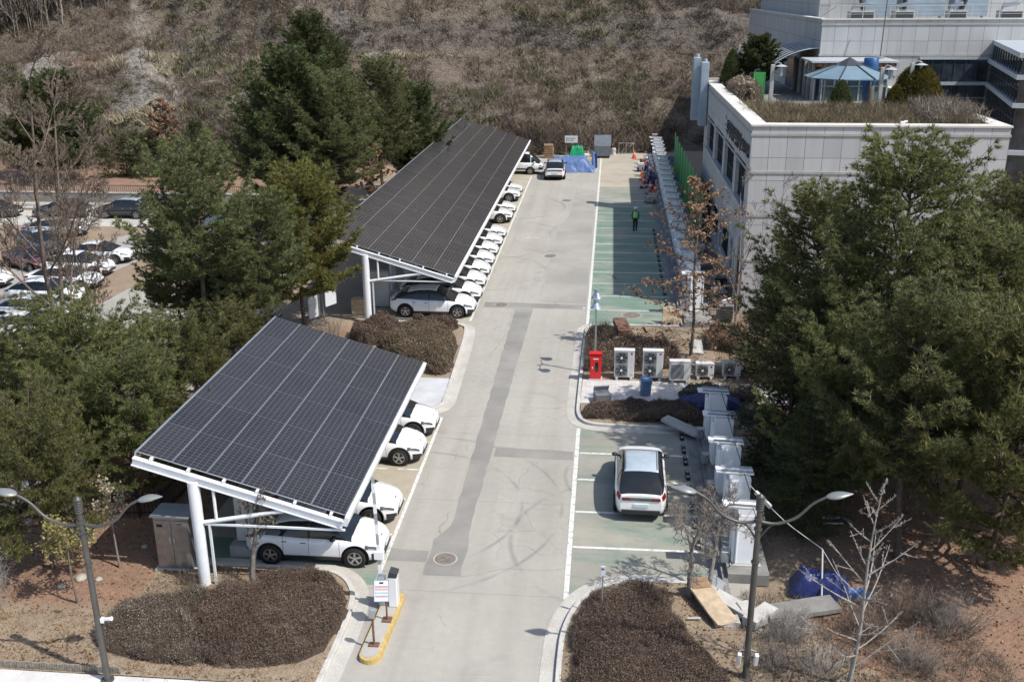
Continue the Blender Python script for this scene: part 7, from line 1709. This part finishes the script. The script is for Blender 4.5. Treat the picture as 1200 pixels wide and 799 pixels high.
# leafless wood at the top left, trees on the slope
rg = np.random.default_rng(77)
def on_hill(x, y): return float(hill_z(np.array([float(x)]), np.array([float(y)]))[0])
wood = []
while len(wood) < 190:
    x = rg.uniform(-81, -57); d = rg.uniform(16, 33); y = float(yb(x)) + d; z = on_hill(x, y)
    if z < 12.4 + (x + 75) * .33 or z > 20: continue
    wood.append((x, y, z))
tw_ = []
for q, (mt_, r_) in enumerate((('bark_grey', .10), ('bark_pale', .085), ('bark_mid', .12), ('bark_mid', .09))):
    g, _ = bare(176 + q, 7.5, .55, r_, 4, (6, 8), 1.0, .15, .38, .06, sides=3, minr=.035); tw_.append(g.mesh('trunk', M[mt_]))
for i, (x, y, z) in enumerate(wood):
    tree('bare_tree', 'grey leafless tree of the wood on the crest at the top left', 'tree', (x, y, z - .3), tw_[i % 4], None, rg.uniform(0, 6.2), rg.uniform(.75, 1.25), 'leafless wood on the crest')
ts_ = []
for q in range(3):
    g, _ = bare(276 + q, 2.6, .9, .075, 3, (5, 7), .8, .2, .5, .14, sides=3, minr=.035); ts_.append(g.mesh('trunk', M['bark']))
for k in range(210):
    x = rg.uniform(-56, 26); d = rg.uniform(18.5, 26) if k < 110 else rg.uniform(1, 20); y = float(yb(x)) + d; z = on_hill(x, y)
    tree('bare_sapling', 'bare sapling standing on the upper slope of the hillside', 'tree', (x, y, z - .1), ts_[k % 3], None, rg.uniform(0, 6.2), rg.uniform(.6, 1.15), 'bare saplings on the slope')
g, _ = bare(81, 6.5, .8, .07, 5, (5, 6), .7, .12, .45, .12, sides=3, minr=.016)
tv = g.mesh('trunk', M['bark_grey'])
for i, (x, y, s, lab) in enumerate(((-36.5, 103.8, 1.1, 'bare thin tree rising behind the slender young conifer'), (-45.9, 106.0, 1.2, 'bare tree behind the left clump of young conifers'), (-29.0, 100.0, 1.0, 'bare twiggy tree left of the dark pines at the hill foot'), (-15.8, 103.0, 1.2, 'bare twiggy tree hugging the far carport edge'),
        (-14.6, 112.5, 1.1, 'bare twiggy tree near the upper end of the far carport'), (-18.5, 97.0, 1.1, 'bare twiggy tree between the pines and the far carport'), (-55.0, 101.0, 1.2, 'bare twiggy tree among the conifers at the far left'))):
    tree('bare_tree', lab, 'tree', (x, y, max(0, on_hill(x, y))), tv, None, i * 1.7, s)

# ---- hedges
def inside(P, poly):
    x, y = P[:, 0], P[:, 1]; r = np.zeros(len(P), bool); n = len(poly)
    for i in range(n):
        x0, y0 = poly[i]; x1, y1 = poly[(i + 1) % n]; c = ((y0 > y) != (y1 > y)) & (x < (x1 - x0) * (y - y0) / (y1 - y0 + 1e-12) + x0); r ^= c
    return r
def edged(P, poly):
    d = np.full(len(P), 1e9); n = len(poly)
    for i in range(n):
        a = np.array(poly[i]); b = np.array(poly[(i + 1) % n]); ab = b - a; t = np.clip(((P - a) @ ab) / (ab @ ab), 0, 1); d = np.minimum(d, np.linalg.norm(P - (a + t[:, None] * ab), axis=1))
    return d
def hedge(name, label, poly, h, mat, n, size, seed, edge=.5, loose=.10, lump=.25, z0=.1, cat='hedge', twig=.25, core=True, twl=.16, kind=None, coremat=None):
    rg = np.random.default_rng(seed); x0, y0 = np.min(poly, 0); x1, y1 = np.max(poly, 0)
    pl = [tuple(p) for p in catmull(list(poly) + [poly[0]], 5)[:-1]]
    P = np.stack([rg.uniform(x0 - .3, x1 + .3, n * 3), rg.uniform(y0 - .3, y1 + .3, n * 3)], 1); P = P[inside(P, pl)]; P = P[fbm(P[:, 0] + seed * 3, P[:, 1], 2.3, 4) > -.04 - .22 * rg.random(len(P))][:n]
    def top(Q):
        d = np.clip(edged(Q, pl) + 1.0 * fbm(Q[:, 0] + seed, Q[:, 1], 1.7, 4), 0, None) * inside(Q, pl); return h * (1 - (1 - np.clip(d / edge, 0, 1)) ** 2) ** .5 * (1 + lump * 2.2 * fbm(Q[:, 0], Q[:, 1], 1.5, 4)) 
    T = top(P); z = T * (1 - np.abs(rg.normal(size=len(P))) * .13) + rg.normal(size=len(P)) * loose * .5
    z = np.where(rg.random(len(P)) < .25, T * rg.random(len(P)), z)
    # fill the sides too
    Q = np.c_[P, np.maximum(z, .02)]
    c = thing(name, label, cat, (float(np.mean([p[0] for p in poly])), float(np.mean([p[1] for p in poly])), z0)); off = np.array([c.location.x, c.location.y, 0])
    g = Geo(); V, F = leaves(Q - off, size, rg); g.add(V, F); g.build('foliage', mat, c)
    if twig:
        k = int(len(P) * twig); A = Q[:k] - off; A = A * np.array([1, 1, .75]); D = rg.normal(size=(k, 3)) * .35 + np.array([0, 0, 1]); B = A + norm(D) * rg.uniform(.5, 1.3, k)[:, None] * twl
        g = Geo(); V, F = sticks(A, B, size * .13, size * .05); g.add(V, F); g.build('twigs', M['bark_mid'], c)
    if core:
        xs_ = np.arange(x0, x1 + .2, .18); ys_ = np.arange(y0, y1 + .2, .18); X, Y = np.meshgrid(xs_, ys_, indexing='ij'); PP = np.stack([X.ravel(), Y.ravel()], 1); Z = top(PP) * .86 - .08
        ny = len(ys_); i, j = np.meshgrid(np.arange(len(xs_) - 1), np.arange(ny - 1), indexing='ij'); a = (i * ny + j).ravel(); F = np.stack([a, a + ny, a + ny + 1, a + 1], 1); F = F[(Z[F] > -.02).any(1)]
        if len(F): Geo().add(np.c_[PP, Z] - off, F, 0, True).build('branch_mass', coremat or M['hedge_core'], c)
    if kind: c['kind'] = kind
    return c
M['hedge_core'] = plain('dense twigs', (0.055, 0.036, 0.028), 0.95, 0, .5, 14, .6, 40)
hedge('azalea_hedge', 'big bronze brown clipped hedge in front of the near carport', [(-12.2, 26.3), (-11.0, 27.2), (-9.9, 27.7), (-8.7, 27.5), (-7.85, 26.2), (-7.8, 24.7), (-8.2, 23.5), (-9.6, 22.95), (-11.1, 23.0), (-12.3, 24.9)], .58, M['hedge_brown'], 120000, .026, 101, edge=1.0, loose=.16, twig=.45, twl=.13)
hedge('azalea_hedge', 'loose greyish end of the planting left of the big bronze hedge', [(-15.0, 24.0), (-14.7, 25.4), (-13.5, 26.0), (-12.2, 26.2), (-12.3, 24.9), (-11.1, 23.1), (-12.6, 22.9), (-14.3, 23.3)], .45, M['hedge_grey'], 40000, .032, 102, edge=.8, lump=.9, loose=.2, twig=.5, twl=.25)
hedge('azalea_hedge', 'big brown clipped hedge inside the curved kerb at the bottom right', [(-.65, 21.5), (-.72, 23.1), (-.62, 25.7), (-.1, 27.2), (1.4, 28.0), (2.4, 27.6), (2.3, 26.6), (2.9, 25.2), (3.5, 24.1), (3.6, 22.1), (2, 21)], .58, M['hedge_brown'], 130000, .026, 103, edge=1.0, loose=.16, twig=.45, twl=.13)
hedge('azalea_hedge', 'rounded grey brown hedge dome between the two carports', [(-12.3, 50.1), (-11.6, 52.2), (-10.2, 52.9), (-8.5, 52.0), (-7.95, 50.2), (-7.8, 46.5), (-8.6, 46.1), (-10.4, 47.3)], .95, M['hedge_tan'], 80000, .045, 104, edge=1.1, lump=.1)
hedge('azalea_hedge', 'dark reddish hedge at the foot of the far carport column', [(-14.2, 51.1), (-13.3, 53.9), (-12.1, 54.0), (-11.6, 52.6), (-12.6, 50.0)], .7, M['hedge_brown'], 30000, .045, 105, lump=.5)
hedge('azalea_hedge', 'small reddish hedge between the round dome and the first far car', [(-10.9, 53.2), (-10.2, 54.1), (-8.8, 54.0), (-8.3, 53.2), (-9.2, 52.8)], .7, M['hedge_brown'], 16000, .045, 106, lump=.4)
hedge('azalea_hedge', 'low brown hedge strip along the kerb behind the parked white crossover', [(-.75, 41.25), (-.7, 42.6), (.8, 43.0), (3.9, 43.0), (4.4, 42.2), (4.2, 41.2), (1.0, 41.1)], .38, M['hedge_brown'], 40000, .042, 107, lump=.7, twig=.4, edge=.4)
hedge('azalea_hedge', 'straw grey twiggy hedge at the end of the pale paving', [(3.7, 43.7), (3.7, 44.7), (5.2, 44.8), (7.2, 44.8), (7.2, 43.7), (5.0, 43.6)], .6, M['hedge_grey'], 15000, .055, 108, lump=.3, twig=.6)
hedge('shrub', 'sparse dark shrubs in the upper bed behind the red cabinet', [(-.9, 47.2), (-.9, 52.7), (.3, 53.5), (.6, 50), (.5, 47.3)], .5, M['hedge_tan'], 8000, .06, 109, lump=1.3, edge=.9, loose=.3, twig=.8, core=False, twl=.35, cat='shrub')
hedge('shrub', 'leafless low shrubs in the middle of the upper bed behind the air units', [(.6, 46.9), (.7, 51.6), (3.4, 51.4), (3.8, 48.4)], .35, M['hedge_brown'], 9000, .07, 110, lump=1.3, edge=.9, loose=.3, twig=.5, core=False, twl=.3, cat='shrub')
hedge('shrub', 'rusty red shrubs below the corner of the granite building', [(5.5, 50.8), (5.7, 53.2), (7.6, 53.4), (7.8, 50.4)], .6, M['oakleaf'], 8000, .07, 111, lump=.8, edge=.7, loose=.25, core=False, twig=.8, twl=.3, cat='shrub')
hedge('shrub', 'pale twiggy shrub against the foot of the sunlit granite wall', [(8.6, 55.0), (8.8, 57.2), (13, 57.3), (13, 55.2)], 1.2, M['hedge_grey'], 12000, .07, 112, lump=.6, edge=.9, loose=.3, core=False, twig=1.0, twl=.4, cat='shrub')
def twig_bush(name, label, x, y, r, h, n, seed, mat='bark_grey', z=.08, cat='shrub', th=.006):
    rg = np.random.default_rng(seed); A = []; B = []; ra = []; rb = []
    for k in range(n):
        a = rg.uniform(0, 2 * PI); rr = r * rg.random() ** .6; p = np.array([rr * .5 * math.cos(a), rr * .5 * math.sin(a), 0]); e = np.array([rr * math.cos(a), rr * math.sin(a), h * rg.uniform(.5, 1.1)]); m_ = (p + e) / 2 + rg.normal(size=3) * .06
        A += [p, m_]; B += [m_, e]; ra += [th, th * .8]; rb += [th * .8, th * .4]
        for q in range(3): s = rg.uniform(.3, 1); c = m_ + (e - m_) * s; A.append(c); B.append(c + (norm(e - m_) * .7 + rg.normal(size=3) * .5) * h * .22); ra.append(th * .6); rb.append(th * .3)
    g = Geo(); V, F = sticks(A, B, np.array(ra), np.array(rb)); g.add(V, F); o = g.build(name, M[mat], None, (x, y, z)); return tag(o, label, cat)
for i, (x, y, r, h, n, mt, lab) in enumerate(((9.3, 27.0, 1.0, 1.0, 260, 'bark_mid', 'dark twiggy shrub right of the bare ginkgo, under the pines'), (10.6, 26.6, 1.1, .9, 260, 'bark_grey', 'grey twiggy shrub at the edge of the open red soil, bottom right'), (9.0, 24.6, .9, .8, 200, 'bark_grey', 'twiggy shrub just right of the ginkgo trunk at the bottom edge'),
        (5.6, 25.6, .8, .8, 220, 'bark_pale', 'pale twiggy shrub right of the lamp post'), (5.1, 24.3, .7, .6, 180, 'bark_grey', 'low twiggy shrub beside the lamp post near the bottom edge'), (6.3, 24.2, .8, .6, 160, 'bark_pale', 'pale low shrub left of the ginkgo trunk'), (6.0, 26.3, .5, .6, 120, 'bark_pale', 'small pale shrub in front of the grey ribbed slab'),
        (8.0, 26.0, .9, .8, 200, 'bark_mid', 'twiggy shrub behind the ginkgo trunk'), (-19.0, 24.6, 1.1, 1.9, 240, 'bark_pale', 'pale twiggy shrub cut by the left edge beside the nearest pine'), (7.4, 49.0, .9, 1.3, 160, 'bark_grey', 'twiggy shrub by the rusty red shrubs'), (-13.1, 26.9, .5, .5, 120, 'bark_mid', 'small dark shrub in front of the steel cabinet'), (-11.9, 26.8, .4, .5, 90, 'bark_mid', 'small dark shrub between the column and the pollarded tree'),
        (11.9, 48.0, 1.4, 2.4, 260, 'bark_grey', 'tall grey twiggy shrub between the pines and the granite wall'), (-14.9, 50.0, 1.0, 1.5, 180, 'bark_grey', 'twiggy shrub at the edge of the bed left of the hedge dome'), (-22.0, 40.4, 1.6, 2.0, 260, 'bark_grey', 'tangled bare shrub in the shade behind the near carport'))):
    twig_bush('shrub', lab, x, y, r, h, n, 300 + i, mt)
def conic(name, label, x, y, z, r, h, mat, n, seed, prof=lambda t: (1 - t) ** .6 * min(1, .6 + t * 3), size=.12):
    rg = np.random.default_rng(seed); t = rg.random(n) ** .8; a = rg.uniform(0, 2 * PI, n); pr = np.array([prof(q) for q in t]) * r * (1 + .25 * fbm(a * 1.5, t * 4, 1.3, 3)); pr *= rg.uniform(.75, 1.05, n)
    P = np.stack([pr * np.cos(a), pr * np.sin(a), .1 + t * h], 1); c = thing(name, label, 'tree', (x, y, z)); V, F = needles(P, P * np.array([1, 1, .2]) + np.array([0, 0, .5 * r]), np.ones(n), 5, size * 1.7, size * .35, .5, rg); Geo().add(V, F).build('crown', M[mat], c)
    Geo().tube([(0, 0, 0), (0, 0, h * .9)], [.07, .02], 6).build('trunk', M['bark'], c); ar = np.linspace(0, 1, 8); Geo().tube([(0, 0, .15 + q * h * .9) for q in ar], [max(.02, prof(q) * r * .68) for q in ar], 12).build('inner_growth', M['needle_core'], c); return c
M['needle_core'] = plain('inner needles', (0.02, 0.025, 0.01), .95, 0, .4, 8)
conic('clipped_conifer', 'big golden green conifer at the right of the gazebo on the roof', 20.3, 70.5, 10.34, 1.75, 3.1, 'cone_gold', 5200, 401, lambda t: (1 - t ** 1.8) ** .6)
conic('clipped_conifer', 'small dark green cone shaped conifer left of the gazebo', 15.0, 68.6, 10.34, .95, 2.1, 'needle_dark', 2600, 402)
conic('clipped_conifer', 'small golden cone shaped conifer just right of the gazebo posts', 18.5, 68.8, 10.34, .8, 1.8, 'cone_gold', 2200, 403)
conic('clipped_conifer', 'dark green cone conifer at the far left corner of the roof terrace', 9.7, 84.5, 10.34, 1.1, 3.2, 'needle_dark', 2600, 404)
pK = mk(((9, 4.6, 2.2, 1.1, round_p), dict(dens=1.2, step=.34, tuft=.30, blade=.10)), 'needle_dark')
tree('roof_pine', 'dark layered pine on the roof terrace in front of the hillside', 'tree', (11.8, 84.5, 10.34), pK[0], pK[1], 0, .85)
hedge('shrub', 'pale straw coloured shrub inside the corner of the roof parapet', [(8.95, 74.5), (8.95, 80), (10.6, 80.5), (10.8, 75)], 1.5, M['reed'], 9000, .12, 405, lump=.4, z0=10.34, cat='shrub', twig=1.0, twl=.5, coremat=M['hedge_core'], edge=.8)

# ---- dry grass and other growth nobody could count
def blades(name, P, h, w, mat, seed, tilt=.35, kind='stuff', label=None, cat=None):
    rg = np.random.default_rng(seed); n = len(P); d = norm(rg.normal(size=(n, 3)) * tilt + np.array([0, 0, 1])); s = norm(np.cross(d, rg.normal(size=(n, 3)))); L = (h * rg.uniform(.5, 1.2, n))[:, None]; W = (w * rg.uniform(.7, 1.3, n))[:, None] / 2
    V = np.stack([P - s * W, P + s * W, P + d * L], 1).reshape(-1, 3); o = Geo().add(V, np.arange(n * 3).reshape(-1, 3)).build(name, mat); o['kind'] = kind
    if label: o['label'] = label; o['category'] = cat
    return o
rg = np.random.default_rng(500)
def scatter(poly, n, zf):
    x0, y0 = np.min(poly, 0); x1, y1 = np.max(poly, 0); P = np.stack([rg.uniform(x0, x1, n * 3), rg.uniform(y0, y1, n * 3)], 1); P = P[inside(P, poly)][:n]
    z = zf(P[:, 0], P[:, 1]) if callable(zf) else np.full(len(P), zf); return np.c_[P, z]
def clump(P, rad_, k):
    Q = np.repeat(P, k, 0); Q[:, :2] += rg.normal(size=(len(Q), 2)) * rad_; return Q
# roof garden
RP = [(8.95, 58.95), (21.0, 58.95), (21.0, 66.5), (8.95, 70)]
P = scatter(RP, 2600, 10.34); keep = fbm(P[:, 0], P[:, 1], .35, 3) > -.16; P = clump(P[keep], .25, 30); P[:, 2] += 1.1 * rg.random(len(P)) ** 1.5 * (.35 + np.clip(fbm(P[:, 0] + 5, P[:, 1], .8, 3) + .35, 0, 1))
blades('roof_grass', P, .62, .032, M['roofgrass'], 501, .95, label='dry brown grass and low growth filling the roof garden', cat='grass')
P = clump(scatter([(17.8, 59.2), (20.9, 59.2), (20.9, 66), (18.4, 65)], 420, 10.34), .3, 30); P[:, 2] += 1.5 * rg.random(len(P)) ** 1.4; blades('roof_grass', P, .6, .03, M['hedge_grey'], 502, .9, label='taller grey brown growth at the right end of the roof garden', cat='grass')
struct(Geo().bx(8.81, 21.19, 58.81, 70, 10.34, 10.44), 'roof_soil', M['bed_mid'])
# verges and beds
B1p = [tuple(p) for p in B1 if p[1] > 18] + [(3.6, 26.4), (9, 24), (9, 18)]
B3p = [(-7.8, 22.4), (-7.75, 25.5), (-8.2, 27.2), (-9.3, 28.0), (-14.5, 28.0), (-14.5, 22.4)]
P = np.concatenate([clump(scatter(B3p, 900, .12), .10, 12), clump(scatter([(-30, 22.5), (-14.5, 22.5), (-14.5, 25), (-30, 25)], 700, .12), .12, 12), clump(scatter(B1p, 900, .12), .12, 12), clump(scatter([(-.8, 46.4), (7.4, 46.4), (7.4, 54.3), (-.6, 54.3)], 500, .12), .15, 9), clump(scatter([(-14, 46), (-8, 46), (-8.3, 53.8), (-14, 54)], 400, .12), .15, 9)])
blades('dry_grass', P, .13, .014, M['drygrass'], 503, .7, label='thin dry grass over the planting beds and verges', cat='grass')
P = scatter([(3.6, 23), (12, 23), (11, 28), (4.6, 28)], 1000, .1); P = clump(P, .12, 14); blades('dry_grass', P, .28, .014, M['hedge_grey'], 504, .6, label='taller dry growth around the ginkgo and the right lamp', cat='grass')
P = np.concatenate([scatter(B3p, 2500, .14), scatter([(-30, 22.5), (-14.5, 22.5), (-14.5, 25.2), (-30, 25.2)], 3500, .13), scatter(B1p, 3500, .15), scatter([(-.8, 46.4), (7.4, 46.4), (7.4, 54.3), (-.6, 54.3)], 4500, .14), scatter([(5.8, 24), (22, 24), (22, 45), (5.8, 45)], 9000, lambda x, y: ground_z(x, y) + .03), scatter([(-26, 25.2), (-14.6, 25.2), (-14.6, 48), (-26, 48)], 7000, lambda x, y: ground_z(x, y) + .03)])
V, F = leaves(P, .07, rg, .8); o = Geo().add(V, F).build('leaf_litter', M['litter']); tag(o, 'scattered dead leaves over the soil', 'leaf litter', kind='stuff')
# hillside brush: dry shrubs too many to count
def hill_pts(n, x0, x1, d0, d1, pw=1.0):
    x = rg.uniform(x0, x1, n); d = d0 + (d1 - d0) * rg.random(n) ** pw; y = yb(x) + d; return np.stack([x, y, hill_z(x, y)], 1)
P = hill_pts(17000, -95, 42, .4, 33, 1.15)
dens = fbm(P[:, 0], P[:, 1], .12, 4) + .07 * np.sin(P[:, 2] * 2.1 + fbm(P[:, 0], P[:, 1], .1, 3) * 9); rk = hill_attr(P[:, 0], P[:, 1], P[:, 2]); P = P[(dens > -.13) & (rk[:, 0] < .42 + .2 * rg.random(len(P)))]; rk = hill_attr(P[:, 0], P[:, 1], P[:, 2]); isd = rk[:, 2] > .35 + .3 * rg.random(len(P)); PD = P[isd]; P = P[~isd]
def bush_blades(name, P, k, r, h, w, mat, seed, label, cat='brush'):
    rg2 = np.random.default_rng(seed); s = rg2.uniform(.5, 1.35, len(P)); Q = np.repeat(P, k, 0); S = np.repeat(s, k); n = len(Q)
    D = rg2.normal(size=(n, 3)) * np.array([.7, .7, .25]) + np.array([0, 0, .8]); D = norm(D); Q = Q + np.c_[rg2.normal(size=(n, 2)) * r * S[:, None] * .45, -np.full(n, .05)]
    sd = norm(np.cross(D, rg2.normal(size=(n, 3)))); L = (h * S * rg2.uniform(.5, 1.2, n))[:, None]; W = (w * S)[:, None] / 2
    V = np.stack([Q - sd * W, Q + sd * W, Q + D * L], 1).reshape(-1, 3); o = Geo().add(V, np.arange(n * 3).reshape(-1, 3)).build(name, mat); return tag(o, label, cat, kind='stuff')
bush_blades('hill_brush', P, 26, .75, .85, .06, M['brush'], 510, 'leafless brown brush covering the hillside')
bush_blades('dark_brush', PD, 24, .8, .8, .06, M['brush_dark'], 514, 'dark grey brush in bands across the hillside')
P2 = hill_pts(2600, -70, 30, 1, 26); P2 = P2[fbm(P2[:, 0] + 90, P2[:, 1], .1, 3) > .08]; bush_blades('olive_brush', P2, 26, 1.0, 1.0, .10, M['brush_olive'], 511, 'olive green low brush in patches on the hillside')
P3 = hill_pts(5200, -60, -14, 4, 20); P3 = P3[(fbm(P3[:, 0] + 20, P3[:, 1] * 1.5, .2, 3) > -.02) & (((np.abs(P3[:, 2] - 10.0) < .9) & (P3[:, 0] < -34)) | ((np.abs(P3[:, 2] - 5.0) < .9) & (P3[:, 0] < -38)) | (np.abs(P3[:, 2] - 10.6) < .25))]; bush_blades('pale_reeds', P3, 24, .7, .9, .10, M['reed'], 512, 'pale straw reeds in a band across the hillside', 'reeds')
P4 = hill_pts(420, -36, 8, 0.3, 3.5); bush_blades('hill_brush', P4, 34, 1.2, 1.7, .08, M['brush'], 513, 'taller brush along the foot of the hillside')
conic('shrub_tree', 'rounded olive green shrub standing above the big dark pine on the slope', -33.5, 121.5, on_hill(-33.5, 121.5) - .2, 2.1, 3.6, 'brush_olive', 5000, 520, lambda t: (1 - (2 * t - .9) ** 2 * .85 if t < .95 else .2), .2)
conic('shrub_tree', 'greyish round shrub on the lower slope left of the rusty oak', -50.0, 107.5, on_hill(-50.0, 107.5) - .2, 1.9, 2.6, 'brush_olive', 3600, 521, lambda t: (1 - (2 * t - .9) ** 2 * .85 if t < .95 else .2), .18)

# ---------------------------------------------------------------- light, sky, camera
w = bpy.data.worlds.new('World'); scene.world = w; w.use_nodes = True; nt = w.node_tree
bgn = nt.nodes['Background']; sky = nt.nodes.new('ShaderNodeTexSky'); sky.sky_type = 'NISHITA'; sky.sun_disc = False
SD = Vector((.67, -.30, 1.0)).normalized()
sky.sun_elevation = math.asin(SD.z); sky.sun_rotation = math.atan2(SD.x, SD.y); sky.altitude = 100; sky.air_density = 1.0; sky.dust_density = 1.5; sky.ozone_density = 1.0
nt.links.new(sky.outputs[0], bgn.inputs[0]); bgn.inputs[1].default_value = 0.14
sl = bpy.data.lights.new('sun', 'SUN'); sl.energy = 4.05; sl.angle = rad(.53); sl.color = (1.0, .955, .89)
so = bpy.data.objects.new('sun', sl); COL.objects.link(so); so.rotation_euler = (-SD).to_track_quat('-Z', 'Y').to_euler(); so.location = SD * 100
cam = bpy.data.cameras.new('camera'); co = bpy.data.objects.new('camera', cam); COL.objects.link(co)
cam.sensor_width = 36; cam.lens = 36 * 1170 / 1200; cam.clip_start = .5; cam.clip_end = 3000
RC = ((0.99544885, 0.02592206, -0.09170407), (0.09511173, -0.33028251, 0.93907786), (-0.00594542, -0.9435261, -0.33124484))
mw = Matrix(((RC[0][0], -RC[0][1], -RC[0][2], 0), (RC[1][0], -RC[1][1], -RC[1][2], 0), (RC[2][0], -RC[2][1], -RC[2][2], 18.3), (0, 0, 0, 1))); co.matrix_world = mw
scene.camera = co
scene.render.engine = 'CYCLES'
scene.view_settings.view_transform = 'Standard'; scene.view_settings.look = 'None'; scene.view_settings.exposure = 0.28; scene.view_settings.gamma = 1.0
scene.cycles.max_bounces = 5; scene.cycles.diffuse_bounces = 3; scene.cycles.glossy_bounces = 3; scene.cycles.transmission_bounces = 2; scene.cycles.transparent_max_bounces = 4; scene.cycles.caustics_reflective = False; scene.cycles.caustics_refractive = False
scene.cycles.use_denoising = True; scene.cycles.use_adaptive_sampling = True; scene.cycles.adaptive_threshold = .02
